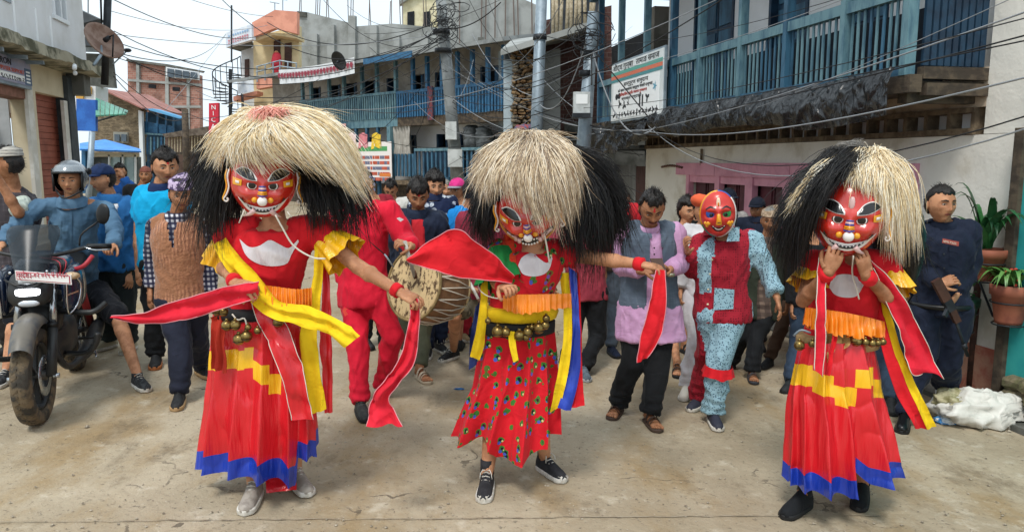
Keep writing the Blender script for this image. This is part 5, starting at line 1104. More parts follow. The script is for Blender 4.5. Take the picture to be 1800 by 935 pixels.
class Person:
 """foot: photo pixel of the point between the feet; top: photo y of the top of the head; J: joints given as (px, py, metres behind the base)"""
 def __init__(s, label, foot, top, cat='person', Y=None, yaw=0, J=None, height=None, skin=SKIN, width=1., hyaw=None, hpitch=0, hroll=0, hs=None, belly=0, toe=None, pitchL=0, pitchR=0, group=None, name='person'):
  if Y is None: b = G(*foot)
  else: b = P(foot[0], 400, Y); b[2] = gz(b[0])
  s.b = b; s.Y = b[1]; s.fd = 0; PEOPLE.append(s)
  s.s = height / 1.70 if height else (P(foot[0], top, s.Y)[2] - b[2]) / 1.71; s.skin = skin; s.wd = width; s.belly = belly
  s.r = thing(name, label, cat, b, group); va = -math.degrees(math.atan2(b[0], b[1])) * .9; hyaw = (yaw if hyaw is None else hyaw) + va; yaw += va; s.yaw = yaw; c_, s_ = math.cos(R(yaw)), math.sin(R(yaw)); s.rv = np.array([c_, s_, 0]); s.fv = np.array([s_, -c_, 0]); s.j = {}
  J = J or {}
  for k in ORD:
   if k in J:
    a = J[k]
    s.j[k] = P(a[0], a[1], s.Y + (a[2] if len(a) > 2 else 0)) if not isinstance(a, str) else None
   else:
    d = np.array(JD[k]) * s.s * [width if k in ('shL', 'shR', 'hipL', 'hipR') else 1, 1, 1]; o = s.j[PAR[k]] if k in PAR else b
    s.j[k] = o + s.rv * d[0] - s.fv * d[1] + np.array([0, 0, d[2]])
  for k in ('anL', 'anR'):
   if k not in J: s.j[k][2] = gz(s.j[k][0]) + .085 * s.s
  for k in ('anL', 'anR'):
   if k in J: d = ray(J[k][0], J[k][1]); t = (CAMZ - .085 * s.s) / (GS * d[0] - d[2]); s.j[k] = C0 + d * t
  s.toe = toe or {}; s.pt = {'L': pitchL, 'R': pitchR}; s.hy = yaw if hyaw is None else hyaw; s.hp = hpitch; s.hr = hroll; s.hs = (hs or 1.) * s.s; s.hands = []
 def ring(s, t, w, d, add=0, n=20):
  j = s.j; c = j['hip'] + (j['neck'] - j['hip']) * t; ah = j['hipR'] - j['hipL']; as_ = j['shR'] - j['shL']; ah /= np.linalg.norm(ah); as_ /= np.linalg.norm(as_)
  k = min(max(t, 0), 1); ax = ah * (1 - k) + as_ * k; ax /= np.linalg.norm(ax); up = j['neck'] - j['hip']; up /= np.linalg.norm(up); fw = np.cross(ax, up); fw /= np.linalg.norm(fw)  # fw points to the back
  bl = s.belly * g(np.array(t - .22), .25); W_, D_ = (w * s.wd + bl * .5) * s.s + add, (d + bl * .6) * s.s + add
  return [c - fw * bl * .5 * s.s + ax * W_ * math.cos(a) + fw * D_ * math.sin(a) for a in np.linspace(0, 2 * math.pi, n, False)]
 TB = [(-.20, .142, .10), (-.10, .154, .110), (0, .150, .106), (.2, .136, .098), (.42, .140, .100), (.65, .154, .110), (.82, .156, .104), (.93, .125, .084), (1.0, .072, .062)]
 def trunk(s, t0, t1, add=0, flare=0):
  rs = []
  for t in np.linspace(t0, t1, 12):
   ts = [q_[0] for q_ in s.TB]; w = np.interp(t, ts, [q_[1] for q_ in s.TB]); d = np.interp(t, ts, [q_[2] for q_ in s.TB]); a = add + flare * max(0, .25 - t); rs.append(s.ring(t, w, d, a))
  return rs
 def body(s, voxel=.017, handcurl=(.5, .5), headkw=None, legs=True, sandals=False, nohead=False, handdir=None, handn=None, thumb=(1, -1), arms=True, handkw=None):
  j, k = s.j, s.s; mb = MB(); mb.loft(s.trunk(-.1, .97)); up = j['head'] - j['neck']; mb.capsule(j['neck'] - up * .3, j['neck'] + up * .75, .062 * k, .054 * k)
  for q_ in 'LR':
   mb.capsule(j['sh' + q_], j['el' + q_], .047 * k, .038 * k); mb.capsule(j['el' + q_], j['wr' + q_], .041 * k, .0265 * k)
   mid = j['el' + q_] + (j['wr' + q_] - j['el' + q_]) * .3; mb.blob(mid, .045 * k, .045 * k, .045 * k)
   if legs:
    mb.capsule(j['hip' + q_], j['kn' + q_], .085 * k, .056 * k); c = j['kn' + q_] + (j['an' + q_] - j['kn' + q_]) * .28; mb.capsule(j['kn' + q_], c, .054 * k, .060 * k); mb.capsule(c - s.fv * .01, j['an' + q_], .058 * k, .036 * k)
   mb.capsule(j['neck'] * .5 + (j['sh' + q_]) * .5 + [0, 0, .01], j['sh' + q_], .048 * k, .046 * k)
  app = []
  if not nohead:
   rr_ = random.Random(int(abs(s.b[0]) * 997 + s.b[1] * 331)); headkw = headkw or {'fat': rr_.uniform(.93, 1.08), 'jaw': rr_.uniform(.85, 1.35), 'nose': rr_.uniform(.8, 1.2)}
   s.H = Head(j['head'], rotm(s.hy, s.hp, s.hr), s.hs, **(headkw or {})); app.append((s.H.w(s.H.l), HF))
   for sx in (-1, 1): e = MB().blob(s.H.w([sx * .078 * (headkw or {}).get('fat', 1), .012, -.006]), .007 * s.hs, .017 * s.hs, .030 * s.hs, s.H.M @ rotm(sx * 25, 0, 0), 8, 6); app.append((np.concatenate(e.v), e.f))
  for i, q_ in enumerate('LR'):
   hd = (handdir or {}).get(q_); d = j['wr' + q_] - j['el' + q_]; d = d / np.linalg.norm(d)
   if hd is not None: d = np.array(hd, float)
   n = (handn or {}).get(q_); n = np.array(n, float) if n is not None else s.rv * (-1 if q_ == 'L' else 1) + s.fv * .25
   e = MB(); hand(e, j['wr' + q_], d, n, k * 1.03, handcurl[i], thumb[i], **((handkw or {}).get(q_, {}))); app.append((np.concatenate(e.v), e.f))
  o = soft('body', s.r, mb, s.skin, voxel, 2, None, app); return o
 def shirt(s, m, sleeve=.97, hem=-.12, add=.014, name='shirt', amp=.007, open_=None, flare=0, top=.95, seed=0, cuff=0, sadd=0, voxel=.0155, ret=False, sl=('L', 'R')):
  j, k = s.j, s.s; mb = MB(); mb.loft(s.trunk(hem, top, add * k * 1.0 + .004, flare))
  for q_ in 'LR':
   mb.capsule(j['neck'] * .45 + j['sh' + q_] * .55, j['sh' + q_], (.050 * k + add * .7), (.047 * k + add * .7))
   if q_ not in sl or sleeve <= 0: continue
   a, b, c = j['sh' + q_], j['el' + q_], j['wr' + q_]; e = .042 * k + add * .9 + sadd
   if sleeve < .5: mb.capsule(a, a + (b - a) * sleeve * 2, .055 * k + add, e + .010, 12, False, True)
   else: mb.capsule(a, b, .055 * k + add, e); mb.capsule(b, b + (c - b) * (sleeve - .5) * 2, e, .033 * k + add * .8 + cuff, 12, False, True)
  W_ = wloc(s.r); up = j['neck'] - j['hip']; L = np.linalg.norm(up); upn = up / L; as_ = j['shR'] - j['shL']; as_ /= np.linalg.norm(as_); fw = np.cross(upn, as_);
  def post(v, n, f):
   v, f = folds(amp * k, 9, (1, 1, .7), seed + int(s.b[0] * 10))(v, n, f)
   if open_ is not None:
    rel = v - j['hip']; t = rel @ upn / L; x = rel @ as_; y = rel @ np.cross(as_, upn); w0, w1 = open_[:2]; fro = y > 0; sh_ = open_[2] if len(open_) > 2 else 0
    w = w0 + (w1 - w0) * np.clip(t, 0, 1); cut = fro & (np.abs(x - sh_) < w * k) & (np.abs(x) < .2)
    f = f[~cut[f].all(1)]
   return v, f
  return soft(name, s.r, mb, m, voxel, 2, post)
 def trousers(s, m, length=1., add=.02, name='trousers', hem=.062, top=.05, amp=.008, knee=.072, crease=True, seed=3, voxel=.0155):
  j, k = s.j, s.s; mb = MB(); mb.loft(s.trunk(-.08, top, add * .6 * k))
  for q_ in 'LR':
   h, n_, a = j['hip' + q_], j['kn' + q_], j['an' + q_]
   if length < .5: e = h + (n_ - h) * length * 2; mb.capsule(h, e, (.088 * k + add), (.078 * k + add), 14, False, True)
   else:
    e = n_ + (a - n_) * (length - .5) * 2; e = e + np.array([0, 0, -.012 * k if length >= 1 else 0]); mb.capsule(h, n_, .088 * k + add, knee * k + add * .4); mb.capsule(n_, e, knee * k + add * .4, hem * k + add * .3, 14, False, True)
  zA = min(j['anL'][2], j['anR'][2])
  def ex(v): return .0055 * k * np.sin((v[:, 2] + .02 * vnoise(v * 7, 3)) * 95) * g(v[:, 2] - zA - .03, .11) if length >= 1 else 0 * v[:, 0]
  return soft(name, s.r, mb, m, voxel, 2, folds(amp * k, 7, (1, 1, .45), seed + int(s.b[0] * 7), ex))
 def shoes(s, up, sole, kind='shoe', laces=None, pitch=None, which='LR'):
  for q_ in which:
   tx = s.toe.get(q_, (-14 if q_ == 'L' else 14)); a = R(s.yaw + tx); d = np.array([math.sin(a), -math.cos(a), 0]); shoe(s.r, s.j['an' + q_], d, s.s, up, sole, kind, s.pt[q_], laces, s.skin)
 def collar(s, m, h=.045, r=.072, name='collar', flare=.02, gap=.35, lap=.0):
  j, k = s.j, s.s; up = j['head'] - j['neck']; up /= np.linalg.norm(up); ax = j['shR'] - j['shL']; ax /= np.linalg.norm(ax); bk = np.cross(ax, up); rings = []; n = 26
  for rr, zz in ((r, -.005), (r - .006, h * .7), (r + .002, h), (r + flare, h * .55), (r + flare * 1.5, -.02)):
   ring = []
   for a in np.linspace(-math.pi / 2 + gap, 1.5 * math.pi - gap, n):
    fr_ = max(0, -math.sin(a)); ring.append(j['neck'] + (ax * math.cos(a) * rr + bk * math.sin(a) * (rr * .92)) * k + up * (zz - fr_ * .035 - .01 * fr_ * lap + .012) * k)
   rings.append(ring)
  return MB().loft(rings, False, False).build(name, m, s.r, True)
 def F(s, **k): s.fd = 1; face(s.r, s.H, **k)
 def Hh(s, **k): return hair(s.r, s.H, **k)
# ================================================================== PEOPLE: the crowd
BLK = cloth('black_trouser_cloth', '1d1f22', '141517'); NAVY = cloth('navy_cloth', '232c42', '1a2132'); JEAN = cloth('dark_denim', '36465a', '273343'); WSOLE = mat('white_rubber_sole', 'd4d0c8', .6, 'b8b2a6', 20); BSOLE = mat('black_rubber_sole', '1b1b1c', .7)
BSHOE = mat('black_shoe_mesh', '1a1b1d', .7, '26282a', 30); GSHOE = mat('grey_shoe_mesh', '5d6b74', .8, '4a5660', 30); BRS = mat('brown_sandal_strap', '3a2b24', .6); REDC = cloth('red_cotton', 'c22a33', 'a82029')
WHT = cloth('white_cloth', 'd9dadb', 'c4c6c9'); OLIVE = cloth('olive_trouser_cloth', '5a5e4c', '4a4e3e'); GOLDB = mat('brass', '9a8450', .35, '6f5c34', 14, metal=.9)
def poly_patch(pts3, m, parent, name, off=.002):
 n = len(pts3); c = np.mean(pts3, 0); return mk(name, list(pts3) + [c], [[i, (i + 1) % n, n] for i in range(n)], m, parent)
# ---- 1 man in cyan polo
p = Person('man in cyan polo shirt with navy collar and red tika, black trousers', (300, 640), 259, yaw=12, width=1.12, belly=.03, J={'head': (290, 293, 0), 'neck': (283, 330, .04), 'shL': (249, 342, .05), 'shR': (318, 338, .12), 'elL': (243, 415, .05), 'wrL': (243, 470, -.05), 'hip': (290, 452, .05)}, hyaw=14, hpitch=8, hs=1.06)
p.body(headkw={'fat': 1.08}); p.F(tika=True); p.Hh(seed=1, top=.02, low=.008); p.shirt(cloth('cyan_pique', '12a4d4', '0d93c4'), .30, -.16, .018, 'polo_shirt', flare=.02); p.collar(cloth('navy_pique', '1d2f55')); p.trousers(BLK); p.shoes(BSHOE, mat('orange_brown_sole', 'a8663a', .7), laces=None)
# ---- 2 man in brown knitted vest
def knit(nt, co):
 w = node(nt, 'ShaderNodeTexWave', wave_type='BANDS', bands_direction='X'); w.inputs['Scale'].default_value = 14; w.inputs['Distortion'].default_value = 4; w.inputs['Detail'].default_value = 2; nt.links.new(co, w.inputs[0]); return mixc(nt, w.outputs['Fac'], '8a5c46', 'bb8464')
p = Person('man in brown cable-knit vest over checked shirt, wearing a purple patterned topi', (318, 690), 294, yaw=8, width=1.0, J={'head': (318, 342, -.02), 'neck': (312, 382, .02), 'shL': (274, 397, .02), 'shR': (352, 395, .08), 'elL': (266, 458, .05), 'wrL': (264, 510, -.02), 'hip': (318, 525, .02), 'knL': (318, 600, -.1), 'anL': (315, 688, 0), 'anR': (352, 640, .6), 'knR': (345, 590, .15)}, hyaw=5, hpitch=8, skin=SKIN_D)
p.body(); p.F(brow=.8, squint=.8); p.Hh(seed=3, tuft=60); topi(p.r, p.H, mat('dhaka_topi_cloth', 'b8a5c0', .85, '4c3a5e', 26, 2, .45, .5), .085, .02)
p.shirt(cloth('navy_check_shirt', '2b2d3d', '23263a', pat=pat_check('d6d6dc', '4a4a5c', '22243a', 28, .5)), .97, -.10, .014); p.shirt(mat('brown_cable_knit', 'a5714f', .95, '9a6a4c', 6, pat=knit, bump=[(30, .8, .02), (120, .4, .006)], sheen=.3), 0, -.14, .030, 'knit_vest', open_=(-.05, .045), amp=.005); p.collar(cloth('navy_check_shirt', '2b2d3d'))
p.trousers(cloth('dark_navy_suiting', '272b3a', '1e212e'), knee=.075); p.shoes(BSHOE, mat('tan_sole', 'a98a62', .7), laces=BLACK)
# ---- 3 man in blue jacket and navy cap, seen from the side
p = Person('man in bright blue zip jacket and navy baseball cap looking away to the side', (205, 640), 280, Y=6.3, yaw=-35, width=1.1, J={'head': (181, 315, 0), 'neck': (196, 352, .05), 'shL': (170, 362, .0), 'shR': (222, 362, .1), 'elR': (230, 430, .1), 'wrR': (228, 480, .0), 'elL': (160, 430, .1), 'hip': (200, 462, .05)}, hyaw=-62, hpitch=2)
p.body(); p.F(); p.Hh(seed=4); ballcap(p.r, p.H, cloth('navy_cap_cloth', '22345c', '1a2948')); p.shirt(WHT, 0, -.1, .012, 'undershirt'); p.shirt(cloth('bright_blue_nylon', '2a67a0', '1f5588'), .97, -.13, .034, 'jacket', open_=(-.03, .07), amp=.01); p.collar(cloth('bright_blue_nylon', '2a67a0'), .06, .08, gap=.7); p.trousers(cloth('dark_green_trousers', '2a3230', '20262a')); p.shoes(mat('cream_shoe', 'b0a78e', .8), WSOLE)
v, f = p.H.strip([(-.012, .072), (.0, .082), (.012, .072)], [(-.014, .064), (.0, .066), (.014, .064)], .024, 5); MB().add(v, f).build('cap_emblem', WHT, p.r)
# ---- 4 man at the frame's edge with raised arm and striped topi
p = Person('man in grey waistcoat and striped topi holding one arm raised beside the shop', (10, 660), 246, Y=5.9, yaw=-55, width=1.05, J={'head': (14, 288, 0), 'neck': (22, 330, .06), 'shL': (-8, 345, .0), 'shR': (40, 352, .1), 'elR': (33, 376, -.25), 'wrR': (-14, 296, -.35), 'hip': (20, 470, .05)}, hyaw=-100, hpitch=0, skin=SKIN_D)
p.body(); p.Hh(seed=5); topi(p.r, p.H, cloth('striped_topi', 'c9c4bb', pat=pat_stripe(('3a3036', 'd0cabd'), 42, 2)), .075, 0); p.shirt(cloth('pale_shirt', 'b9c2b8', 'a7b1a6'), .42, -.1, .014); p.shirt(cloth('dark_grey_check_waistcoat', '4a4548', '3d393d', pat=pat_check('5a5357', '4b4549', '403b3f', 22, .2)), 0, -.2, .034, 'waistcoat'); p.trousers(cloth('dark_brown_trousers', '2d2826', '211d1c')); p.shoes(BSHOE, BSOLE)
# ---- 5 woman far back, 6 shawled person
p = Person('woman with long dark hair in royal blue top holding a hand to her mouth', (212, 500), 290, Y=10.0, yaw=-5, width=.95, J={'head': (211, 303, 0), 'wrR': (217, 311, -.15), 'elR': (230, 340, -.1), 'shR': (226, 326, 0)}, skin=SKIN)
p.body(.016); p.F(); p.Hh(seed=7, th=.02, side=.02); p.shirt(cloth('royal_blue_top', '2b62ae', '21508f'), .97, -.3, .03); p.trousers(NAVY); p.shoes(BSHOE, BSOLE)
mb = MB(); hl_ = [p.H.w([.085 * math.sin(a), .02 - .09 * math.cos(a) * -1, .03]) for a in np.linspace(-1.9, 1.9, 14)]; hl2 = [q_ + np.array([0, .02, -.26]) for q_ in hl_]; mb.loft([hl_, hl2], False, False); mb.build('long_hair', HAIR, p.r, True)
p = Person('person in black jacket with a reddish scarf wrapped over the head', (255, 500), 293, Y=9.4, yaw=-10, J={'head': (256, 308, 0)}, skin=SKIN_D)
p.body(.016); p.F(); p.shirt(BLK, .97, -.2, .035, 'jacket'); p.trousers(BLK); p.shoes(BSHOE, BSOLE)
l = p.H.l; r_ = l * 1.10; k_ = (l[:, 2] > .045) | (l[:, 1] > .005); mk('head_scarf', p.H.w(r_ + fbm(l * 40, 3)[:, None] * .004), [q_ for q_ in HF if all(k_[i] for i in q_)], cloth('brick_scarf', '7c4a3e', '5c3a34'), p.r, True)
# ---- 7 drummer in red tracksuit
p = Person('drummer in bright red tracksuit with a black shoulder strap looking up', (645, 706), 292, yaw=18, width=1.10, J={'head': (630, 322, .1), 'neck': (634, 366, .08), 'shL': (596, 378, .15), 'shR': (682, 372, .0), 'elR': (716, 425, -.05), 'wrR': (722, 432, -.45), 'elL': (598, 440, .2), 'hip': (640, 515, .05), 'hipL': (622, 520, .08), 'hipR': (662, 520, .0), 'knL': (628, 600, -.1), 'anL': (634, 706, .0), 'knR': (690, 590, -.05), 'anR': (672, 678, .38)}, hyaw=35, hpitch=-22, toe={'L': -6, 'R': -30})
REDT = cloth('red_tracksuit_nylon', 'd61f38', 'b9152c', bump=[(3.5, .45, .016, (1.3, 1.3, .6), 'c')])
p.body(handdir={'R': (-.3, -.3, .15)}, handcurl=(.6, 1.1), handn={'R': (0, -.5, 1)}); p.F(tika=True); p.Hh(seed=8); p.shirt(REDT, .97, -.16, .030, 'jacket', amp=.007, flare=.04); p.collar(REDT, .06, .078, gap=.2); p.trousers(REDT, hem=.058, amp=.008, add=.022); p.shoes(mat('dark_grey_trainer', '2a2c2c', .8, '3b3e3c', 30), BSOLE, laces=BLACK)
poly_patch([P(x, y, p.Y - .21) for x, y in ((697, 384), (702, 382), (710, 386), (704, 390))], WHT, p.r, 'chest_logo')
for yy in (540,): poly_patch([P(602 + a, yy + b, p.Y - .20) for a, b in ((0, 6), (3, 1), (9, 2), (6, 7), (10, 12), (4, 16))], mat('red_orange_print', 'e0483c', .6), p.r, 'leg_crest')
sr = thing('shoulder_strap', 'black shoulder strap with a steel clip carrying the big drum', 'strap', P(650, 430, p.Y - .2))
a = [P(x, y, p.Y + d) for x, y, d in ((600, 372, .0), (622, 392, -.17), (650, 425, -.24), (676, 447, -.28))]; v = []
for q_ in spline(a, 12): v += [q_ + [-.014, 0, .016], q_ + [.014, -.0, -.016], q_ + [.014, .008, -.016], q_ + [-.014, .008, .016]]
mk('strap_band', v, [[i * 4 + k, i * 4 + (k + 1) % 4, i * 4 + 4 + (k + 1) % 4, i * 4 + 4 + k] for i in range(11) for k in range(4)], mat('black_webbing', '17181a', .8), sr)
MB().tube([P(676, 447, p.Y - .28), P(680, 452, p.Y - .29), P(692, 470, p.Y - .30)], .006, 6).build('steel_clip', STEEL, sr, True)
# the drum
c0, c1 = P(727, 500, p.Y - .36), P(786, 509, p.Y - .10); ax = c1 - c0; ax /= np.linalg.norm(ax); dm = thing('drum', 'large two-headed wooden drum with stained skin and rope lacing', 'drum', c0)
e1_ = np.cross(ax, (0, 0, 1)); e1_ /= np.linalg.norm(e1_); e2_ = np.cross(e1_, ax); RR = .232
def drumpt(t, a, r): return c0 + (c1 - c0) * t + (e1_ * math.cos(a) + e2_ * math.sin(a)) * r
AN = np.linspace(0, 2 * math.pi, 40, False)
MB().loft([[drumpt(t, a, r) for a in AN] for t, r in ((0.02, RR - .012), (.2, RR + .004), (.5, RR + .018), (.8, RR - .01), (1, RR - .03))]).build('shell', mat('drum_wood', '9a7350', .7, '74543a', 4, bump=[(30, .3, .006)]), dm, True)
SKN = mat('stained_drum_skin', 'c9b083', .7, '55402a', 22, 9, .50, .58, bump=[(20, .2, .004)], pat=None, stretch=(1.6, 1.6, .8))
for nm, t, r, sgn in (('drum_head', 0, RR, -1), ('drum_head', 1, RR - .02, 1)): MB().loft([[drumpt(t, a, r * .99) + ax * .012 * sgn * -1 for a in AN], [drumpt(t, a, r) for a in AN], [drumpt(t, a, r * .93) + ax * .007 * sgn for a in AN], [drumpt(t, a, r * .03) + ax * .006 * sgn for a in AN]]).build(nm, SKN, dm, True)
MB().tube([drumpt(.0, a, RR + .004) for a in np.linspace(0, 2 * math.pi, 49)], .010, 6, False).build('hoop', mat('drum_hoop', '8f7a50', .7, '6b5a38', 10), dm, True)
mb = MB()
for i in range(20): a = 2 * math.pi * i / 20; mb.tube([drumpt(.03, a, RR + .008), drumpt(.5, a + .08, RR + .024), drumpt(.98, a + .157, RR - .018)], .004, 4); mb.tube([drumpt(.98, a + .157, RR - .018), drumpt(.5, a + .235, RR + .024), drumpt(.03, a + .314, RR + .008)], .004, 4)
mb.build('rope_lacing', mat('white_rope', 'cdc6b6', .8), dm, True)
k_ = thing('drumstick', 'thick pale drumstick with dark tip held against the big drum skin', 'drumstick', P(725, 460, p.Y - .5)); MB().tube([P(711, 424, p.Y - .52), P(729, 486, p.Y - .47)], [.013, .012], 8).build('stick', mat('whitewashed_stick', 'c6c3bb', .7, '9d9a92', 12), k_, True); MB().tube([P(727, 476, p.Y - .475), P(731, 489, p.Y - .465)], [.013, .014], 8).build('stick_tip', mat('leather_brown', '553828', .8), k_, True)
# ---- 8 young man behind the drum
p = Person('young man in open navy jacket and red T-shirt behind the big drum', (728, 652), 306, yaw=8, width=1.12, J={'head': (735, 343, 0), 'neck': (735, 378, .05), 'shL': (698, 388, .07), 'shR': (772, 390, .07), 'elL': (700, 440, .1), 'elR': (785, 440, .05), 'wrR': (790, 470, -.1), 'hip': (736, 492, .03), 'anL': (716, 610, .5), 'anR': (738, 648, .0), 'knR': (742, 590, -.05)}, hyaw=4, hpitch=22, skin=SKIN_D, hs=1.1)
p.body(); p.F(tika=True, squint=.6); p.Hh(seed=9, top=.025, low=.015, tuft=300); p.shirt(REDC, .3, -.1, .014, 't_shirt'); p.shirt(cloth('dark_navy_jacket', '232c40', '1a2130'), .97, -.12, .036, 'jacket', open_=(.09, .055), amp=.012); p.collar(cloth('dark_navy_jacket', '232c40'), .06, .08, gap=.8); p.trousers(OLIVE, .96); p.shoes(mat('beige_strap', 'b7a892', .7), mat('beige_sole', 'a89a84', .8), 'sandal')
# ---- 9 tall young man in floral shirt, 10 older man, 11 man with white jacket, 12 sunglasses
FLOR = cloth('navy_floral_shirt', '222c48', pat=pat_dots('1f2946', 'd4dbe4', 15, .36, None, 1, .5))
p = Person('tall young man in navy shirt with white flowers behind the big drum', (765, 612), 295, yaw=10, J={'head': (764, 328, 0), 'anL': (752, 608, .1), 'anR': (770, 600, .0)}, hyaw=14, hpitch=4); p.body(.015); p.F(); p.Hh(seed=10, top=.03, low=.01, th=.02); p.shirt(FLOR, .35, -.15, .02); p.collar(FLOR); p.trousers(NAVY); p.shoes(BSHOE, WSOLE, 'canvas', laces=WSOLE)
p = Person('grey-haired old man behind the man in floral shirt and the pink cap', (780, 560), 315, Y=8.2, yaw=10, J={'head': (783, 333, 0)}, skin=SKIN); p.body(.016); p.F(); p.Hh(seed=11, m=mat('grey_hair', '6c6863', .6, '8b8780', 40), th=.006, tuft=40); p.shirt(cloth('dull_blue_shirt', '46546c', '3a465a'), .97, -.15, .02); p.trousers(BLK); p.shoes(BSHOE, BSOLE)
p = Person('man in open off-white jacket over dark shirt looking down', (690, 560), 311, Y=8.0, yaw=-5, J={'head': (687, 333, 0)}, hpitch=28, skin=SKIN_D); p.body(.016); p.F(squint=.6); p.Hh(seed=12, top=.01); p.shirt(NAVY, .3, -.15, .014, 't_shirt'); p.shirt(cloth('off_white_jacket', 'c5c3bd', 'b3b1aa'), .97, -.15, .034, 'jacket', open_=(.08, .06)); p.trousers(BLK); p.shoes(BSHOE, WSOLE)
p = Person('man with blue mirrored sunglasses pushed up on black hair behind the drummer', (655, 600), 296, Y=6.8, yaw=30, J={'head': (641, 325, 0)}, hyaw=40, hpitch=-5); p.body(.016); p.F(); p.Hh(seed=13, th=.02); p.shirt(cloth('dark_red_shirt', '8c2430', '741c28'), .97, -.15, .025); p.trousers(BLK); p.shoes(BSHOE, BSOLE)
v, f = p.H.strip([(-.06, .075), (0, .08), (.06, .075)], [(-.058, .05), (-.01, .052), (.0, .06), (.01, .052), (.058, .05)], .02, 12); MB().add(v, f).build('sunglasses', mat('blue_mirror_lens', '2a4f9a', .1, metal=.6), p.r, True)
# ---- 13 pink cap, 14 bright blue tee from behind, 15 maroon tee
p = Person('man with moustache wearing a bright pink baseball cap', (806, 580), 308, Y=7.4, yaw=-12, J={'head': (804, 335, 0)}, skin=SKIN_D, hyaw=-30); p.body(.015); p.F(); p.Hh(seed=14, th=.01); ballcap(p.r, p.H, cloth('hot_pink_cap_cloth', 'd93a86', 'c42c76'), brim=mat('grey_brim', '8f8b94', .8)); p.shirt(cloth('pale_checked_shirt', 'a8a29a', '8d877f'), .97, -.15, .02); p.trousers(BLK); p.shoes(BSHOE, BSOLE)
v, f = p.H.strip([(-.024, -.050), (0, -.046), (.024, -.050)], [(-.026, -.057), (0, -.053), (.026, -.057)], .003, 8); MB().add(v, f).build('moustache', BROW, p.r, True)
p = Person('person in bright sky blue T-shirt seen from behind beside the pink cap', (822, 600), 315, Y=6.7, yaw=160, J={'head': (832, 335, .0), 'neck': (826, 362, 0), 'shL': (850, 378, 0), 'shR': (800, 380, 0)}); p.body(.015); p.Hh(seed=15, th=.018); p.shirt(cloth('sky_blue_jersey', '1f86cf', '1876ba'), .4, -.18, .03); p.trousers(cloth('dark_shorts', '26282c'), .46); p.shoes(BSHOE, BSOLE)
p = Person('drummer in maroon T-shirt and camouflage shorts half hidden by the blond and black wig', (830, 620), 325, Y=5.75, yaw=-15, width=1.1, J={'head': (858, 345, .1), 'neck': (853, 373, .06), 'shL': (818, 388, .0), 'shR': (880, 392, .1), 'elL': (812, 455, .0), 'wrL': (823, 496, -.15), 'hip': (838, 505, .0), 'knL': (800, 555, -.15), 'anL': (797, 615, .1), 'knR': (840, 560, 0), 'anR': (845, 605, .3)}, toe={'L': -25}); p.body(handcurl=(1.2, .5), handdir={'L': (.3, -.3, -.6)}); p.Hh(seed=16)
p.shirt(cloth('maroon_tee', '8b2f42', '792638'), .40, -.16, .03, 't_shirt'); p.trousers(cloth('camouflage_cloth', '6a6150', pat=pat_dots('6f6856', '3c3a30', 9, .4, '8f876c', 1, .5)), .46, .035, 'shorts'); p.shoes(BSHOE, WSOLE, 'canvas', laces=WSOLE, which='L'); p.shoes(BSHOE, WSOLE, 'canvas', laces=WSOLE, which='R')
k_ = thing('drumstick', 'short white drumstick held low by the drummer in maroon T-shirt', 'drumstick', P(830, 510, p.Y - .3)); MB().tube([P(826, 497, p.Y - .26), P(843, 530, p.Y - .34)], [.012, .011], 8).build('stick', mat('whitewashed_stick', 'c6c3bb'), k_, True); MB().tube([P(841, 526, p.Y - .33), P(844, 532, p.Y - .345)], .013, 8).build('stick_tip', mat('leather_brown', '553828'), k_, True)
# person in red trousers behind them
p = Person('person in red trousers and tan shoes walking behind the maroon T-shirt', (800, 590), 350, Y=7.2, yaw=5, J={'head': (870, 350, 0), 'neck': (850, 380, 0), 'hip': (815, 470, 0), 'anL': (788, 583, 0), 'anR': (814, 584, 0)}); p.body(.016); p.Hh(seed=17); p.shirt(NAVY, .97, -.15, .02); p.trousers(cloth('brick_red_trousers', 'b02534', '98202e')); p.shoes(mat('tan_suede', '9c8562', .9), WSOLE)
# ---- 16 man in red shirt behind middle dancer, 17 dark person in maroon shirt & black trousers & grey trainers
p = Person('young man with thin moustache in bright red shirt behind the black wig hair', (1090, 560), 314, Y=7.4, yaw=15, J={'head': (1084, 338, 0)}, hyaw=-5); p.body(.015); p.F(); p.Hh(seed=18, top=.022, low=.01); p.shirt(REDC, .4, -.15, .02); p.collar(WHT, .03, .07); p.trousers(cloth('grey_trousers', '56585c', '45474b')); p.shoes(BSHOE, BSOLE)
p = Person('small person in dark top half hidden behind the man in bright red shirt', (1100, 540), 342, Y=8.6, yaw=0, J={'head': (1097, 352, 0)}, height=1.5); p.body(.017); p.F(); p.Hh(seed=19); p.shirt(NAVY, .97, -.15, .02); p.trousers(BLK); p.shoes(BSHOE, BSOLE)
p = Person('man in maroon shirt, black trousers and grey running shoes behind the middle dancer', (1015, 645), 330, yaw=5, width=1.15, J={'head': (1020, 350, .1), 'hip': (1030, 510, 0), 'neck': (1025, 379, .05), 'shL': (984, 394, 0), 'shR': (1064, 394, .05), 'elR': (1060, 470, .05), 'anL': (993, 640, 0), 'anR': (1026, 645, 0)}, toe={'L': -25, 'R': 5}); p.body(); p.Hh(seed=20); p.shirt(cloth('dusty_maroon_shirt', 'a03d4a', '8c3140'), .45, -.14, .03); p.trousers(BLK, hem=.055); p.shoes(GSHOE, mat('pale_grey_sole', '9fa3a6', .7), laces=GSHOE)
p = Person('person in grey jeans and navy shoes walking behind the grey running shoes', (1065, 610), 330, Y=6.9, yaw=5, J={'head': (1048, 345, .1), 'anL': (1050, 575, 0), 'anR': (1075, 608, 0)}); p.body(.016); p.Hh(seed=21); p.shirt(cloth('olive_brown_shirt', '5a4a3a', '493c30'), .97, -.15, .02); p.trousers(cloth('grey_blue_denim', '5a6470', '4a535e')); p.shoes(NAVY, BSOLE)
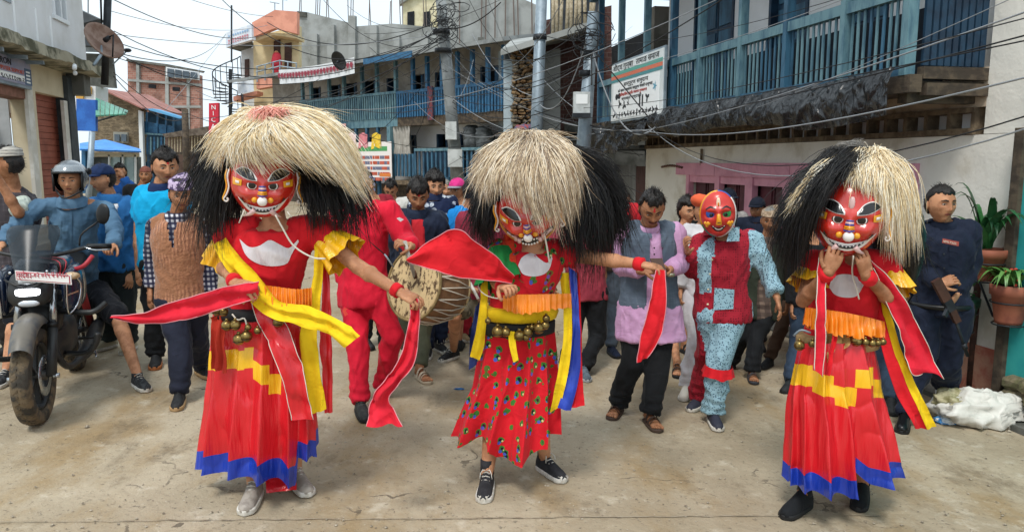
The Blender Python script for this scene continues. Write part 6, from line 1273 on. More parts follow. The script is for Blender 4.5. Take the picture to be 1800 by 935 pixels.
# ---- 18 man in pink kurta
KUR = cloth('orchid_pink_kurta_cotton', 'c79cc0', 'b78bb0')
p = Person('man in pink kurta and grey waistcoat looking down at his phone', (1120, 733), 330, yaw=6, width=1.12, belly=.02, J={'head': (1146, 366, -.06), 'neck': (1138, 400, .03), 'shL': (1100, 408, .04), 'shR': (1186, 410, .04), 'elL': (1092, 468, .05), 'wrL': (1132, 478, -.22), 'elR': (1198, 462, .02), 'wrR': (1174, 476, -.20), 'hip': (1142, 540, .02), 'knL': (1110, 640, -.06), 'anL': (1086, 706, .18), 'knR': (1158, 640, -.08), 'anR': (1142, 724, -.05)}, hpitch=30, hyaw=8, hs=1.08, skin=SKIN_D, toe={'L': -20, 'R': 12})
p.body(.013, handcurl=(.7, .9), handdir={'L': (.8, -.3, .1), 'R': (-.5, -.6, .5)}, handn={'L': (0, -.3, 1), 'R': (.6, .2, .6)}, headkw={'jaw': 1.2}); p.F(squint=.5, tika=True); p.Hh(seed=22, top=.012); p.shirt(KUR, .90, -.40, .030, 'kurta', amp=.007, flare=.11); p.shirt(cloth('grey_blue_waistcoat_wool', '5e6a78', '4f5a68', pat=pat_check('6a7684', '5f6b79', '566270', 30, .15)), 0, -.24, .044, 'waistcoat', open_=(.07, .045), amp=.005, flare=.05); p.collar(KUR, .035, .072, gap=.35)
v, f = p.H.strip([(-.026, -.050), (0, -.045), (.026, -.050)], [(-.028, -.058), (0, -.054), (.028, -.058)], .003, 8); MB().add(v, f).build('moustache', BROW, p.r, True)
p.trousers(BLK, hem=.075, knee=.078); p.shoes(BRS, mat('brown_sandal_sole', '4a3a30', .8), 'sandal')
for i in range(4): MB().blob(P(1150, 436 + i * 11, p.Y - .165), .006, .004, .006).build('button', EYEB, p.r, True)
w_ = P(1177, 483, p.Y - .23); MB().tube([w_ + [.0, 0, -.008], w_ + [0, 0, .012]], .036, 14).build('wristwatch', mat('watch_steel', 'b0a890', .3, metal=.9), p.r, True)
ph_ = thing('phone', 'dark mobile phone held by the man in pink kurta', 'phone', P(1158, 470, p.Y - .32)); mb = MB(); mb.box(-.04, .04, -.005, .005, -.075, .075); mb.xf(rotm(8, -50, 0), P(1158, 470, p.Y - .32)); mb.build('phone_case', mat('phone_brown', '4a3428', .4), ph_); mb = MB(); mb.box(-.036, .036, .0052, .0062, -.07, .07); mb.xf(rotm(8, -50, 0), P(1158, 470, p.Y - .32)); mb.build('screen', BLACK, ph_)
# ---- 19 boy, 20 man in white with orange cloth, 21 others under the pink doors
p = Person('boy with tousled black hair in red vest and shorts', (1195, 645), 346, Y=6.9, yaw=15, height=1.5, J={'head': (1208, 372, 0), 'neck': (1204, 400, 0), 'knL': (1180, 555, -.1), 'anL': (1190, 640, 0)}, hyaw=30, hs=1.08); p.body(.015); p.F(); p.Hh(seed=23, top=.03, low=.012, th=.02, tuft=320); p.shirt(REDC, .1, -.15, .016, 'vest'); p.trousers(cloth('brown_shorts', '4a4038'), .46); p.shoes(BSHOE, BSOLE, 'sandal')
WTR = cloth('white_tracksuit', 'c9c6c8', 'b3b0b4')
p = Person('man in white tracksuit with an orange cloth on his head', (1212, 686), 340, yaw=5, J={'head': (1237, 372, .05), 'neck': (1240, 400, .05), 'shL': (1208, 412, .05), 'elL': (1200, 460, .05), 'wrL': (1196, 508, .0), 'hip': (1232, 510, .05), 'knL': (1222, 590, -.1), 'anL': (1207, 676, 0), 'knR': (1243, 590, .2), 'anR': (1250, 640, .6)}, pitchL=0); p.body(); p.F(); p.Hh(seed=24); p.shirt(WTR, .97, -.15, .035, 'jacket', amp=.011); p.trousers(WTR, amp=.013); p.shoes(mat('cream_white_shoe', 'd6cfc0', .7), WSOLE, laces=WSOLE)
MB().blob(p.H.w([-.01, 0, .085]), .10, .11, .06, rotm(0, 0, 12)).build('head_cloth', cloth('orange_cloth', 'd8603c', 'c2502f'), p.r, True)
p = Person('man in dark police cap behind the man in camouflage jacket', (1330, 600), 343, Y=7.2, yaw=-10, J={'head': (1331, 368, 0)}, skin=SKIN_D, hyaw=-20); p.body(.015); p.F(); p.Hh(seed=25, th=.01); ballcap(p.r, p.H, cloth('black_navy_cap', '1c2230', '141924')); p.shirt(cloth('police_navy', '1f2638', '171d2c'), .97, -.15, .025); p.collar(cloth('police_navy', '1f2638')); p.trousers(BLK); p.shoes(BSHOE, BSOLE)
p = Person('man in sunglasses and black cap looking over the painted clown mask', (1280, 600), 334, Y=7.6, yaw=20, J={'head': (1280, 352, 0)}, hyaw=35); p.body(.015); p.F(); p.Hh(seed=26, th=.012); ballcap(p.r, p.H, cloth('black_navy_cap', '1c2230')); p.shirt(cloth('grey_pattern_shirt', 'b7b3b0', '6f6d70'), .4, -.15, .025); p.trousers(BLK); p.shoes(BSHOE, BSOLE)
p = Person('man with dark hair in black top just behind the boy with tousled hair', (1182, 560), 342, Y=8.3, yaw=0, J={'head': (1226, 362, 0), 'neck': (1226, 385, 0)}); p.body(.017); p.F(); p.Hh(seed=27, th=.02, top=.01); p.shirt(BLK, .97, -.15, .02); p.trousers(BLK); p.shoes(BSHOE, BSOLE)
# ---- 22 man in topi with plaid shirt
p = Person('older man in beige topi, brown plaid shirt and open camouflage jacket', (1310, 655), 352, yaw=-8, width=1.1, J={'head': (1355, 388, 0), 'neck': (1348, 424, .02), 'shL': (1316, 434, .05), 'shR': (1380, 434, .05), 'hip': (1335, 540, 0), 'knL': (1302, 590, .0), 'anL': (1285, 632, .25), 'knR': (1330, 590, -.1), 'anR': (1322, 650, .0)}, hyaw=-6, hpitch=4, skin=SKIN_D, hs=1.08); p.body(); p.F(brow=.7, squint=.7); p.Hh(seed=28, th=.008, tuft=60, m=mat('grey_hair', '6c6863')); topi(p.r, p.H, mat('beige_topi_cloth', 'b8a088', .9, '8f7860', 40), .07, .015)
p.shirt(cloth('brown_plaid_shirt', '6a5a50', pat=pat_check('8a7668', '5b4c46', '3c3230', 16, .4)), .97, -.18, .022); p.collar(cloth('brown_plaid_shirt', '6a5a50'), gap=.5); p.shirt(cloth('camouflage_jacket', '3a4034', pat=pat_dots('343a30', '23261f', 10, .42, '4b5142', 1, .5)), .97, -.17, .038, 'jacket', open_=(.075, .06)); p.trousers(BLK, hem=.07); p.shoes(mat('grey_sandal_strap', '4a4a4e', .7), mat('dark_grey_sandal_sole', '3c3d42', .8), 'sandal')
# ---- 23, 24 people half hidden behind the right dancer
p = Person('person in brown trousers and dark shoes walking behind the right dancer', (1375, 632), 365, yaw=-10, J={'head': (1420, 388, .2), 'neck': (1410, 430, .1), 'hip': (1405, 525, 0), 'knL': (1375, 570, -.1), 'anL': (1352, 630, 0), 'knR': (1405, 590, .1), 'anR': (1398, 640, .4)}, skin=SKIN_D); p.body(); p.Hh(seed=29); p.shirt(cloth('dark_brown_jacket', '2f2620', '241d19'), .97, -.15, .03); p.trousers(cloth('brown_trousers', '4f3a2c', '402e23')); p.shoes(BSHOE, BSOLE)
p = Person('person in dark jacket and blue jeans just behind the brown trousers', (1408, 670), 365, yaw=-5, J={'head': (1440, 388, .3), 'neck': (1430, 430, .2), 'shL': (1398, 440, .1), 'elL': (1394, 500, .05), 'wrL': (1392, 535, 0), 'hip': (1425, 530, 0), 'anL': (1390, 668, .1), 'knL': (1402, 600, 0)}); p.body(); p.Hh(seed=30); p.shirt(BLK, .97, -.15, .03); p.trousers(JEAN); p.shoes(BSHOE, BSOLE)
# ---- 25 man in navy jacket with white stripes
p = Person('man in black jacket with three white sleeve stripes and jeans behind the right dancer', (1570, 700), 335, yaw=-10, width=1.05, J={'head': (1565, 375, .15), 'neck': (1570, 399, .12), 'shL': (1545, 420, .1), 'shR': (1622, 422, .05), 'elR': (1634, 485, .0), 'wrR': (1600, 520, -.1), 'hip': (1575, 540, 0), 'knR': (1570, 640, 0), 'anR': (1566, 700, 0)}); p.body(); p.Hh(seed=31); p.shirt(cloth('black_track_jacket', '1b1f2a', '14171f'), .97, -.15, .032, 'jacket'); p.trousers(JEAN, knee=.082); p.shoes(BSHOE, BSOLE)
mb = MB()
for k in range(3):
 pts = [P(x + k * 5.5 - 5, y, p.Y + d) for x, y, d in ((1617, 405, .03), (1628, 435, -.035), (1636, 462, -.06), (1634, 488, -.075), (1622, 505, -.09))]; mb.tube(spline(pts, 12), [.0055] * 12, 5)
mb.build('sleeve_stripe', WHT, p.r, True)
# ---- 26 armed policeman
POL = cloth('police_navy', '1f2638', '171d2c'); p = Person('policeman in navy uniform holding a rifle beside the whitewashed wall', (1632, 742), 325, yaw=15, width=1.1, J={'head': (1654, 359, 0), 'neck': (1657, 396, .05), 'shL': (1624, 408, .08), 'shR': (1700, 406, .02), 'elR': (1708, 468, .06), 'wrR': (1684, 518, -.08), 'elL': (1618, 470, .08), 'wrL': (1650, 500, -.12), 'hip': (1655, 535, .03), 'knL': (1622, 620, .0), 'anL': (1590, 728, -.05), 'knR': (1660, 640, .05), 'anR': (1665, 690, .35)}, hyaw=30, hpitch=-2, hs=1.08, skin=SKIN, toe={'L': -20, 'R': 20})
p.body(.013, handcurl=(1.0, 1.0), handdir={'R': (-.6, -.4, -.4), 'L': (.5, -.3, .3)}); p.F(); p.Hh(seed=32, th=.011, side=-.015, tuft=80); p.shirt(POL, .97, -.13, .028, 'uniform_shirt', amp=.009); p.collar(POL, .045, .076); p.trousers(POL, hem=.06, knee=.085, add=.03, amp=.012); p.shoes(mat('polished_black_boot', '111214', .3), BSOLE, 'boot')
o_ = mb = MB(); a = [P(x, y, p.Y - .175) for x, y in ((1657, 419), (1686, 425), (1685, 433), (1656, 427))]; nb = mk('name_tape', a, [[3, 2, 1, 0]], mat('red_thread', 'a04a40', .8), p.r)
cu = bpy.data.curves.new('t', 'FONT'); cu.body = 'NEPAL POLICE'; cu.size = .022; cu.materials.append(mat('pale_thread', 'd8c8b8', .8)); cu.extrude = .0008; ob = bpy.data.objects.new('t', cu); COL.objects.link(ob); bpy.context.view_layer.update(); me = bpy.data.meshes.new_from_object(ob.evaluated_get(bpy.context.evaluated_depsgraph_get())); bpy.data.objects.remove(ob)
d_ = (a[1] - a[0]); L_n = np.linalg.norm(d_); d_ /= L_n; kx = L_n * .92 / .165; z_ = np.array([0, 0, 1.]); y_ = np.cross(d_, z_) ; M_ = Matrix(((d_[0] * kx, 0, y_[0]), (d_[1] * kx, 0, y_[1]), (d_[2] * kx, 1, y_[2]))).to_4x4(); me.transform(Matrix.Translation(a[3] + d_ * .005 + np.array([0, -.003, .006]) - wloc(p.r)) @ M_); t_ = bpy.data.objects.new('tape_lettering', me); COL.objects.link(t_); t_.parent = p.r
for sx, x in ((1, 1694), (-1, 1629)): mb = MB(); c = P(x, 401, p.Y + .04); mb.box(-.035, .035, -.025, .025, 0, .01); mb.xf(rotm(20 * sx, 0, 18 * sx), c + [0, 0, .045]); mb.build('epaulette', POL, p.r)
MB().tube([p.j['hip'] + (p.rv * math.cos(a) * .19 - p.fv * math.sin(a) * .145) * p.s for a in np.linspace(0, 2 * math.pi, 30)], .02, 6, False).build('belt', mat('black_leather', '141414', .4), p.r, True)
rf = thing('rifle', 'dark rifle with wooden stock slung muzzle down in the policeman\'s hand', 'rifle', P(1675, 540, p.Y - .25)); RW = mat('rifle_wood', '4a2e22', .5, '3a231a', 8); Yr = p.Y - .22
def rp_(x, y, d=0): return P(x, y, Yr + d)
MB().bar(rp_(1645, 492), rp_(1664, 528), .035, .06).build('stock', RW, rf); MB().bar(rp_(1664, 528), rp_(1673, 545), .04, .055).build('receiver', STEEL_D, rf); MB().bar(rp_(1672, 543), rp_(1683, 566), .036, .042).build('handguard', RW, rf)
MB().tube([rp_(1672, 540), rp_(1701, 626)], .011, 8).build('barrel', STEEL_D, rf, True); MB().tube([rp_(1694, 604), rp_(1697, 613)], .018, 8).build('front_sight', STEEL_D, rf, True); MB().bar(rp_(1668, 540), rp_(1660, 556, -.02), .02, .03).build('magazine', STEEL_D, rf)
# ================================================================== DANCERS
RSAT = satin('red_satin', 'd3202a', 'bf1822'); RCOT = cloth('scarlet_cotton', 'd8222c', 'c41a24'); YSAT = satin('yellow_satin', 'f0b81c', 'e3a512'); BSAT = satin('royal_blue_satin', '1f3fae', '183394'); YCOT = cloth('yellow_cotton', 'eecb22', 'e0b818'); OSAT = satin('orange_satin', 'ee8a1e', 'de7612'); PINKRED = cloth('red_scarf_voile', 'd8283a', 'c81e30'); WSAT = satin('white_satin', 'ddd6d8', 'c9c2c6'); WSTR = mat('white_cord', 'd9d4c8', .8)
RPAINT = mat('glossy_red_mask_paint', 'cb2f22', .22, 'bb2519', 3, coat=.7, spec=.6); OPAINT = mat('orange_mask_paint', 'd9532a', .25, 'c8421f', 5, coat=.6); MW = mat('mask_white_paint', 'e6e0dc', .25, coat=.5); MB_ = mat('mask_black_paint', '120f10', .25, coat=.5); MY = mat('mask_yellow_paint', 'e8a01e', .3, coat=.5); MBL = mat('mask_blue_paint', '2c4f9e', .3, coat=.5); MG = mat('mask_green_paint', '2f8a4c', .3, coat=.5); MPK = mat('mask_rose_white', 'd8b4b2', .3, coat=.4)
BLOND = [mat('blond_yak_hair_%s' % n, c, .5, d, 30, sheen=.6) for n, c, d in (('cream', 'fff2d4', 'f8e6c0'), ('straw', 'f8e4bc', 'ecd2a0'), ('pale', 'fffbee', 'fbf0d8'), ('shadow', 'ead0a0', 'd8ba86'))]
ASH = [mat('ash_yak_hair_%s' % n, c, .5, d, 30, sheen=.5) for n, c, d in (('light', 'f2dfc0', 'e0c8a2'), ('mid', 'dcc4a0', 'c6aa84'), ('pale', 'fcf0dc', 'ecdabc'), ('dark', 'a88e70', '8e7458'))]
BHAIR = [mat('black_yak_hair_%s' % n, c, .38, d, 30) for n, c, d in (('a', '15130f', '1e1a18'), ('b', '1c1a1c', '26221f'), ('c', '0f0e10', '18161a'))]
def ribbon(name, A, B, Y, m, parent=None, n=36, k=8, amp=.012, waves=2.5, seed=0, edge=None, pl=0):
 """cloth strip between two pixel edges, each (px, py, metres behind Y)"""
 A = spline([P(a[0], a[1], Y + a[2]) for a in A], n); B = spline([P(a[0], a[1], Y + a[2]) for a in B], n); v = []
 for i in range(n):
  for j in range(k + 1):
   t = j / k; q_ = A[i] * (1 - t) + B[i] * t; w = math.sin(math.pi * t) * .6 + .4
   q_ = q_ + np.array([0, 1, 0]) * amp * w * (math.sin(t * waves * 6.28 + i * .12 + seed) + .5 * math.sin(i * .35 + seed * 2)); q_ = q_ + np.array([.25, -1, 0]) * pl * (.35 + .65 * t) * (math.sin(i * 1.05 + seed) + .5 * math.sin(i * .47)) + np.array([0, 0, 1]) * pl * .5 * t * math.sin(i * .8); v.append(q_)
 v = np.array(v); v[:, 1] += amp * (1.1 * fbm(v * 8, seed + 2, 2) + 1.6 * (1 - np.abs(vnoise(v * [11, 11, 7] + v[:, [2, 2, 0]] * 4, seed + 7))) ** 4); v[:, 2] += amp * .45 * fbm(v * 10, seed + 5, 2); v[:, 0] += amp * .35 * fbm(v * 10, seed + 6, 2)
 w = np.concatenate([v, v + [0, .004, 0]]); N_ = len(v); f = []
 for i in range(n - 1):
  for j in range(k): q_ = [i * (k + 1) + j, (i + 1) * (k + 1) + j, (i + 1) * (k + 1) + j + 1, i * (k + 1) + j + 1]; f += [q_, [a + N_ for a in q_[::-1]]]
 o = mk(name, w, f, m, parent, True)
 if edge:
  for j in (0, k): MB().tube([v[i * (k + 1) + j] for i in range(n)], .0022, 4).build('piping', edge, o, True)
 return o
def skirt(p, Yc, levels, hem, zone, mats, depth=.8, npl=13, amp=.12, seed=0, nz=110, nth=260):
 """levels: (py, x_left, x_right); hem: (px, py) profile along the front; zone(t, px, py, front) -> index into mats"""
 ly = [l[0] for l in levels]; v = []; zn = []; TT = np.linspace(0, 2 * math.pi, nth, False)
 for i in range(nz + 1):
  t = i / nz
  for th in TT:
   fr = -math.sin(th); xh = (levels[-1][1] + levels[-1][2]) / 2 + (levels[-1][2] - levels[-1][1]) / 2 * math.cos(th)
   hy = np.interp(xh, [h[0] for h in hem], [h[1] for h in hem]); hy = hy if fr > 0 else hy - 28 * min(1, -fr * 2)
   py = levels[0][0] + (hy - levels[0][0]) * t; xl = np.interp(py, ly, [l[1] for l in levels]); xr = np.interp(py, ly, [l[2] for l in levels])
   A = amp * (.25 + .75 * t) ; q_ = math.sin(npl * th + seed + .6 * math.sin(3 * th + seed) + .5 * t); q_ = 1 - 2 * abs(math.sin((npl * th + seed + .9 * math.sin(2 * th + seed) + .5 * t) / 2)) ** .8; pl = A * (q_ + .5 * math.sin(npl * .41 * th + 2 * seed))
   hw = (xr - xl) / 2; c = (xl + xr) / 2; px = c + hw * (1 + pl * .45) * math.cos(th); hwm = hw / FPX * Yc
   yb_ = Yc - hwm * depth * max(fr, 0); q3 = P(px, py, yb_); dy = -hwm * depth * fr * (1 + pl * 2.0); z = q3[2]; v.append([q3[0], Yc + dy, z]); zn.append((c + hw * math.cos(th), py))
 v = np.array(v); v[:, 1] += .014 * fbm(v * [7, 7, 3], seed + 1, 3) + .012 * (1 - np.abs(vnoise(v * [8, 8, 5], seed + 6))) ** 4; v[:, 0] += .008 * fbm(v * [7, 7, 3], seed + 4, 2)
 F_ = {}
 for i in range(nz):
  for j in range(nth):
   a = i * nth + j; b = i * nth + (j + 1) % nth; t = (i + .5) / nz; th = TT[j]; xl, xr = levels[-1][1], levels[-1][2]; px = (xl + xr) / 2 + (xr - xl) / 2 * math.cos(th)
   ppx, ppy = zn[a]
   F_.setdefault(zone(t, ppx, ppy, -math.sin(th) > -.1), []).append([a, b, b + nth, a + nth])
 for k_, f in F_.items():
  us = sorted(set(x for q_ in f for x in q_)); mp = {u: i for i, u in enumerate(us)}; nm, m = mats[k_]; o = mk(nm, v[us], [[mp[x] for x in q_] for q_ in f], m, p, True); at = o.data.attributes.new('cloth_xy', 'FLOAT_VECTOR', 'POINT'); at.data.foreach_set('vector', np.array([(zn[u][0], zn[u][1], 0 if math.sin(TT[u % nth]) < .1 else 1) for u in us], np.float32).ravel())
def crown(px, py, dy, rx, rz, drop, a0=0, a1=6.28, n=11, lift=0):
 out = []
 for a in np.linspace(a0, a1, n): c, s_ = math.cos(a), math.sin(a); out.append([(px + 8 * c, py, dy - .02 * s_), (px + rx * .45 * c, py - lift + rz * .05, dy - .10 * s_), (px + rx * .85 * c, py - lift * .5 + drop * .45, dy - .17 * s_), (px + rx * c, py + drop, dy - .19 * s_)])
 return out
def banded(name, rects):
 def f(nt, co):
  a = node(nt, 'ShaderNodeAttribute', attribute_name='cloth_xy'); s = node(nt, 'ShaderNodeSeparateXYZ'); nt.links.new(a.outputs['Vector'], s.inputs[0]); x, y, bk_ = s.outputs; F_ = 0.
  for x0, x1, ya, yb, h in rects:
   sl_ = mth(nt, 'ADD', mth(nt, 'MULTIPLY', mth(nt, 'SUBTRACT', x, float(x0)), (yb - ya) / (x1 - x0)), float(ya)); d = mth(nt, 'SUBTRACT', y, sl_)
   k = mth(nt, 'MULTIPLY', mth(nt, 'MULTIPLY', mth(nt, 'GREATER_THAN', x, float(x0)), mth(nt, 'LESS_THAN', x, float(x1))), mth(nt, 'MULTIPLY', mth(nt, 'GREATER_THAN', d, 0.), mth(nt, 'LESS_THAN', d, float(h)))); F_ = k if F_ == 0. else mth(nt, 'MAXIMUM', F_, k)
  return mixc(nt, mth(nt, 'MULTIPLY', F_, mth(nt, 'LESS_THAN', bk_, .5)), 'd3202a', 'f0b81c')
 return mat(name, 'd3202a', .30, spec=.55, pat=f, bump=[(8, .5, .05, (1.6, 1.6, .2)), (4, .3, .012, (1.4, 1.4, .35), 'c'), (14, .12, .01, (1, 1, .6))])
def wig(p, Y, groups, name='wig_hair', seed=0, nseg=8):
 """groups: (guides, count, materials, depth spread, radius, jitter); each guide: pixel points with metres behind Y"""
 rs = np.random.RandomState(seed)
 for gname, guides, N_, mats, D, rad, jt in groups:
  Gd = np.array([spline([P(a[0], a[1], Y + a[2]) for a in g_], nseg) for g_ in guides]); ng = len(Gd)
  nc = max(12, N_ // 14); cu_ = rs.uniform(0, ng - 1, nc); cd_ = rs.uniform(0, 1, nc); cj = rs.normal(0, 1, (nc, 3)); cw = rs.normal(0, 1, (nc, 2)); cl = rs.uniform(.55, 1.14, nc)
  v = []; f = []; mi = []; tt = np.linspace(0, 1, nseg); base = 0
  for s_ in range(N_):
   c = rs.randint(nc); u = np.clip(cu_[c] + rs.normal(0, .16), 0, ng - 1.001); i = int(u); w = u - i; path = Gd[i] * (1 - w) + Gd[i + 1] * w if ng > 1 else Gd[0].copy()
   dd = np.clip(cd_[c] + rs.normal(0, .12), 0, 1); L = cl[c] * rs.uniform(.82, 1.06); n_ = nseg - 1; ti = np.clip(tt * L, 0, 1.0) * n_; i0 = np.minimum(ti.astype(int), n_ - 1); fr = (ti - i0)[:, None]; path = path[i0] * (1 - fr) + path[i0 + 1] * fr + (path[-1] - path[-2]) * np.maximum(tt * L - 1, 0)[:, None] * n_
   path = path + np.outer(tt ** 1.2, cj[c] * jt) + np.outer(tt ** 1.5, rs.normal(0, jt * .35, 3)) + [0, 1, 0] * (dd * D * np.sin(np.clip(.25 + tt, 0, 1) * 1.57))[:, None] * np.array([0, 1, 0])
   path[:, 2] -= (dd * D * .25 * np.sin(tt * 3.1)); path[:, 0] += np.sin(tt * 6 + cw[c, 0] * 3) * jt * .5 * tt; path[:, 2] += np.sin(tt * 5 + cw[c, 1] * 3) * jt * .5 * tt; path = path + (1 - tt[:, None]) * rs.normal(0, [.028, .028, .010]); path = path + rs.normal(0, jt * .05, (nseg, 3))
   if rs.rand() < .08: path += np.outer(tt ** 1.6, rs.normal(0, jt * 2.2, 3))
   r = rad * rs.uniform(.6, 1.3) * np.array([1.0] * (nseg - 3) + [.8, .55, .15]); a0 = rs.uniform(0, 2.1)
   d = path[-1] - path[0]; d /= np.linalg.norm(d) + 1e-9; e1 = np.cross(d, (0, 1, 0)); e1 /= np.linalg.norm(e1) + 1e-9; e2 = np.cross(d, e1)
   for k in range(nseg):
    for a in (a0, a0 + 2.094, a0 + 4.189): v.append(path[k] + r[k] * (math.cos(a) * e1 + math.sin(a) * e2))
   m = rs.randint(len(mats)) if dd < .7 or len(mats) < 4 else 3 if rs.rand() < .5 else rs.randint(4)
   for k in range(nseg - 1):
    for a in range(3): x = base + k * 3 + a; y = base + k * 3 + (a + 1) % 3; f.append([x, y, y + 3, x + 3]); mi.append(m)
   base += nseg * 3
  mk(gname, np.array(v), f, None, p, True, mats, mi)
class Mask(Head):
 def __init__(s, c, M, a=.155, b=.125, cc=.175, sc=1., cheek=1.):
  v = HD * [a, b, cc]; x, y, z = v[:, 0].copy(), v[:, 1].copy(), v[:, 2].copy(); k = np.clip((-.03 - z) / .15, 0, 1); x *= 1 - .10 * k; w = np.clip(-y / .06, 0, 1); ax = np.abs(x)
  D = .030 * cheek * g(ax - .075, .036) * g(z + .035, .034) + .045 * g(x, .020) * g(z + .035, .045) + .018 * g(ax - .05, .06) * g(z - .035, .022) - .02 * g(ax - .045, .03) * g(z - .005, .018) + .022 * g(x, .06) * g(z + .135, .028) - .012 * g(x, .09) * g(z + .095, .018)
  y = y - D * w; s.l = np.stack([x, y, z], 1); s.c = np.array(c); s.M = M; s.sc = sc; s.fi = np.where(s.l[:, 1] < -.01)[0]
 def disc(s, x, z, r, m, p, name, off=.003, th=.005, rz=None): return MB().blob(s.w(s.surf(x, z, off)), r * s.sc, th * s.sc, (rz or r) * s.sc, s.M, 18, 7).build(name, m, p, True)
 def st(s, top, bot, m, p, name, off=.003, n=16): v, f = s.strip(top, bot, off, n); return MB().add(v, f).build(name, m, p, True)
 def tb(s, pts, r, m, p, name, n=6): return MB().tube(spline([s.w(s.surf(a[0], a[1], a[2] if len(a) > 2 else .004)) for a in pts], max(8, len(pts) * 4)), r, n).build(name, m, p, True)
def demon_mask(p, H, kind=0):
 mk('mask', H.w(H.l), HF, RPAINT, p, True)
 for sx in (-1, 1):
  H.disc(sx * .048, .012, .027, MB_, p, 'mask_eye'); H.disc(sx * .048, .012, .0225, MW, p, 'mask_eye', .008, .003); H.disc(sx * .048, .012, .0175, MB_, p, 'mask_eye', .011, .003)
  tp, bt = [(sx * .024, .044), (sx * .052, .078), (sx * .09, .090), (sx * .125, .070)], [(sx * .024, .040), (sx * .060, .042), (sx * .095, .052), (sx * .125, .067)]
  H.st([(x, z + .004) for x, z in tp], [(x, z - .004) for x, z in bt], MW, p, 'mask_brow_edge', .004); H.st([(sx * .031 if i == 0 else x, z) for i, (x, z) in enumerate(tp)], bt, MB_, p, 'mask_brow', .008)
  H.st([(sx * .095, .034), (sx * .14, .038)], [(sx * .098, .004), (sx * .14, .002)], MY, p, 'mask_temple_mark', .004, 6); H.st([(sx * .108, .026), (sx * .126, .027)], [(sx * .108, .013), (sx * .126, .013)], MW, p, 'mask_temple_mark', .008, 5)
  H.disc(sx * .036, -.058, .015, MY, p, 'mask_nostril', .004, .012)
  # ears with curled edge
  e = MB(); e.blob(H.w([sx * .165, .02, -.005]), .012 * H.sc, .03 * H.sc, .075 * H.sc, H.M @ rotm(0, 0, sx * -8), 12, 8); e.build('mask_ear', OPAINT, p, True)
  for off, m_, r in ((0, MW, .0045), (.010, MY, .004)):
   pts = [H.w([sx * (.158 + off), -.012, .065]), H.w([sx * (.166 + off), -.02, .03]), H.w([sx * (.160 + off), -.022, -.02]), H.w([sx * (.172 + off), -.022, -.06]), H.w([sx * (.185 + off * .3), -.022, -.082]), H.w([sx * .172, -.024, -.094]), H.w([sx * .163, -.026, -.082]), H.w([sx * .171, -.027, -.076])]
   MB().tube(spline(pts, 26), r * H.sc, 6).build('mask_ear_edge', m_, p, True)
 H.disc(0, .085, .013, MPK, p, 'mask_forehead_drop', .004, .008, .032)
 for i, m_ in enumerate((MBL, MPK, MBL, MY, MY, MBL)): H.st([(-.016 - i * .0015, .012 - i * .0085), (0, .015 - i * .0085), (.016 + i * .0015, .012 - i * .0085)], [(-.016 - i * .0015, .006 - i * .0085), (0, .009 - i * .0085), (.016 + i * .0015, .006 - i * .0085)], m_, p, 'mask_nose_stripe', .003, 7)
 H.disc(0, -.058, .024, MW, p, 'mask_nose_tip', .002, .018)
 if kind == 0:
  up = [(-.115, -.055), (-.07, -.088), (0, -.100), (.07, -.086), (.118, -.050)]; dn = [(-.115, -.057), (-.07, -.118), (0, -.134), (.07, -.116), (.118, -.052)]
  H.st(up, dn, MW, p, 'mask_lip', .004, 22); H.st([(x * .88, z - .010) for x, z in up], [(x * .88, z + .011) for x, z in dn], MB_, p, 'mask_mouth', .009, 22)
  for i in range(11): x = -.075 + .015 * i; zc = -.113 + .55 * x * x / .1 * .8; H.disc(x, zc, .0036, MW, p, 'mask_tooth', .011, .003)
  for sx in (-1, 1):
   MB().tube(spline([H.w(H.surf(sx * .036, -.112, .012)), H.w(H.surf(sx * .056, -.134, .020)), H.w(H.surf(sx * .088, -.152, .022)) + [0, -.006, -.008]], 8), [.013, .013, .012, .011, .009, .007, .0045, .002], 8).build('mask_tusk', MPK, p, True)
 else:
  for sx in (-1, 1): H.st([(sx * .075, -.06), (sx * .105, -.045), (sx * .130, -.06)], [(sx * .075, -.105), (sx * .10, -.125), (sx * .128, -.10)], MB_, p, 'mask_mouth', .004, 9); H.tb([(sx * .085, -.10), (sx * .112, -.098), (sx * .112, -.075), (sx * .094, -.078)], .006, MPK, p, 'mask_curl')
  H.st([(-.05, -.095), (0, -.100), (.05, -.095)], [(-.05, -.130), (0, -.143), (.05, -.130)], MB_, p, 'mask_mouth', .006, 12)
  for i in range(6):
   x = -.037 + .015 * i; H.disc(x, -.105, .0055, MW, p, 'mask_tooth', .008, .004, .007); H.disc(x, -.130, .0055, MW, p, 'mask_tooth', .008, .004, .007)
  for sx in (-1, 1):
   for a, b, c in (((.052, -.098), (.057, -.125), (.070, -.148)), ((.073, -.118), (.072, -.09), (.085, -.062))): MB().tube(spline([H.w(H.surf(sx * q_[0], q_[1], .012)) for q_ in (a, b, c)], 7), [.009, .011, .010, .009, .007, .004, .0015], 8).build('mask_tusk', MPK, p, True)
  MB().tube([H.w([.162 * math.cos(a) * 1.0, .01 - .055 * max(0, math.sin(-a)), .005 + .175 * math.sin(a)]) for a in np.linspace(math.pi * .95, math.pi * 2.05, 40)], .007, 6).build('mask_rim', mat('gold_mask_paint', 'c98a3e', .35), p, True)
  MB().tube([H.w([.12 * math.cos(a), .05 - .0 * math.sin(-a), -.03 + .17 * math.sin(a)]) for a in np.linspace(math.pi * 1.15, math.pi * 1.85, 24)], .006, 6).build('mask_rim', mat('gold_mask_paint', 'c98a3e'), p, True)
 if kind != 1: H.st([(-.05, -.158), (0, -.152), (.05, -.158)], [(-.04, -.163), (0, -.166), (.04, -.163)], OPAINT, p, 'mask_chin_mark', .003, 8)
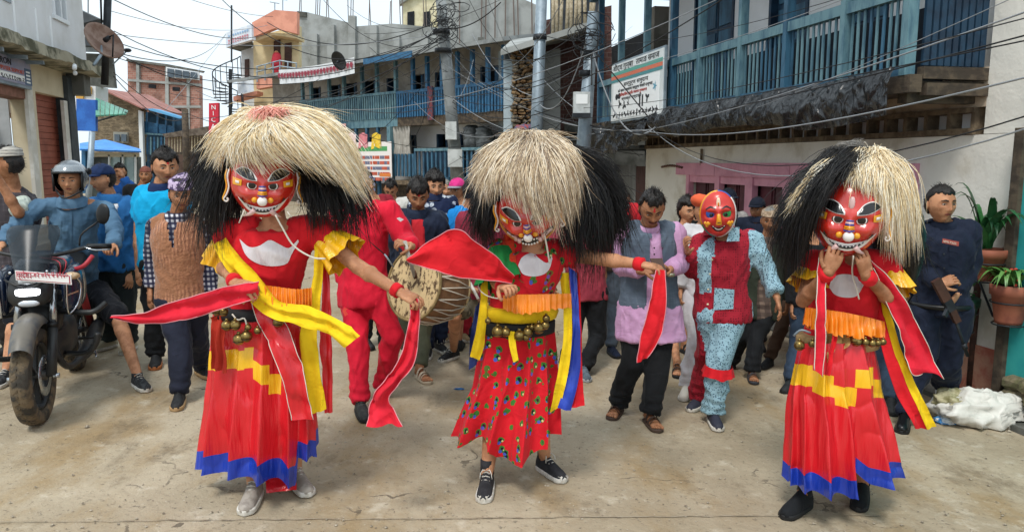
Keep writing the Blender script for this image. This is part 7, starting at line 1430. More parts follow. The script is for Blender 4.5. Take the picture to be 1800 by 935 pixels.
def ruffle(p, name, a, b, r0, r1, m, waves=11, amp=.012, n=70, k=7):
 d = b - a; L = np.linalg.norm(d); d = d / L; e1 = np.cross(d, (0, 1, 0)); e1 /= np.linalg.norm(e1); e2 = np.cross(d, e1); rings = []
 for i in range(k + 1):
  t = i / k; rings.append([a + d * (L * t + amp * .8 * t * math.sin(waves * th * .5 + 1)) + (e1 * math.cos(th) + e2 * math.sin(th)) * (r0 + (r1 - r0) * t + amp * t * math.sin(waves * th)) for th in np.linspace(0, 2 * math.pi, n, False)])
 return MB().loft(rings, False).build(name, m, p, True)
def bell(p, px, py, Y, r=.024, m=None):
 c = P(px, py, Y); mb = MB(); mb.blob(c, r, r, r * 1.02, rotm(random.uniform(-40, 40), random.uniform(-30, 30)), 14, 9); mb.tube([c + [0, 0, r * .9], c + [0, 0, r * 1.3]], r * .3, 8); o = mb.build('bell', m or GOLDB, p, True)
 s = MB(); s.tube([c + np.array([r * math.cos(a) * 1.02, -abs(r * math.sin(a)) * .35 - r * .85 * (1 - abs(math.cos(a)) * .7), -r * .35]) for a in np.linspace(.4, 2.7, 7)], r * .06, 4); s.build('bell_slot', BLACK, o, True); return o
def waist(p, zpx, Y, rx, ry, r, m, name='belt', cx=None, tilt=0):
 c = P(cx, zpx, Y); MB().loft([[c + np.array([rx * (1 + q_[0]) * math.cos(a), ry * (1 + q_[0]) * math.sin(a), q_[1] * r + tilt * math.cos(a)]) for a in np.linspace(0, 2 * math.pi, 40, False)] for q_ in ((-.05, -1), (.05, -.8), (.06, .8), (-.05, 1))]).build(name, m, p, True)
def band(p, a, b, r, m, name='wristband'): MB().tube([a, a + (b - a) * .33, a + (b - a) * .66, b], [r * .96, r * 1.06, r, r * 1.05], 14).build(name, m, p, True)
# ------------------------------------------------------------- dancer 1
for q_ in PEOPLE:
 if not q_.fd: q_.F()
d1 = Person('masked dancer in plain red satin with yellow frills and a swept blond wig', (470, 868), 190, height=1.66, width=1.08, J={'hip': (458, 560, .02), 'neck': (482, 392, -.04), 'head': (478, 335, -.02), 'shL': (408, 412, .0), 'shR': (560, 410, -.02), 'elL': (388, 462, .02), 'wrL': (414, 497, -.22), 'elR': (628, 468, -.10), 'wrR': (702, 513, -.20), 'anL': (446, 848, -.02), 'anR': (520, 824, .15), 'knL': (440, 710, 0), 'knR': (505, 705, .05), 'hipL': (432, 570, 0), 'hipR': (488, 570, 0)}, toe={'L': -12, 'R': 18}); Y1 = d1.Y
d1.body(.010, handcurl=(.8, .9), handdir={'L': (.9, -.3, -.25), 'R': (.85, -.3, -.35)}, handn={'L': (0, -.5, .9), 'R': (.2, -.4, .9)}, nohead=False, handkw={'R': {'grip': .6}})
t1 = d1.shirt(RCOT, .22, -.05, .030, 'tunic', amp=.008, voxel=.011); d1.shoes(mat('off_white_trainer', 'a39a90', .7, '8a8178', 20), WSOLE, laces=WSOLE)
H1 = Mask(P(463, 322, Y1 - .19), rotm(16, 10, 3), sc=.93); demon_mask(d1.r, H1, 0)
skirt(d1.r, Y1 + .02, [(548, 376, 532), (600, 370, 540), (650, 364, 546), (750, 354, 553), (850, 346, 556)], [(346, 826), (372, 838), (420, 842), (470, 846), (518, 862), (522, 812), (556, 802)],
  lambda t, x, y, fr: int(t > .885), [('skirt', banded('banded_red_satin', ((350, 426, 618, 617, 34), (426, 443, 613, 612, 36), (443, 472, 634, 643, 34), (472, 491, 660, 664, 34)))), ('skirt_hem', BSAT)], .8, 13, .12, 1)
ribbon('under_flap', [(466, 838, 0), (468, 866, -.06)], [(520, 832, .0), (522, 860, -.06)], Y1 - .05, RSAT, d1.r, 12, 6, .004)
ruffle(d1.r, 'sleeve_frill', d1.j['shL'] + (d1.j['elL'] - d1.j['shL']) * .25, d1.j['elL'] + [0, 0, -.01], .075, .088, YSAT); ruffle(d1.r, 'sleeve_frill', d1.j['shR'] + (d1.j['elR'] - d1.j['shR']) * .18, d1.j['shR'] + (d1.j['elR'] - d1.j['shR']) * .72, .075, .110, YSAT)
waist(d1.r, 546, Y1 + .0, .205, .155, .028, mat('black_webbing', '17181a'), cx=455)
ribbon('tunic_frill', [(452, 499, 0), (480, 503, -.02), (520, 508, -.02), (548, 506, .03)], [(452, 531, -.01), (480, 538, -.05), (520, 541, -.05), (548, 538, .02)], Y1 - .165, OSAT, d1.r, 90, 6, .003, 1, 3, pl=.012)
ribbon('sash', [(395, 418, .06), (430, 465, -.03), (490, 530, -.06), (545, 541, -.10), (600, 566, -.13), (633, 592, -.15)], [(374, 432, .06), (412, 492, -.03), (455, 548, -.06), (520, 572, -.1), (580, 590, -.13), (604, 612, -.15)], Y1 - .17, YCOT, d1.r, 44, 10, .016, 1.5, 5)
ribbon('red_band', [(436, 522, -.02), (458, 580, -.03), (494, 660, -.06), (510, 742, -.07)], [(470, 528, -.02), (505, 580, -.03), (534, 655, -.06), (549, 738, -.07)], Y1 - .16, RSAT, d1.r, 36, 8, .012, 1.2, 6, edge=WSTR)
ribbon('yellow_band', [(553, 424, .03), (546, 500, -.02), (528, 590, 0), (536, 660, 0), (548, 727, .0)], [(568, 420, .05), (563, 510, -.0), (557, 590, 0), (562, 650, 0), (573, 720, .0)], Y1 - .13, YCOT, d1.r, 36, 6, .01, 1, 8)
ribbon('red_band', [(560, 425, .05), (566, 500, .02), (562, 600, .02), (570, 726, .02)], [(576, 420, .06), (579, 510, .05), (582, 600, .04), (584, 724, .04)], Y1 - .11, RSAT, d1.r, 30, 5, .01, 1, 9)
ribbon('red_rag', [(368, 560, -.02), (372, 600, -.04), (366, 652, -.05)], [(398, 556, -.02), (394, 600, -.04), (398, 655, -.05)], Y1 - .12, cloth('rust_red_rag', 'b03424', '9c2a1c'), d1.r, 20, 8, .018, 2, 4)
for x, y, r in ((381, 546, .024), (399, 572, .026), (414, 571, .026), (433, 591, .028), (420, 596, .028), (453, 581, .018), (489, 566, .026), (393, 548, .022), (436, 575, .016)): bell(d1.r, x, y, Y1 - .20, r)
MB().tube(spline([P(408, 552, Y1 - .19), P(418, 562, Y1 - .2), P(430, 560, Y1 - .2), P(435, 580, Y1 - .2)], 12), .004, 5).build('bell_cord', WSTR, d1.r, True)
band(d1.r, d1.j['wrL'] + (d1.j['elL'] - d1.j['wrL']) * .16, d1.j['wrL'], .036, RCOT); band(d1.r, d1.j['wrR'] + (d1.j['elR'] - d1.j['wrR']) * .14, d1.j['wrR'] - (d1.j['elR'] - d1.j['wrR']) * .0, .034, RCOT)
MB().tube(spline([P(484, 378, Y1 - .27), P(496, 400, Y1 - .25), P(516, 432, Y1 - .22), P(548, 452, Y1 - .20), P(572, 455, Y1 - .18)], 20), .0045, 5).build('white_cord', WSTR, d1.r, True)
for a, b in (((430, 368), (420, 392)), ((505, 372), (512, 382))): MB().tube([P(a[0], a[1], Y1 - .26), P(b[0], b[1], Y1 - .26)], .003, 5).build('mask_string', WSTR, d1.r, True)
BG1 = [[(462, 200, -.05), (415, 205, -.18), (380, 232, -.22), (358, 266, -.18)], [(464, 204, -.08), (425, 220, -.24), (395, 255, -.30), (386, 292, -.26)], [(466, 206, -.10), (440, 226, -.30), (412, 256, -.37), (416, 292, -.34)], [(470, 206, -.12), (462, 228, -.33), (456, 252, -.40), (488, 286, -.38)], [(474, 204, -.10), (505, 226, -.31), (540, 264, -.37), (588, 308, -.31)], [(478, 200, -.08), (540, 218, -.26), (590, 268, -.29), (634, 340, -.22)], [(482, 194, -.03), (552, 206, -.18), (606, 250, -.20), (644, 318, -.14)], [(482, 190, .03), (548, 194, -.04), (602, 228, -.06), (632, 292, -.05)]]
BB1 = [[(440, 222, .05), (372, 244, .0), (336, 310, -.02), (318, 380, -.02)], [(440, 235, .02), (392, 262, -.06), (352, 330, -.10), (338, 420, -.08)], [(442, 240, -.0), (400, 275, -.10), (368, 345, -.16), (362, 430, -.14)], [(445, 245, -.0), (404, 300, -.12), (388, 360, -.18), (392, 440, -.16)]]
BR1 = [[(500, 240, -.02), (528, 300, -.14), (540, 360, -.20), (538, 400, -.18)], [(502, 235, .0), (545, 290, -.12), (572, 350, -.18), (580, 412, -.15)], [(505, 230, .02), (565, 280, -.06), (606, 340, -.10), (614, 412, -.08)], [(505, 225, .06), (575, 265, .0), (625, 330, -.02), (642, 395, .0)]]
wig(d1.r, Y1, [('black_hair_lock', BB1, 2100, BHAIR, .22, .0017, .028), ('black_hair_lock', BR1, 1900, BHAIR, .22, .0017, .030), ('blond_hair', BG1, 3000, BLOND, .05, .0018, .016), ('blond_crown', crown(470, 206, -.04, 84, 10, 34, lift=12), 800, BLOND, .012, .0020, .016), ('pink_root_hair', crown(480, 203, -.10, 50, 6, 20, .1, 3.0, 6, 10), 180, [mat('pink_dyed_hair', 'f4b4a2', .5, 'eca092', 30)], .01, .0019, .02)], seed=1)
MB().blob(P(472, 262, Y1 + .02), .19, .15, .19).build('wig_base', BHAIR[0], d1.r, True); MB().blob(P(472, 240, Y1 - .0), .19, .17, .11).build('wig_base', BLOND[0], d1.r, True)
s1 = ribbon('scarf', [(456, 494, -.06), (400, 503, -.10), (300, 532, -.18), (240, 552, -.2), (196, 556, -.2)], [(452, 524, -.06), (390, 541, -.10), (310, 566, -.18), (240, 568, -.2), (200, 560, -.2)], Y1 - .20, PINKRED, None, 50, 9, .014, 1.2, 2, edge=mat('pink_hem', 'd89098', .8)); tag(s1, 'long red scarf streaming sideways towards the motorcycle from the dancer\'s hand', 'scarf')
s2 = ribbon('scarf', [(722, 522, -.02), (716, 575, -.06), (694, 645, -.10), (652, 700, -.14), (642, 748, -.15)], [(736, 524, -.02), (735, 580, -.06), (722, 645, -.10), (684, 705, -.14), (712, 748, -.15)], Y1 - .22, PINKRED, None, 50, 9, .022, 1.4, 3, edge=mat('pink_hem', 'd89098')); tag(s2, 'red scarf hanging in front of the red tracksuit from the dancer\'s outstretched hand', 'scarf')
# ------------------------------------------------------------- dancer 2
d2 = Person('masked dancer in flower-printed red dress, bowed under an ash blond and black wig', (905, 850), 235, height=1.62, width=1.02, J={'hip': (905, 580, .02), 'neck': (935, 432, -.06), 'head': (945, 372, -.06), 'shL': (882, 448, .0), 'shR': (998, 446, .0), 'elL': (872, 492, -.04), 'wrL': (884, 506, -.26), 'elR': (1062, 456, .0), 'wrR': (1124, 464, -.12), 'anL': (856, 832, -.02), 'anR': (958, 804, .15), 'knL': (870, 720, .03), 'knR': (945, 700, .0), 'hipL': (880, 590, 0), 'hipR': (930, 590, 0)}, toe={'L': -4, 'R': 32}); Y2 = d2.Y
def flower(nt, co):
 b = pat_dots('cf1f2b', '3c7a34', 18, .35, '1c1a2a', .85, .4)(nt, co); v = node(nt, 'ShaderNodeTexVoronoi'); v.inputs['Scale'].default_value = 18; v.inputs['Randomness'].default_value = .85
 mp = node(nt, 'ShaderNodeMapping'); mp.inputs['Location'].default_value = (.01, 0, .014); nt.links.new(co, mp.inputs[0]); nt.links.new(mp.outputs[0], v.inputs['Vector']); b = mixc(nt, mth(nt, 'LESS_THAN', v.outputs['Distance'], .20), b, '4a5fc0')
 mp2 = node(nt, 'ShaderNodeMapping'); mp2.inputs['Location'].default_value = (-.01, 0, .006); v2 = node(nt, 'ShaderNodeTexVoronoi'); v2.inputs['Scale'].default_value = 18; v2.inputs['Randomness'].default_value = .85; nt.links.new(co, mp2.inputs[0]); nt.links.new(mp2.outputs[0], v2.inputs['Vector']); return mixc(nt, mth(nt, 'LESS_THAN', v2.outputs['Distance'], .12), b, 'd8cf90')
FLW = cloth('red_flower_print_cotton', 'cf1f2b', 'b81824', pat=flower, lo=.5, hi=.95); FLW2 = RCOT
d2.body(.010, handcurl=(1.1, .6), handdir={'L': (.3, -.7, .15), 'R': (.95, -.2, -.15)}, handn={'L': (-.2, .2, 1), 'R': (0, -.2, 1)}); t2 = d2.shirt(FLW, .14, -.02, .028, 'tunic', amp=.008, voxel=.011)
d2.shoes(mat('black_canvas', '202024', .85, '2c2c30', 30), WSOLE, 'canvas', laces=WSOLE); H2 = Mask(P(928, 372, Y2 - .22), rotm(-4, 30, -6), sc=.94); demon_mask(d2.r, H2, 1)
skirt(d2.r, Y2 + .02, [(568, 846, 974), (620, 842, 980), (680, 832, 985), (740, 805, 988), (800, 784, 990)], [(784, 768), (806, 780), (845, 778), (872, 812), (902, 816), (940, 800), (988, 758)], lambda t, x, y, fr: 0, [('skirt', FLW)], .7, 11, .17, 2)
c_ = P(912, 545, Y2 - .0); MB().loft([[c_ + np.array([rx * math.cos(a), ry * math.sin(a) + .004 * math.sin(9 * a), z]) for a in np.linspace(0, 2 * math.pi, 60, False)] for rx, ry, z in ((.18, .14, .03), (.200, .16, .02), (.212, .172, .0), (.20, .16, -.035), (.185, .14, -.045))]).build('waist_cloth', YCOT, d2.r, True)
waist(d2.r, 572, Y2 + .0, .195, .15, .036, mat('black_webbing', '17181a'), cx=908)
ribbon('tunic_frill', [(884, 516, .0), (920, 518, -.03), (965, 517, -.02), (1004, 516, .05)], [(884, 545, .0), (920, 552, -.05), (965, 545, -.04), (1004, 541, .04)], Y2 - .17, OSAT, d2.r, 70, 6, .003, .8, 3, pl=.008)
ribbon('waist_tail', [(893, 583, 0), (896, 610, -.02), (903, 638, -.03)], [(905, 583, 0), (908, 610, -.02), (912, 634, -.03)], Y2 - .19, YCOT, d2.r, 14, 4, .006)
for A_, B_, m_ in (([(984, 480, .05), (992, 560, 0), (982, 650, 0), (966, 728, 0)], [(1000, 480, .05), (1006, 560, 0), (1000, 650, 0), (985, 716, 0)], YCOT), ([(1000, 470, .05), (1006, 560, .01), (1000, 650, .01), (980, 716, 0)], [(1014, 480, .05), (1018, 560, .01), (1020, 650, .01), (1004, 722, 0)], BSAT), ([(1012, 470, .06), (1014, 560, .03), (1012, 650, .03), (1004, 716, .02)], [(1018, 480, .06), (1022, 560, .03), (1024, 650, .03), (1028, 712, .02)], RCOT), ([(846, 480, .1), (842, 550, .0), (832, 600, 0), (826, 628, 0)], [(858, 480, .1), (856, 550, .0), (852, 600, 0), (842, 634, 0)], YCOT), ([(836, 540, .05), (826, 600, .04), (824, 650, .04)], [(848, 530, .05), (844, 600, .04), (838, 640, .04)], mat('navy_satin', '1c2f66', .4))):
 ribbon('side_band', A_, B_, Y2 - .12, m_, d2.r, 30, 5, .010, 1, len(A_) + A_[0][0] % 5)
ruffle(d2.r, 'sleeve_frill', d2.j['shL'] + [-.0, -.03, .03], d2.j['elL'] + [.03, -.08, -.01], .07, .125, cloth('green_cotton', '1f7a3c', '176a30'), 9, .02); MB().tube([d2.j['elL'] + [.03, -.08, -.012] + (np.array([math.cos(a), .3 * math.sin(a), .55 * math.sin(a)])) * .12 for a in np.linspace(0, 6.28, 30)], .003, 4).build('frill_edge', WSTR, d2.r, True)
band(d2.r, d2.j['wrL'] + (d2.j['elL'] - d2.j['wrL']) * .22, d2.j['wrL'], .036, RCOT); band(d2.r, d2.j['wrR'] + (d2.j['elR'] - d2.j['wrR']) * .12, d2.j['wrR'] - (d2.j['elR'] - d2.j['wrR']) * .10, .034, RCOT)
for x, y, r in ((875, 583, .030), (889, 584, .024), (858, 564, .016), (913, 590, .029), (928, 584, .026), (924, 593, .020), (947, 577, .030), (958, 572, .022), (960, 560, .020), (935, 575, .014)): bell(d2.r, x, y, Y2 - .19, r)
MB().tube(spline([P(957, 412, Y2 - .27), P(961, 432, Y2 - .25), P(964, 450, Y2 - .23), P(966, 462, Y2 - .21)], 12), .0045, 5).build('white_cord', WSTR, d2.r, True)
AG = [[(925, 240, -.05), (875, 250, -.16), (838, 285, -.18), (825, 300, -.16)], [(928, 240, -.08), (880, 262, -.22), (848, 310, -.26), (838, 352, -.22)], [(930, 242, -.10), (890, 275, -.28), (868, 318, -.38), (868, 352, -.36)], [(933, 244, -.12), (910, 278, -.36), (892, 314, -.44), (898, 356, -.44)], [(936, 244, -.12), (926, 280, -.38), (924, 318, -.48), (938, 374, -.46)], [(940, 244, -.12), (955, 282, -.38), (968, 325, -.47), (985, 392, -.44)], [(944, 243, -.12), (980, 280, -.32), (998, 330, -.36), (1000, 385, -.34)], [(948, 241, -.08), (990, 262, -.25), (1012, 305, -.28), (1020, 350, -.24)], [(950, 238, -.04), (992, 250, -.16), (1018, 285, -.18), (1026, 318, -.14)]]
AB = [[(930, 260, .05), (880, 290, .0), (838, 350, -.04), (828, 400, -.03)], [(930, 270, .02), (870, 310, -.08), (846, 380, -.12), (850, 436, -.10)], [(932, 280, -.0), (886, 330, -.14), (872, 390, -.20), (876, 430, -.18)]]
AR = [[(975, 280, -.05), (992, 340, -.16), (996, 410, -.22), (990, 470, -.20)], [(980, 270, -.02), (1025, 330, -.12), (1035, 410, -.18), (1030, 480, -.16)], [(985, 262, .02), (1050, 320, -.05), (1075, 390, -.08), (1078, 462, -.06)], [(985, 256, .02), (1055, 296, .0), (1092, 360, .0), (1104, 430, .02)], [(975, 248, .06), (1050, 272, .03), (1092, 330, .03), (1108, 395, .04)]]
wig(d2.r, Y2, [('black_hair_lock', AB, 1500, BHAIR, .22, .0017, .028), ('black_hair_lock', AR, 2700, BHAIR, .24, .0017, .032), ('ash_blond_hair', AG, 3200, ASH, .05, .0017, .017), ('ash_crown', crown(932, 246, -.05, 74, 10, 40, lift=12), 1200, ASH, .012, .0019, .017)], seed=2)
MB().blob(P(945, 305, Y2 + .02), .22, .18, .21).build('wig_base', BHAIR[0], d2.r, True); MB().blob(P(942, 284, Y2 - .02), .21, .18, .12).build('wig_base', ASH[1], d2.r, True)
s3 = ribbon('scarf', [(904, 486, -.05), (875, 456, -.1), (840, 428, -.14), (796, 404, -.18), (716, 452, -.2)], [(900, 500, -.05), (860, 492, -.1), (820, 489, -.14), (770, 476, -.18), (714, 460, -.2)], Y2 - .22, RCOT, None, 44, 10, .018, .9, 4, edge=mat('pink_hem', 'd89098')); tag(s3, 'wide red scarf flung up over the drum from the bowed dancer\'s hand', 'scarf')
s4 = ribbon('scarf', [(1153, 474, -.04), (1143, 530, -.08), (1128, 590, -.10), (1122, 640, -.10)], [(1168, 476, -.04), (1172, 530, -.08), (1164, 590, -.10), (1140, 632, -.10)], Y2 - .14, RCOT, None, 36, 8, .014, 1.0, 5, edge=mat('pink_hem', 'd89098')); tag(s4, 'red scarf with thin white hem hanging in front of the man in pink kurta', 'scarf')
# ------------------------------------------------------------- dancer 3
d3 = Person('masked dancer with both hands at the chin under a parted blond and black wig', (1462, 890), 262, height=1.62, width=1.06, J={'hip': (1475, 605, .02), 'neck': (1492, 452, -.02), 'head': (1492, 390, -.02), 'shL': (1432, 466, .0), 'shR': (1556, 464, .0), 'elL': (1412, 528, -.08), 'wrL': (1456, 478, -.28), 'elR': (1572, 534, -.10), 'wrR': (1522, 484, -.28), 'anL': (1412, 868, -.02), 'anR': (1516, 850, .08), 'knL': (1445, 740, .06), 'knR': (1505, 735, .06), 'hipL': (1450, 615, 0), 'hipR': (1500, 615, 0)}, toe={'L': -28, 'R': -8}); Y3 = d3.Y; d3.skin = SKIN_D
d3.body(.010, handcurl=(1.0, 1.0), handdir={'L': (.25, -.1, .9), 'R': (-.25, -.1, .9)}, handn={'L': (-.3, -1, 0), 'R': (.3, -1, 0)}, thumb=(-1, 1)); t3 = d3.shirt(RCOT, .20, -.02, .030, 'tunic', amp=.008, voxel=.011); d3.shoes(BLK, BSOLE, 'boot')
H3 = Mask(P(1490, 381, Y3 - .21), rotm(-20, 8, 3), cc=.185, sc=1.03); demon_mask(d3.r, H3, 0)
skirt(d3.r, Y3 - .05, [(604, 1408, 1538), (650, 1398, 1550), (700, 1390, 1558), (780, 1386, 1580), (880, 1384, 1603)], [(1384, 846), (1404, 862), (1450, 868), (1500, 882), (1514, 866), (1522, 838), (1545, 858), (1603, 838)], lambda t, x, y, fr: int(t > .885), [('skirt', banded('banded_red_satin_b', ((1380, 1430, 638, 643, 38), (1430, 1472, 652, 664, 38), (1472, 1511, 680, 684, 35), (1508, 1540, 650, 646, 33), (1540, 1562, 668, 668, 33)))), ('skirt_hem', BSAT)], .85, 13, .12, 5)
ruffle(d3.r, 'sleeve_frill', d3.j['shR'] + (d3.j['elR'] - d3.j['shR']) * .22, d3.j['shR'] + (d3.j['elR'] - d3.j['shR']) * .74, .075, .105, YSAT); ruffle(d3.r, 'sleeve_frill', d3.j['shL'] + (d3.j['elL'] - d3.j['shL']) * .22, d3.j['shL'] + (d3.j['elL'] - d3.j['shL']) * .6, .075, .095, YSAT)
ribbon('tunic_frill', [(1416, 540, .05), (1450, 544, -.04), (1500, 552, -.04), (1556, 566, .05)], [(1412, 572, .03), (1450, 584, -.06), (1500, 592, -.06), (1556, 592, .03)], Y3 - .17, OSAT, d3.r, 100, 7, .004, 1, 3, pl=.016)
waist(d3.r, 598, Y3, .195, .15, .032, mat('tan_canvas_belt', 'a8885a', .8, '8c7048', 12), cx=1472)
ribbon('belt_cloth', [(1452, 575, 0), (1448, 610, -.03), (1446, 645, -.04)], [(1496, 580, 0), (1492, 606, -.03), (1470, 628, -.04)], Y3 - .18, cloth('tan_cotton', 'c09a62', 'a8844e'), d3.r, 18, 6, .02, 2, 3); ribbon('belt_tie', [(1462, 565, 0), (1464, 600, -.03), (1452, 660, -.04)], [(1472, 565, 0), (1472, 600, -.03), (1460, 660, -.04)], Y3 - .21, RCOT, d3.r, 18, 4, .012, 1, 3)
for x, y, r in ((1405, 607, .026), (1428, 604, .02), (1502, 597, .023), (1506, 600, .024), (1521, 601, .020), (1533, 603, .020), (1543, 603, .018), (1552, 601, .017)): bell(d3.r, x, y, Y3 - .185, r)
MB().tube(spline([P(1395, 590, Y3 - .15), P(1408, 580, Y3 - .17), P(1425, 585, Y3 - .18)], 8), .006, 6).build('bell_chain', STEEL, d3.r, True)
for q_ in 'LR': band(d3.r, d3.j['wr' + q_] + (d3.j['el' + q_] - d3.j['wr' + q_]) * .16, d3.j['wr' + q_], .037, RCOT)
MB().tube(spline([P(1500, 450, Y3 - .30), P(1498, 480, Y3 - .22), P(1505, 505, Y3 - .21), P(1510, 526, Y3 - .2)], 14), .004, 5).build('white_cord', WSTR, d3.r, True)
ribbon('yellow_red_band', [(1560, 520, .05), (1580, 600, .0), (1612, 680, -.02), (1648, 750, -.02)], [(1548, 520, .05), (1566, 600, .0), (1596, 680, -.02), (1632, 756, -.02)], Y3 - .12, YCOT, d3.r, 30, 5, .008, 1, 2); ribbon('yellow_red_band', [(1548, 522, .05), (1566, 600, .0), (1597, 680, -.02), (1633, 756, -.02)], [(1538, 540, .05), (1552, 620, .0), (1575, 690, -.02), (1612, 755, -.02)], Y3 - .118, RCOT, d3.r, 30, 5, .008, 1, 2)
CG = [[(1520, 275, -.05), (1512, 286, -.22), (1504, 305, -.33), (1505, 328, -.36)], [(1524, 272, -.05), (1532, 290, -.24), (1534, 315, -.34), (1536, 345, -.35)], [(1528, 270, -.05), (1552, 296, -.24), (1564, 350, -.32), (1566, 425, -.30)], [(1530, 268, -.03), (1570, 298, -.18), (1586, 360, -.24), (1590, 440, -.22)], [(1532, 266, .0), (1585, 290, -.10), (1612, 350, -.14), (1618, 430, -.12)]]
CL = [[(1500, 272, -.02), (1450, 290, -.12), (1415, 330, -.16), (1385, 365, -.15)], [(1498, 276, -.03), (1455, 300, -.16), (1425, 340, -.20), (1405, 372, -.19)]]
CBk = [[(1495, 264, .02), (1440, 290, -.04), (1395, 350, -.06), (1372, 430, -.05)], [(1498, 264, -.0), (1448, 300, -.12), (1405, 370, -.16), (1385, 470, -.13)], [(1502, 264, -.04), (1460, 305, -.22), (1425, 385, -.26), (1412, 490, -.20)], [(1506, 264, -.06), (1474, 298, -.28), (1446, 340, -.34), (1428, 430, -.28)], [(1512, 266, -.06), (1494, 284, -.28), (1474, 304, -.35), (1458, 332, -.36)]]
CR = [[(1560, 380, .0), (1572, 430, -.08), (1578, 480, -.1)], [(1575, 370, .02), (1598, 430, -.06), (1605, 500, -.06)], [(1590, 360, .05), (1616, 430, .0), (1622, 490, .0)]]
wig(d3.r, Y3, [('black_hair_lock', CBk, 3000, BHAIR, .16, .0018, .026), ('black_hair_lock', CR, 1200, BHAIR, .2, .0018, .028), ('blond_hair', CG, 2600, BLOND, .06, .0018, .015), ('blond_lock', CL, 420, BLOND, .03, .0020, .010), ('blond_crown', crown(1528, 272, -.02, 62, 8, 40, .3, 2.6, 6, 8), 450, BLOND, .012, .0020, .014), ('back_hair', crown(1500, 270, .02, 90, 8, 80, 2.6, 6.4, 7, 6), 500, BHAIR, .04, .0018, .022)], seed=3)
MB().blob(P(1497, 335, Y3 + .04), .24, .19, .24).build('wig_base', BHAIR[0], d3.r, True); MB().blob(P(1548, 335, Y3 + .02), .16, .14, .17).build('wig_base', BLOND[0], d3.r, True); MB().blob(P(1590, 430, Y3 + .06), .09, .12, .24).build('wig_base', BHAIR[0], d3.r, True)
wig(d3.r, Y3, [('top_curl', [[(1490, 270, 0), (1480, 252, -.05), (1500, 250, -.08), (1510, 264, -.05)], [(1500, 270, 0), (1500, 255, -.05), (1520, 254, -.08), (1528, 268, -.05)]], 90, [mat('grey_curl_hair', '8e8a84', .5)], .06, .0012, .012)], seed=5)
s5 = ribbon('scarf', [(1440, 452, .02), (1434, 520, -.03), (1434, 600, -.04), (1433, 650, -.05)], [(1458, 458, .02), (1450, 520, -.03), (1452, 600, -.04), (1446, 662, -.05)], Y3 - .26, PINKRED, None, 30, 6, .010, 1, 3, edge=WSTR); tag(s5, 'narrow red scarf hanging straight down in front of the yellow-banded satin skirt', 'scarf')
s6 = ribbon('scarf', [(1528, 452, .0), (1566, 494, .02), (1608, 556, .02), (1640, 618, .02), (1664, 668, .02)], [(1536, 470, .0), (1566, 540, .02), (1590, 600, .02), (1606, 660, .02), (1640, 652, .02)], Y3 - .22, PINKRED, None, 40, 9, .016, 1.1, 3, edge=WSTR); tag(s6, 'red scarf blowing out towards the policeman from the hands at the chin', 'scarf')
# ------------------------------------------------------------- clown-masked dancer
SKYP = cloth('pale_blue_print_cotton', '86a9b8', '7799a8', pat=pat_dots('93b6c4', '3a566a', 78, .34, None, 1, .5), lo=.6, hi=1); MARP = cloth('dark_red_print_cotton', 'a32434', '8f1c2a', pat=pat_dots('a02232', '4c101a', 60, .27, None, .2), lo=.6, hi=1)
ck = Person('dancer in red and pale blue patchwork suit wearing a painted clown mask', (1252, 738), 330, yaw=5, width=1.1, J={'head': (1262, 376, .06), 'neck': (1268, 412, .03), 'shL': (1238, 428, .05), 'shR': (1318, 424, .05), 'elL': (1218, 470, .10), 'wrL': (1208, 440, -.05), 'elR': (1346, 470, .0), 'wrR': (1366, 524, -.10), 'hip': (1270, 540, .03), 'hipL': (1250, 548, .02), 'hipR': (1284, 548, .02), 'knL': (1245, 620, .1), 'anL': (1232, 694, .45), 'knR': (1264, 640, -.08), 'anR': (1254, 722, -.05)}, toe={'L': -30, 'R': 6}); Yk = ck.Y
ck.body(.012, handcurl=(.6, .3), handdir={'R': (.2, -.3, -1)}); kshirt = ck.shirt(MARP, .93, -.20, .034, 'shirt', amp=.010, flare=.03); ktr = ck.trousers(SKYP, hem=.078, knee=.078, add=.028, amp=.012); ck.shoes(mat('charcoal_trainer', '2c2e3c', .7), WSOLE, laces=BLACK)
HC = Mask(P(1262, 376, Yk - .13), rotm(-12, 4, -3), a=.112, b=.075, cc=.150, sc=1.0, cheek=.4); mk('mask', HC.w(HC.l), HF, mat('clown_red_paint', 'c8342a', .35, coat=.3), ck.r, True)
for sx, m_ in ((-1, MBL), (1, MG)):
 HC.disc(sx * .046, .012, .034, m_, ck.r, 'mask_eye_patch', .002, .008, .036); HC.disc(sx * .046, .004, .025, MW, ck.r, 'mask_eye', .008, .006, .021); HC.disc(sx * .046, .003, .014, MB_, ck.r, 'mask_pupil', .013, .004)
 HC.st([(sx * .02, .048), (sx * .05, .062), (sx * .08, .045)], [(sx * .02, .041), (sx * .05, .052), (sx * .08, .037)], MB_, ck.r, 'mask_brow', .004, 10)
 HC.disc(sx * .065, -.052, .014, MY, ck.r, 'mask_cheek_heart', .003, .005); HC.disc(sx * .082, -.050, .012, MY, ck.r, 'mask_cheek_heart', .003, .005); HC.disc(sx * .073, -.066, .010, MY, ck.r, 'mask_cheek_heart', .004, .005, .014)
HC.st([(-.010, .012), (.010, .012)], [(-.019, -.060), (.019, -.060)], MY, ck.r, 'mask_nose', .006, 6); HC.st([(-.010, -.038), (.010, -.038)], [(-.010, -.044), (.010, -.044)], MB_, ck.r, 'mask_nose_mark', .010, 5); HC.disc(0, .078, .013, mat('flame_cream', 'efdcc0', .4), ck.r, 'mask_flame', .003, .005, .040); HC.disc(0, .072, .006, mat('flame_orange', 'e07a2a', .4), ck.r, 'mask_flame', .007, .003, .014)
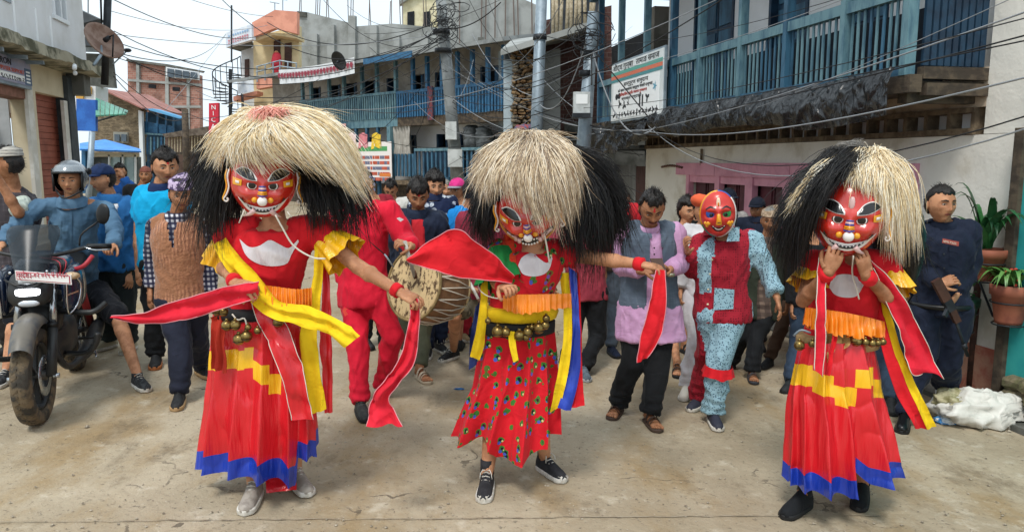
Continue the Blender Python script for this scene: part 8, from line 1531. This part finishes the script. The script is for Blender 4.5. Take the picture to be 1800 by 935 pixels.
u_ = [(-.050, -.068), (0, -.082), (.050, -.068)]; l_ = [(-.046, -.074), (-.02, -.104), (.02, -.104), (.046, -.074)]; HC.st(u_, l_, MB_, ck.r, 'mask_mouth', .003, 14); HC.st([(x * .8, z - .007) for x, z in u_], [(x * .78, z + .008) for x, z in l_], MW, ck.r, 'mask_teeth', .007, 12)
for i, (a0, a1, m_) in enumerate(((.5, 1.15, MY), (1.15, 1.45, MG), (-.5, .25, MW), (.25, .5, MBL), (-.75, -.5, MBL), (1.45, 1.5, MY))): MB().tube([HC.w([.108 * math.cos(a), .006, .146 * math.sin(a)]) for a in np.linspace(a0 * math.pi, a1 * math.pi, 22)], .011, 8).build('mask_rim', m_, ck.r, True)
ck.collar(MARP, .05, .085, gap=.6, flare=.035); ribbon('collar_tail', [(1284, 400, 0), (1278, 425, -.02)], [(1300, 400, 0), (1300, 424, 0)], Yk - .14, SKYP, ck.r, 8, 4, .004)
MB().tube([P(1288, 345, Yk - .05), P(1296, 380, Yk - .09), P(1292, 405, Yk - .13)], .006, 6).build('mask_tie', mat('dark_cord', '2a2a30', .8), ck.r, True)
mb = MB(); ringp = [ck.j['knR'] + (ck.j['anR'] - ck.j['knR']) * t_ for t_ in (.02, .22)]; ruffle(ck.r, 'knee_frill', ringp[0], ringp[1], .092, .108, RCOT, 9, .008)
# ================================================================== MOTORCYCLE
bO = G(68, 742); bd = P(160, 640, 6.15) - P(68, 640, bO[1]); bd[2] = 0; bd /= np.linalg.norm(bd); br = np.array([bd[1], -bd[0], 0]); bO[2] = gz(bO[0])
def bk(a, s, z): return bO + bd * a + br * s + np.array([0, 0, z])
mc = thing('motorcycle', 'muddy dark blue motorcycle with lit headlamp, smoked windscreen and a red-and-white number plate', 'motorcycle', bO)
TYRE = mat('muddy_tyre_rubber', '3a3630', .9, '6e5f4a', 9, 7, .45, .62, bump=[(60, .4, .004)]); PBL = mat('dark_blue_tank_paint', '16243c', .25, '0f1a2e', 3, coat=.8); PBK = mat('satin_black_plastic', '1d1f22', .45, '2b2c2c', 7); CHR = mat('chrome', 'c9ccd0', .15, metal=1); FORK = mat('fork_steel', 'b4b8bc', .2, metal=.9); ENG = mat('engine_grey', '3a3b3d', .5, '4d4a46', 9, metal=.5)
sd_ = np.array([math.cos(.22), math.sin(.22)])
def wheel(a0, name, steer=0, R_=.305, w=.052):
 fw = bd * math.cos(steer) + br * math.sin(steer); sw = br * math.cos(steer) - bd * math.sin(steer); c = bk(a0, 0, R_)
 def wp(ang, r, s): return c + (fw * math.cos(ang) + np.array([0, 0, 1]) * math.sin(ang)) * r + sw * s
 A = np.linspace(0, 2 * math.pi, 56, False); wh = thing.__wrapped__ if False else None
 prof = [(R_ - .095, -.035), (R_ - .07, -.055), (R_ - .03, -w), (R_ - .010, -.048), (R_, -.02), (R_, .02), (R_ - .010, .048), (R_ - .03, w), (R_ - .07, .055), (R_ - .095, .035)]
 mb = MB(); rings = [[wp(a, r, s) for a in A] for r, s in prof]; mb.loft(rings + [rings[0]], False)
 wo_ = mb.build('wheel', TYRE, mc, True)
 tr = MB()
 for i in range(46):
  a = 2 * math.pi * i / 46
  for sg_ in (-1, 1):
   q_ = [wp(a, R_ + .0, sg_ * .006), wp(a + .07, R_ - .006, sg_ * .036), wp(a + .115, R_ - .006, sg_ * .036), wp(a + .05, R_, sg_ * .006)]; up_ = [wp(a, R_ + .007, sg_ * .008), wp(a + .07, R_ - .003, sg_ * .037), wp(a + .11, R_ - .003, sg_ * .037), wp(a + .05, R_ + .003, sg_ * .008)]; tr.hexa(q_ + up_)
 t_ = tr.build('tread_block', TYRE, wo_); t_['kind'] = 'stuff'
 MB().loft([[wp(a, r, s) for a in A] for r, s in ((.215, -.04), (.20, -.035), (.19, 0), (.20, .035), (.215, .04), (.205, .03), (.198, 0), (.205, -.03), (.215, -.04))], False).build('rim', PBK, wo_, True)
 for i in range(5):
  for da in (-.12, .12): MB().bar(wp(i * 1.2566, .03, 0), wp(i * 1.2566 + da, .2, 0), .022, .03, sw).build('spoke', PBK, wo_)
 MB().tube([wp(0, 0, -.07), wp(0, 0, .07)], .032, 12).build('hub', ENG, wo_, True); MB().loft([[wp(a, r, .058) for a in A] for r in (.075, .13)] + [[wp(a, r, .062) for a in A] for r in (.13, .075)], False).build('brake_disc', FORK, wo_, True); return wo_
wheel(0, 'front', .06); wheel(1.32, 'rear')
for s in (-.098, .098):
 MB().tube([bk(-.02, s, .30), bk(.13, s, .60)], [.030, .030], 12).build('fork_slider', PBK, mc, True); MB().tube([bk(.13, s, .60), bk(.30, s, .93)], .022, 12).build('fork_tube', FORK, mc, True); MB().tube([bk(-.02, s * 1.1, .30), bk(-.02, s * 1.45, .30)], .016, 8).build('axle_nut', FORK, mc, True)
 MB().tube([bk(.125, s, .585), bk(.135, s, .615)], .036, 12).build('fork_seal', BLACK, mc, True)
fr_ = []
for i in range(15):
 a = R(35 + i * 9.2); w = .075 - .012 * abs(i - 7) / 7; c_, s_ = -math.cos(a) * .345, math.sin(a) * .345 + .305
 fr_.append([bk(c_ * 1, w * math.cos(q_), s_ + .035 * max(0, math.sin(q_)) - .012) + (bk(c_, 0, s_) - bk(0, 0, .305)) * .10 * math.sin(q_) for q_ in np.linspace(-.2, math.pi + .2, 12)])
MB().loft(fr_, False, False).build('front_mudguard', mat('dusty_blue_black_paint', '3c434c', .45, '6a655c', 5), mc, True)
def lofty(secs, m, name, n=18, par=None): return MB().loft([[bk(a, s0 + w * math.copysign(abs(math.cos(q_)) ** pw, math.cos(q_)), z + h * math.copysign(abs(math.sin(q_)) ** pw, math.sin(q_))) for q_ in np.linspace(0, 2 * math.pi, n, False)] for a, s0, z, w, h, pw in secs]).build(name, m, par or mc, True)
hl = lofty([(.02, 0, .815, .07, .05, .8), (.04, 0, .82, .115, .085, .8), (.12, 0, .85, .125, .12, .8), (.24, 0, .88, .10, .12, .9)], PBK, 'headlamp_cowl')
lofty([(.008, 0, .835, .060, .018, .6), (.028, 0, .837, .074, .028, .6), (.05, 0, .837, .074, .028, .6)], mat('lit_headlamp', 'f4f8ff', .1, em=5), 'headlamp', 18, hl); lofty([(.012, 0, .765, .05, .016, .8), (.045, 0, .768, .07, .028, .8)], mat('lamp_glass', 'b9bec4', .1, spec=.9), 'lower_lamp', 18, hl); lofty([(.02, 0, .905, .045, .018, .6), (.07, 0, .915, .06, .03, .6)], mat('lamp_glass', 'b9bec4'), 'position_lamp', 18, hl)
for s in (-1, 1): MB().tube([bk(.01, s * .0, .872), bk(.02, s * .06, .885), bk(.05, s * .125, .92)], [.006, .008, .005], 6).build('cowl_edge', PBK, hl, True)
ws = [];
for i in range(9):
 t = i / 8; w = .085 + .085 * t if t < .75 else .149 + .012 * (1 - t); ws.append([bk(.06 + .20 * t + .05 * abs(u) ** 2 * 1.5, u * w * (1 if t < .9 else .9), .93 + .31 * t - (.015 * abs(u) ** 4 if t > .9 else 0)) for u in np.linspace(-1, 1, 15)])
ws2 = [[q_ + [0, .004, 0] for q_ in r_] for r_ in ws[::-1]]; MB().loft(ws + ws2, False, False).build('windscreen', mat('smoked_perspex', '2b343b', .3, alpha=.55, spec=.4), mc, True)
for s in (-.1, .1): MB().blob(bk(.085, s, .955), .010, .006, .010).build('screen_bolt', CHR, mc, True)
npl_ = MB(); pa_, pb_ = P(28, 484, bO[1] - .02), P(126, 492, bO[1] + .02); dpl = (pb_ - pa_); Lp = np.linalg.norm(dpl); dpl /= Lp; npr = np.cross(dpl, (0, 0, 1)); upp = np.array([0, 0, 1.])
def plq(x0, x1, z0, z1, o): return [pa_ + dpl * x0 * Lp + upp * z0 + npr * o, pa_ + dpl * x1 * Lp + upp * z0 + npr * o, pa_ + dpl * x1 * Lp + upp * z1 + npr * o, pa_ + dpl * x0 * Lp + upp * z1 + npr * o]
def plb(x0, x1, z0, z1, o, m, name, par): mb = MB(); a = plq(x0, x1, z0, z1, o - .006); b = plq(x0, x1, z0, z1, o); mb.hexa([a[0], a[1], b[1], b[0], a[3], a[2], b[2], b[3]]); return mb.build(name, m, par)
pt_ = plb(0, 1, -.03, .032, .006, mat('plate_white', 'e4e2e0', .4), 'number_plate', mc); plb(.02, .98, -.024, .026, .0085, mat('plate_red', 'b43c4c', .5), 'plate_border', pt_); plb(.035, .965, -.0195, .0215, .0105, mat('plate_white', 'e4e2e0'), 'plate_field', pt_)
PF = Fac(pa_, dpl[:2], -1); PF.n = npr; text3d('प्रदेश३-०२ ०२५ प ४९६०', PF, pt_, .04 * Lp, .0135, pa_[2] - .016, .052, mat('plate_red', 'b43c4c'), width=Lp * .9, flip=1, ex=.0015)
for s, px in ((-1, 22), (1, 146)): lofty([(.10, s * .235, .915, .012, .012, 1), (.12, s * .235, .915, .045, .024, 1), (.16, s * .22, .915, .04, .022, 1), (.19, s * .2, .915, .012, .012, 1)], mat('amber_clear_lens', 'c8b49a', .15, 'a88a60', 20), 'indicator', 14)
MB().tube(spline([bk(.47, -.40, 1.06), bk(.42, -.30, 1.07), bk(.36, -.12, 1.03), bk(.35, 0, 1.02), bk(.36, .12, 1.03), bk(.42, .30, 1.07), bk(.47, .40, 1.06)], 24), .013, 8).build('handlebar', PBK, mc, True)
for s in (-1, 1):
 MB().tube([bk(.43, s * .28, 1.072), bk(.485, s * .42, 1.062)], .019, 10).build('grip', BLACK, mc, True); MB().tube(spline([bk(.40, s * .27, 1.07), bk(.38, s * .33, 1.05), bk(.42, s * .42, 1.045)], 8), .006, 6).build('brake_lever', FORK, mc, True)
 MB().tube(spline([bk(.40, s * .24, 1.08), bk(.40, s * .26, 1.16), bk(.44, s * .36, 1.24)], 8), .006, 6).build('mirror_stem', BLACK, mc, True)
 m_ = MB(); m_.blob(bk(.44, s * .39, 1.29), .055, .018, .075, rotm(-14, 0, s * 14), 14, 8); m_.build('mirror', BLACK, mc, True)
lofty([(.34, 0, .90, .10, .05, .8), (.42, 0, .91, .16, .10, .7), (.60, 0, .93, .17, .11, .8), (.80, 0, .90, .13, .08, .8), (.92, 0, .86, .08, .04, .8)], PBL, 'fuel_tank')
for s in (-1, 1):
 lofty([(.16, s * .17, .80, .012, .10, .8), (.24, s * .20, .80, .05, .15, .8), (.42, s * .20, .82, .06, .15, .8), (.58, s * .17, .85, .03, .08, .8)], PBL, 'tank_shroud')
 MB().tube(spline([bk(.17, s * .175, .90), bk(.155, s * .19, .88), bk(.155, s * .185, .74), bk(.17, s * .19, .66), bk(.23, s * .235, .72), bk(.25, s * .255, .84), bk(.20, s * .22, .905), bk(.17, s * .175, .90)], 30), .007, 6).build('shroud_trim', CHR, mc, True)
 MB().bar(bk(.155, s * .188, .785), bk(.25, s * .25, .80), .008, .010).build('shroud_trim', CHR, mc)
 MB().tube(spline([bk(.30, s * .10, .66), bk(.22, s * .25, .655), bk(.20, s * .33, .66), bk(.26, s * .39, .70)], 18), .019, 9).build('crash_bar', PBK, mc, True); MB().tube(spline([bk(.42, s * .10, .34), bk(.30, s * .25, .36), bk(.27, s * .31, .42), bk(.26, s * .33, .50)], 18), .019, 9).build('crash_bar', PBK, mc, True)
lofty([(.36, 0, .45, .08, .12, .7), (.44, 0, .45, .13, .17, .7), (.62, 0, .46, .15, .17, .7), (.76, 0, .48, .11, .12, .7)], ENG, 'engine'); lofty([(.22, 0, .62, .11, .09, .7), (.30, 0, .62, .13, .11, .7)], PBK, 'radiator_cover')
for i in range(5): lofty([(.34, 0, .52 + i * .03, .11, .006, .6), (.60, 0, .55 + i * .03, .12, .006, .6)], ENG, 'cooling_fin', 12)
MB().tube(spline([bk(.34, .05, .50), bk(.28, .08, .36), bk(.45, .12, .24), bk(.90, .17, .28), bk(1.25, .19, .38)], 24), [.022] * 14 + [.03, .045, .05, .052, .054, .055, .055, .055, .052, .04], 10).build('exhaust', ENG, mc, True)
lofty([(.80, 0, .84, .13, .05, .8), (.95, 0, .82, .13, .05, .8), (1.2, 0, .86, .12, .05, .8), (1.48, 0, .90, .10, .04, .8), (1.62, 0, .92, .05, .02, .8)], mat('black_seat_vinyl', '17181a', .6), 'seat')
lofty([(.90, 0, .74, .12, .06, .8), (1.2, 0, .76, .12, .06, .8), (1.6, 0, .86, .06, .03, .8)], PBL, 'tail_panel')
for s in (-1, 1): MB().tube([bk(.80, s * .09, .42), bk(1.32, s * .10, .32)], .024, 8).build('swingarm', PBK, mc, True); MB().tube([bk(.98, s * .13, .70), bk(1.28, s * .13, .36)], .028, 10).build('shock_absorber', mat('red_spring', '8f2a2a', .5), mc, True); MB().tube([bk(.78, s * .12, .36), bk(.80, s * .27, .36)], .012, 8).build('foot_peg', BLACK, mc, True)
MB().tube(spline([bk(.80, .20, .30), bk(.70, .24, .26), bk(.62, .25, .25)], 8), .008, 6).build('brake_pedal', FORK, mc, True)
for i in range(6): MB().tube(spline([bk(.36, .02 * i - .05, 1.02), bk(.20 + .01 * i, .12 + .012 * i, 1.00), bk(.22, .14, .92 - .01 * i), bk(.32, .1, .84)], 12), .004, 5).build('control_cable', (BLACK, BLACK, mat('red_cable', 'a82c38', .5))[i % 3], mc, True)
MB().tube(spline([bk(.30, .20, .93), bk(.26, .28, .96), bk(.30, .33, 1.02)], 8), .015, 7).build('red_guard', mat('red_cable', 'a82c38'), mc, True)
# ------------------------------------------------------------- rider
rd = Person('motorcycle rider in blue denim shirt, black shorts and silver helmet sitting astride his machine', (140, 660), 276, Y=5.75, height=1.66, yaw=-8, width=1.0, J={'hip': (135, 505, .35), 'neck': (128, 356, .12), 'head': (124, 317, .06), 'shL': (70, 366, .10), 'shR': (186, 366, .20), 'elL': (18, 405, -.12), 'wrL': (3, 432, -.38), 'elR': (206, 410, .0), 'wrR': (199, 434, -.22), 'hipL': (110, 515, .3), 'hipR': (165, 515, .35), 'knL': (28, 560, -.15), 'anL': (12, 652, .0), 'knR': (206, 555, -.02), 'anR': (242, 660, .02)}, hyaw=-10, hpitch=2, toe={'L': -10, 'R': 25}, skin=SKIN)
rd.body(.013, handcurl=(1.2, 1.2), handdir={'L': (.2, -1, -.1), 'R': (.1, -1, -.05)}, handn={'L': (0, -.25, 1), 'R': (0, -.25, 1)}, headkw={'fat': 1.08}); rd.F(squint=.7, mouth=.9); DEN = cloth('slate_blue_shirt', '567690', '46637c'); rd.shirt(DEN, .96, -.06, .018, 'denim_shirt', amp=.012); rd.collar(DEN, .05, .08, gap=.95, flare=.03)
rd.trousers(cloth('black_shorts', '1b1d24', '14161b'), .50, .035, 'shorts', amp=.012); rd.shoes(mat('black_knit_trainer', '1d1f22', .85, '3a3d40', 40), WSOLE, laces=WSOLE)
hm = Mask(rd.j['head'] + np.array([.0, .01, .018]), rotm(14, 0), a=.125, b=.15, cc=.145, cheek=0); L_h = HD * [.122, .148, .140]; az = np.arctan2(L_h[:, 0], -L_h[:, 1]); ke = (L_h[:, 2] > .045) | ((np.abs(az) > .95) & (L_h[:, 2] > -.105)); mk('helmet', hm.w(L_h), [q_ for q_ in HF if all(ke[i] for i in q_)], mat('silver_helmet_paint', '8a9096', .18, '6c7278', 3, metal=.6, coat=.8), rd.r, True)
L2 = L_h * .93; mk('helmet_lining', hm.w(L2), [q_ for q_ in HF if all(ke[i] for i in q_)], BLACK, rd.r, True)
mb = MB(); mb.tube([hm.w([.124 * math.sin(a), -.150 * math.cos(a), .042]) for a in np.linspace(-1.0, 1.0, 24)], .010, 6); mb.tube([hm.w([.122 * math.sin(sg_ * .95), -.148 * math.cos(.95), z]) for sg_ in (-1,) for z in (.04, -.02, -.10)], .010, 6); mb.tube([hm.w([.122 * math.sin(.95), -.148 * math.cos(.95), z]) for z in (.04, -.02, -.10)], .010, 6); mb.build('helmet_trim', BLACK, rd.r, True)
L3 = HD * [.130, .156, .148]; kv = (L_h[:, 2] > .035) & (L_h[:, 2] < .10) & (np.abs(az) < 1.25); mk('visor', hm.w(L3), [q_ for q_ in HF if all(kv[i] for i in q_)], mat('clear_visor', 'aeb6bc', .05, alpha=.45, spec=.9), rd.r, True)
for sx in (-1, 1): MB().blob(hm.w([sx * .125, .02, .05]), .012, .03, .03).build('visor_pivot', BLACK, rd.r, True)
MB().tube(spline([hm.w([-.10, -.05, -.09]), rd.j['head'] + [0, -.09, -.135], hm.w([.10, -.05, -.09])], 12), .008, 6).build('chin_strap', BLACK, rd.r, True)
# ================================================================== PLANTS ON THE STAND, SACK
TERR = mat('terracotta_pot', '9c5a44', .7, '7e4636', 6, bump=[(30, .2, .004)]); LEAFM = [mat('leaf_%s' % n, c, .4, d, 10, spec=.5) for n, c, d in (('deep', '1f4a2a', '2c5c34'), ('mid', '2f6636', '3d7540'), ('fern', '4f7d3c', '63924a'))]
Yp = RF.P[1]; PS = thing('plant_stand', 'brown iron plant stand with ring holders beside the turquoise wall', 'plant stand', G(1705, 700)); Yst = G(1705, 700)[1]
MB().tube([P(1703, 702, Yst), P(1722, 452, Yst)], .026, 8).build('post', mat('brown_iron', '5a3a2e', .7, '3f2a22', 8), PS, True)
def pot(label, px, pyt, pyb, wpx, Y, m, name='potted_plant'):
 t = thing(name, label, 'potted plant', P(px, pyb, Y)); a, b = P(px, pyb, Y), P(px, pyt, Y); r = wpx / 2 / FPX * Y; h = b[2] - a[2]
 rr = [(0, .66), (.08, .70), (.72, .93), (.74, 1.04), (.98, 1.06), (1.0, .98), (.9, .9)]; mb = MB(); mb.loft([[a + np.array([r * k * math.cos(q_), r * k * math.sin(q_), h * z]) for q_ in np.linspace(0, 2 * math.pi, 26, False)] for z, k in rr]); mb.build('pot', m, t, True)
 MB().tube([a + [0, 0, h * .88], a + [0, 0, h * .9]], r * .9, 16).build('soil', mat('potting_soil', '33261c', .95), t); MB().tube([a + np.array([r * .98 * math.cos(q_), r * .98 * math.sin(q_), h * .55]) for q_ in np.linspace(0, 6.28, 20)], .006, 5).build('holder_ring', STEEL_D, PS, True); MB().tube([a + np.array([r * .8 * math.cos(q_), r * .8 * math.sin(q_), -.006]) for q_ in np.linspace(0, 6.28, 20)], .006, 5).build('holder_ring', STEEL_D, PS, True)
 return t, b, r
def blade(mb, base, az, L, w, arch, droop, n=9):
 d = np.array([math.cos(az), math.sin(az), 0]); s = np.array([-d[1], d[0], 0]); L_, M_, R_ = [], [], []
 for i in range(n):
  t = i / (n - 1); c = base + d * L * arch * t ** 1.1 + np.array([0, 0, L * (math.sin(min(1.57, t * 1.7)) * (1 - arch * .55) - droop * t ** 3)]); ww = w * math.sin(math.pi * (.12 + .88 * t) ** .8) if t < 1 else 0
  L_.append(c - s * ww + [0, 0, ww * .35]); M_.append(c); R_.append(c + s * ww + [0, 0, ww * .35])
 mb.loft([[L_[i], M_[i], R_[i]] for i in range(n)], False, False)
rs = random.Random(31)
t_, b_, r_ = pot('large strap-leaved plant in a red-brown pot at the top of the iron stand', 1732, 437, 492, 62, Yst - .22, TERR)
for i in range(26):
 mb = MB(); blade(mb, b_ + [rs.uniform(-.04, .04), rs.uniform(-.04, .04), 0], rs.uniform(0, 6.28), rs.uniform(.34, .68), .031, rs.uniform(.2, .95), rs.uniform(0, .5)); mb.build('leaf', rs.choice(LEAFM[:2]), t_, True)
t_, b_, r_ = pot('fern with small red flowers in the terracotta pot lowest on the stand\'s outer arm', 1772, 500, 568, 64, Yst - .42, mat('terracotta_light', 'a8654e', .7, '8c5040', 6))
for i in range(44):
 az, L = rs.uniform(0, 6.28), rs.uniform(.16, .34)
 mb = MB(); blade(mb, b_ + [rs.uniform(-.05, .05), rs.uniform(-.05, .05), 0], az, L, .022, .8, .55, 12); mb.build('frond', LEAFM[2], t_, True)
for i in range(9): MB().blob(b_ + [rs.uniform(-.1, .1), rs.uniform(-.12, .02), rs.uniform(.0, .12)], .013, .010, .010).build('flower', mat('red_petal', 'c43a2c', .6), t_, True)
t_, b_, r_ = pot('small leafy plant in the dark green pot behind the policeman\'s arm', 1686, 522, 580, 56, Yst - .05, mat('dark_green_pot', '1f4a38', .5))
for i in range(34):
 c = b_ + np.array([rs.gauss(0, .07), rs.gauss(0, .06), abs(rs.gauss(.08, .07))]); mb = MB(); blade(mb, c, rs.uniform(0, 6.28), rs.uniform(.05, .10), .016, .7, .3, 5); mb.build('leaf', rs.choice(LEAFM), t_, True)
MB().tube([P(1712, 470, Yst), P(1745, 555, Yst - .2), P(1772, 570, Yst - .42)], .009, 6).build('arm', STEEL_D, PS, True); MB().tube([P(1712, 540, Yst), P(1690, 575, Yst - .0), P(1686, 582, Yst - .05)], .009, 6).build('arm', STEEL_D, PS, True)
def crumple(name, px, py, Y, sx, sy, sz, m, seed, amp=.06, fl=0):
 n_, m_ = 44, 26; v = []
 c = P(px, py, Y)
 for j in range(m_ + 1):
  ph = -math.pi / 2 + math.pi * j / m_
  for i in range(n_): th = 2 * math.pi * i / n_; v.append([math.cos(ph) * math.cos(th), math.cos(ph) * math.sin(th), math.sin(ph)])
 v = np.array(v); k = 1 + .30 * fbm(v * 1.6, seed, 3) + amp * 2 * (1 - np.abs(vnoise(v * 2.5, seed + 3))) ** 3 + amp * (1 - np.abs(vnoise(v * 5, seed + 5))) ** 4; v = v * k[:, None] * [sx, sy, sz] + c; v[:, 2] = np.maximum(v[:, 2], GS * v[:, 0] + .004 + fl)
 f = [[j * n_ + i, j * n_ + (i + 1) % n_, (j + 1) * n_ + (i + 1) % n_, (j + 1) * n_ + i] for j in range(m_) for i in range(n_)]; return mk(name, v, f, m, None, True)
Ys = G(1712, 742)[1]; SK = mat('woven_white_sack', 'dad8d0', .5, 'bdbab0', 3, 6, .5, .75, bump=[(6, .4, .012, (1, 1, 1), 'c')]); o = crumple('sack', 1722, 722, Ys, .26, .15, .12, SK, 4, .16); tag(o, 'crumpled white woven plastic sack lying by the foot of the wall', 'sack')
o = crumple('plastic_bag', 1668, 706, Ys + .05, .10, .10, .07, mat('yellow_print_plastic', 'c4bc98', .5, '8a845c', 14), 6, .14); tag(o, 'dirty clear bag with yellow print tucked beside the white sack', 'bag'); o = crumple('wrapper', 1664, 738, Ys - .02, .07, .05, .03, mat('blue_white_wrapper', '3a7fb8', .4, 'cfd8de', 12, 2, .48, .54), 8, .15); tag(o, 'crushed blue and white snack wrapper in front of the sack', 'wrapper')
o = crumple('scrap', 808, 684, G(808, 684)[1], .035, .02, .004, mat('blue_scrap', '2f7cc4', .6), 9, .1); tag(o, 'small scrap of bright blue plastic lying on the road', 'scrap')
flush()
# ================================================================== things laid on the finished garments
from mathutils.bvhtree import BVHTree
def drape(name, m, parent, target, top, bot, off=.004, n=24, k=8):
 W = Vector(wloc(target.parent)); bv = BVHTree.FromPolygons([v.co + W for v in target.data.vertices], [list(p.vertices) for p in target.data.polygons]); T = spline([(a[0], a[1], 0) for a in top], n); B = spline([(a[0], a[1], 0) for a in bot], n); v = []; last = None
 for i in range(n):
  for j in range(k + 1):
   q_ = T[i] + (B[i] - T[i]) * j / k; d = ray(q_[0], q_[1]); d /= np.linalg.norm(d); h = bv.ray_cast(Vector(C0), Vector(d)); dist = h[3] if h[3] else last; last = dist or 4.; v.append(C0 + d * ((dist or 4.) - off))
 return mk(name, v, [[i * (k + 1) + j, i * (k + 1) + j + 1, (i + 1) * (k + 1) + j + 1, (i + 1) * (k + 1) + j] for i in range(n - 1) for j in range(k)], m, parent, True)
drape('moustache_emblem', WSAT, d1.r, t1, [(421, 420), (438, 434), (456, 432), (474, 422), (492, 430), (508, 436), (524, 421)], [(422, 424), (432, 448), (450, 462), (475, 468), (503, 464), (512, 448), (525, 425)])
drape('moustache_emblem', WSAT, d2.r, t2, [(911, 466), (918, 452), (935, 445), (950, 456), (962, 462), (970, 450)], [(912, 470), (920, 482), (938, 486), (956, 482), (966, 472), (971, 455)])
drape('moustache_emblem', WSAT, d3.r, t3, [(1458, 502), (1464, 488), (1480, 482), (1500, 484), (1518, 494)], [(1458, 506), (1468, 518), (1486, 523), (1506, 520), (1519, 500)])
drape('shoulder_strip', cloth('orange_red_cotton', 'd8452a', 'c83c22'), d2.r, t2, [(884, 412), (902, 414)], [(884, 455), (908, 462)], .004, 6, 8)
def repaint(o, mats, fn):
 me = o.data; me.materials.clear(); [me.materials.append(m) for m in mats]; n = len(me.polygons); c = np.empty(n * 3); me.polygons.foreach_get('center', c); c = c.reshape(-1, 3) + wloc(o.parent); d = c - C0; cz = d @ FW; px = CX + FPX * d[:, 0] / cz; py = CY - FPX * (d @ UP) / cz; me.polygons.foreach_set('material_index', fn(px, py, c[:, 1]).astype(np.int32)); me.update()
repaint(kshirt, [MARP, SKYP], lambda x, y, Y: ((x > 1316 + (y - 420) * .05) & (y > 405)) | ((x > 1226) & (x < 1250 + (y < 450) * 6) & (y < 515) & (Y < Yk - .02)))
repaint(ktr, [SKYP, MARP], lambda x, y, Y: (x < 1252 + (y - 560) * -.02) & (Y > Yk + .0) | ((Y > Yk + .18)))
drape('pocket', SKYP, ck.r, kshirt, [(1256, 506), (1291, 509)], [(1254, 545), (1289, 543)], .006, 8, 8)
for x, y in ((1252, 456), (1248, 481), (1245, 508), (1244, 534)): drape('button', mat('button_ivory', 'd8c8a8', .4), ck.r, kshirt, [(x - 1.6, y - 1), (x + 1.6, y - 1)], [(x - 1.6, y + 2), (x + 1.6, y + 2)], .008, 3, 2)
def part_of(r, nm): return [c for c in r.children if c.name.startswith(nm)][0]
for p in PEOPLE:
 lab = p.r['label']
 if lab.startswith('policeman'):
  t = part_of(p.r, 'uniform_shirt')
  for x in (1633, 1668): drape('pocket_flap', POL, p.r, t, [(x, 432), (x + 16, 436)], [(x, 441), (x + 16, 445)], .008, 6, 3); drape('pocket', POL, p.r, t, [(x + 1, 441), (x + 15, 445)], [(x + 1, 466), (x + 15, 470)], .005, 6, 6)
  for y in (420, 445, 470, 495): drape('button', STEEL_D, p.r, t, [(1658, y), (1661, y)], [(1658, y + 3), (1661, y + 3)], .006, 3, 2)
 if lab.startswith('motorcycle rider'):
  t = part_of(p.r, 'denim_shirt'); drape('placket', DEN, p.r, t, [(121, 372), (127, 372)], [(119, 432), (126, 432)], .006, 4, 14)
  for x in (84, 146): drape('pocket_flap', DEN, p.r, t, [(x, 388), (x + 24, 388)], [(x, 396), (x + 24, 396)], .007, 8, 3); drape('pocket', DEN, p.r, t, [(x + 1, 396), (x + 23, 396)], [(x + 1, 420), (x + 23, 420)], .004, 8, 6)
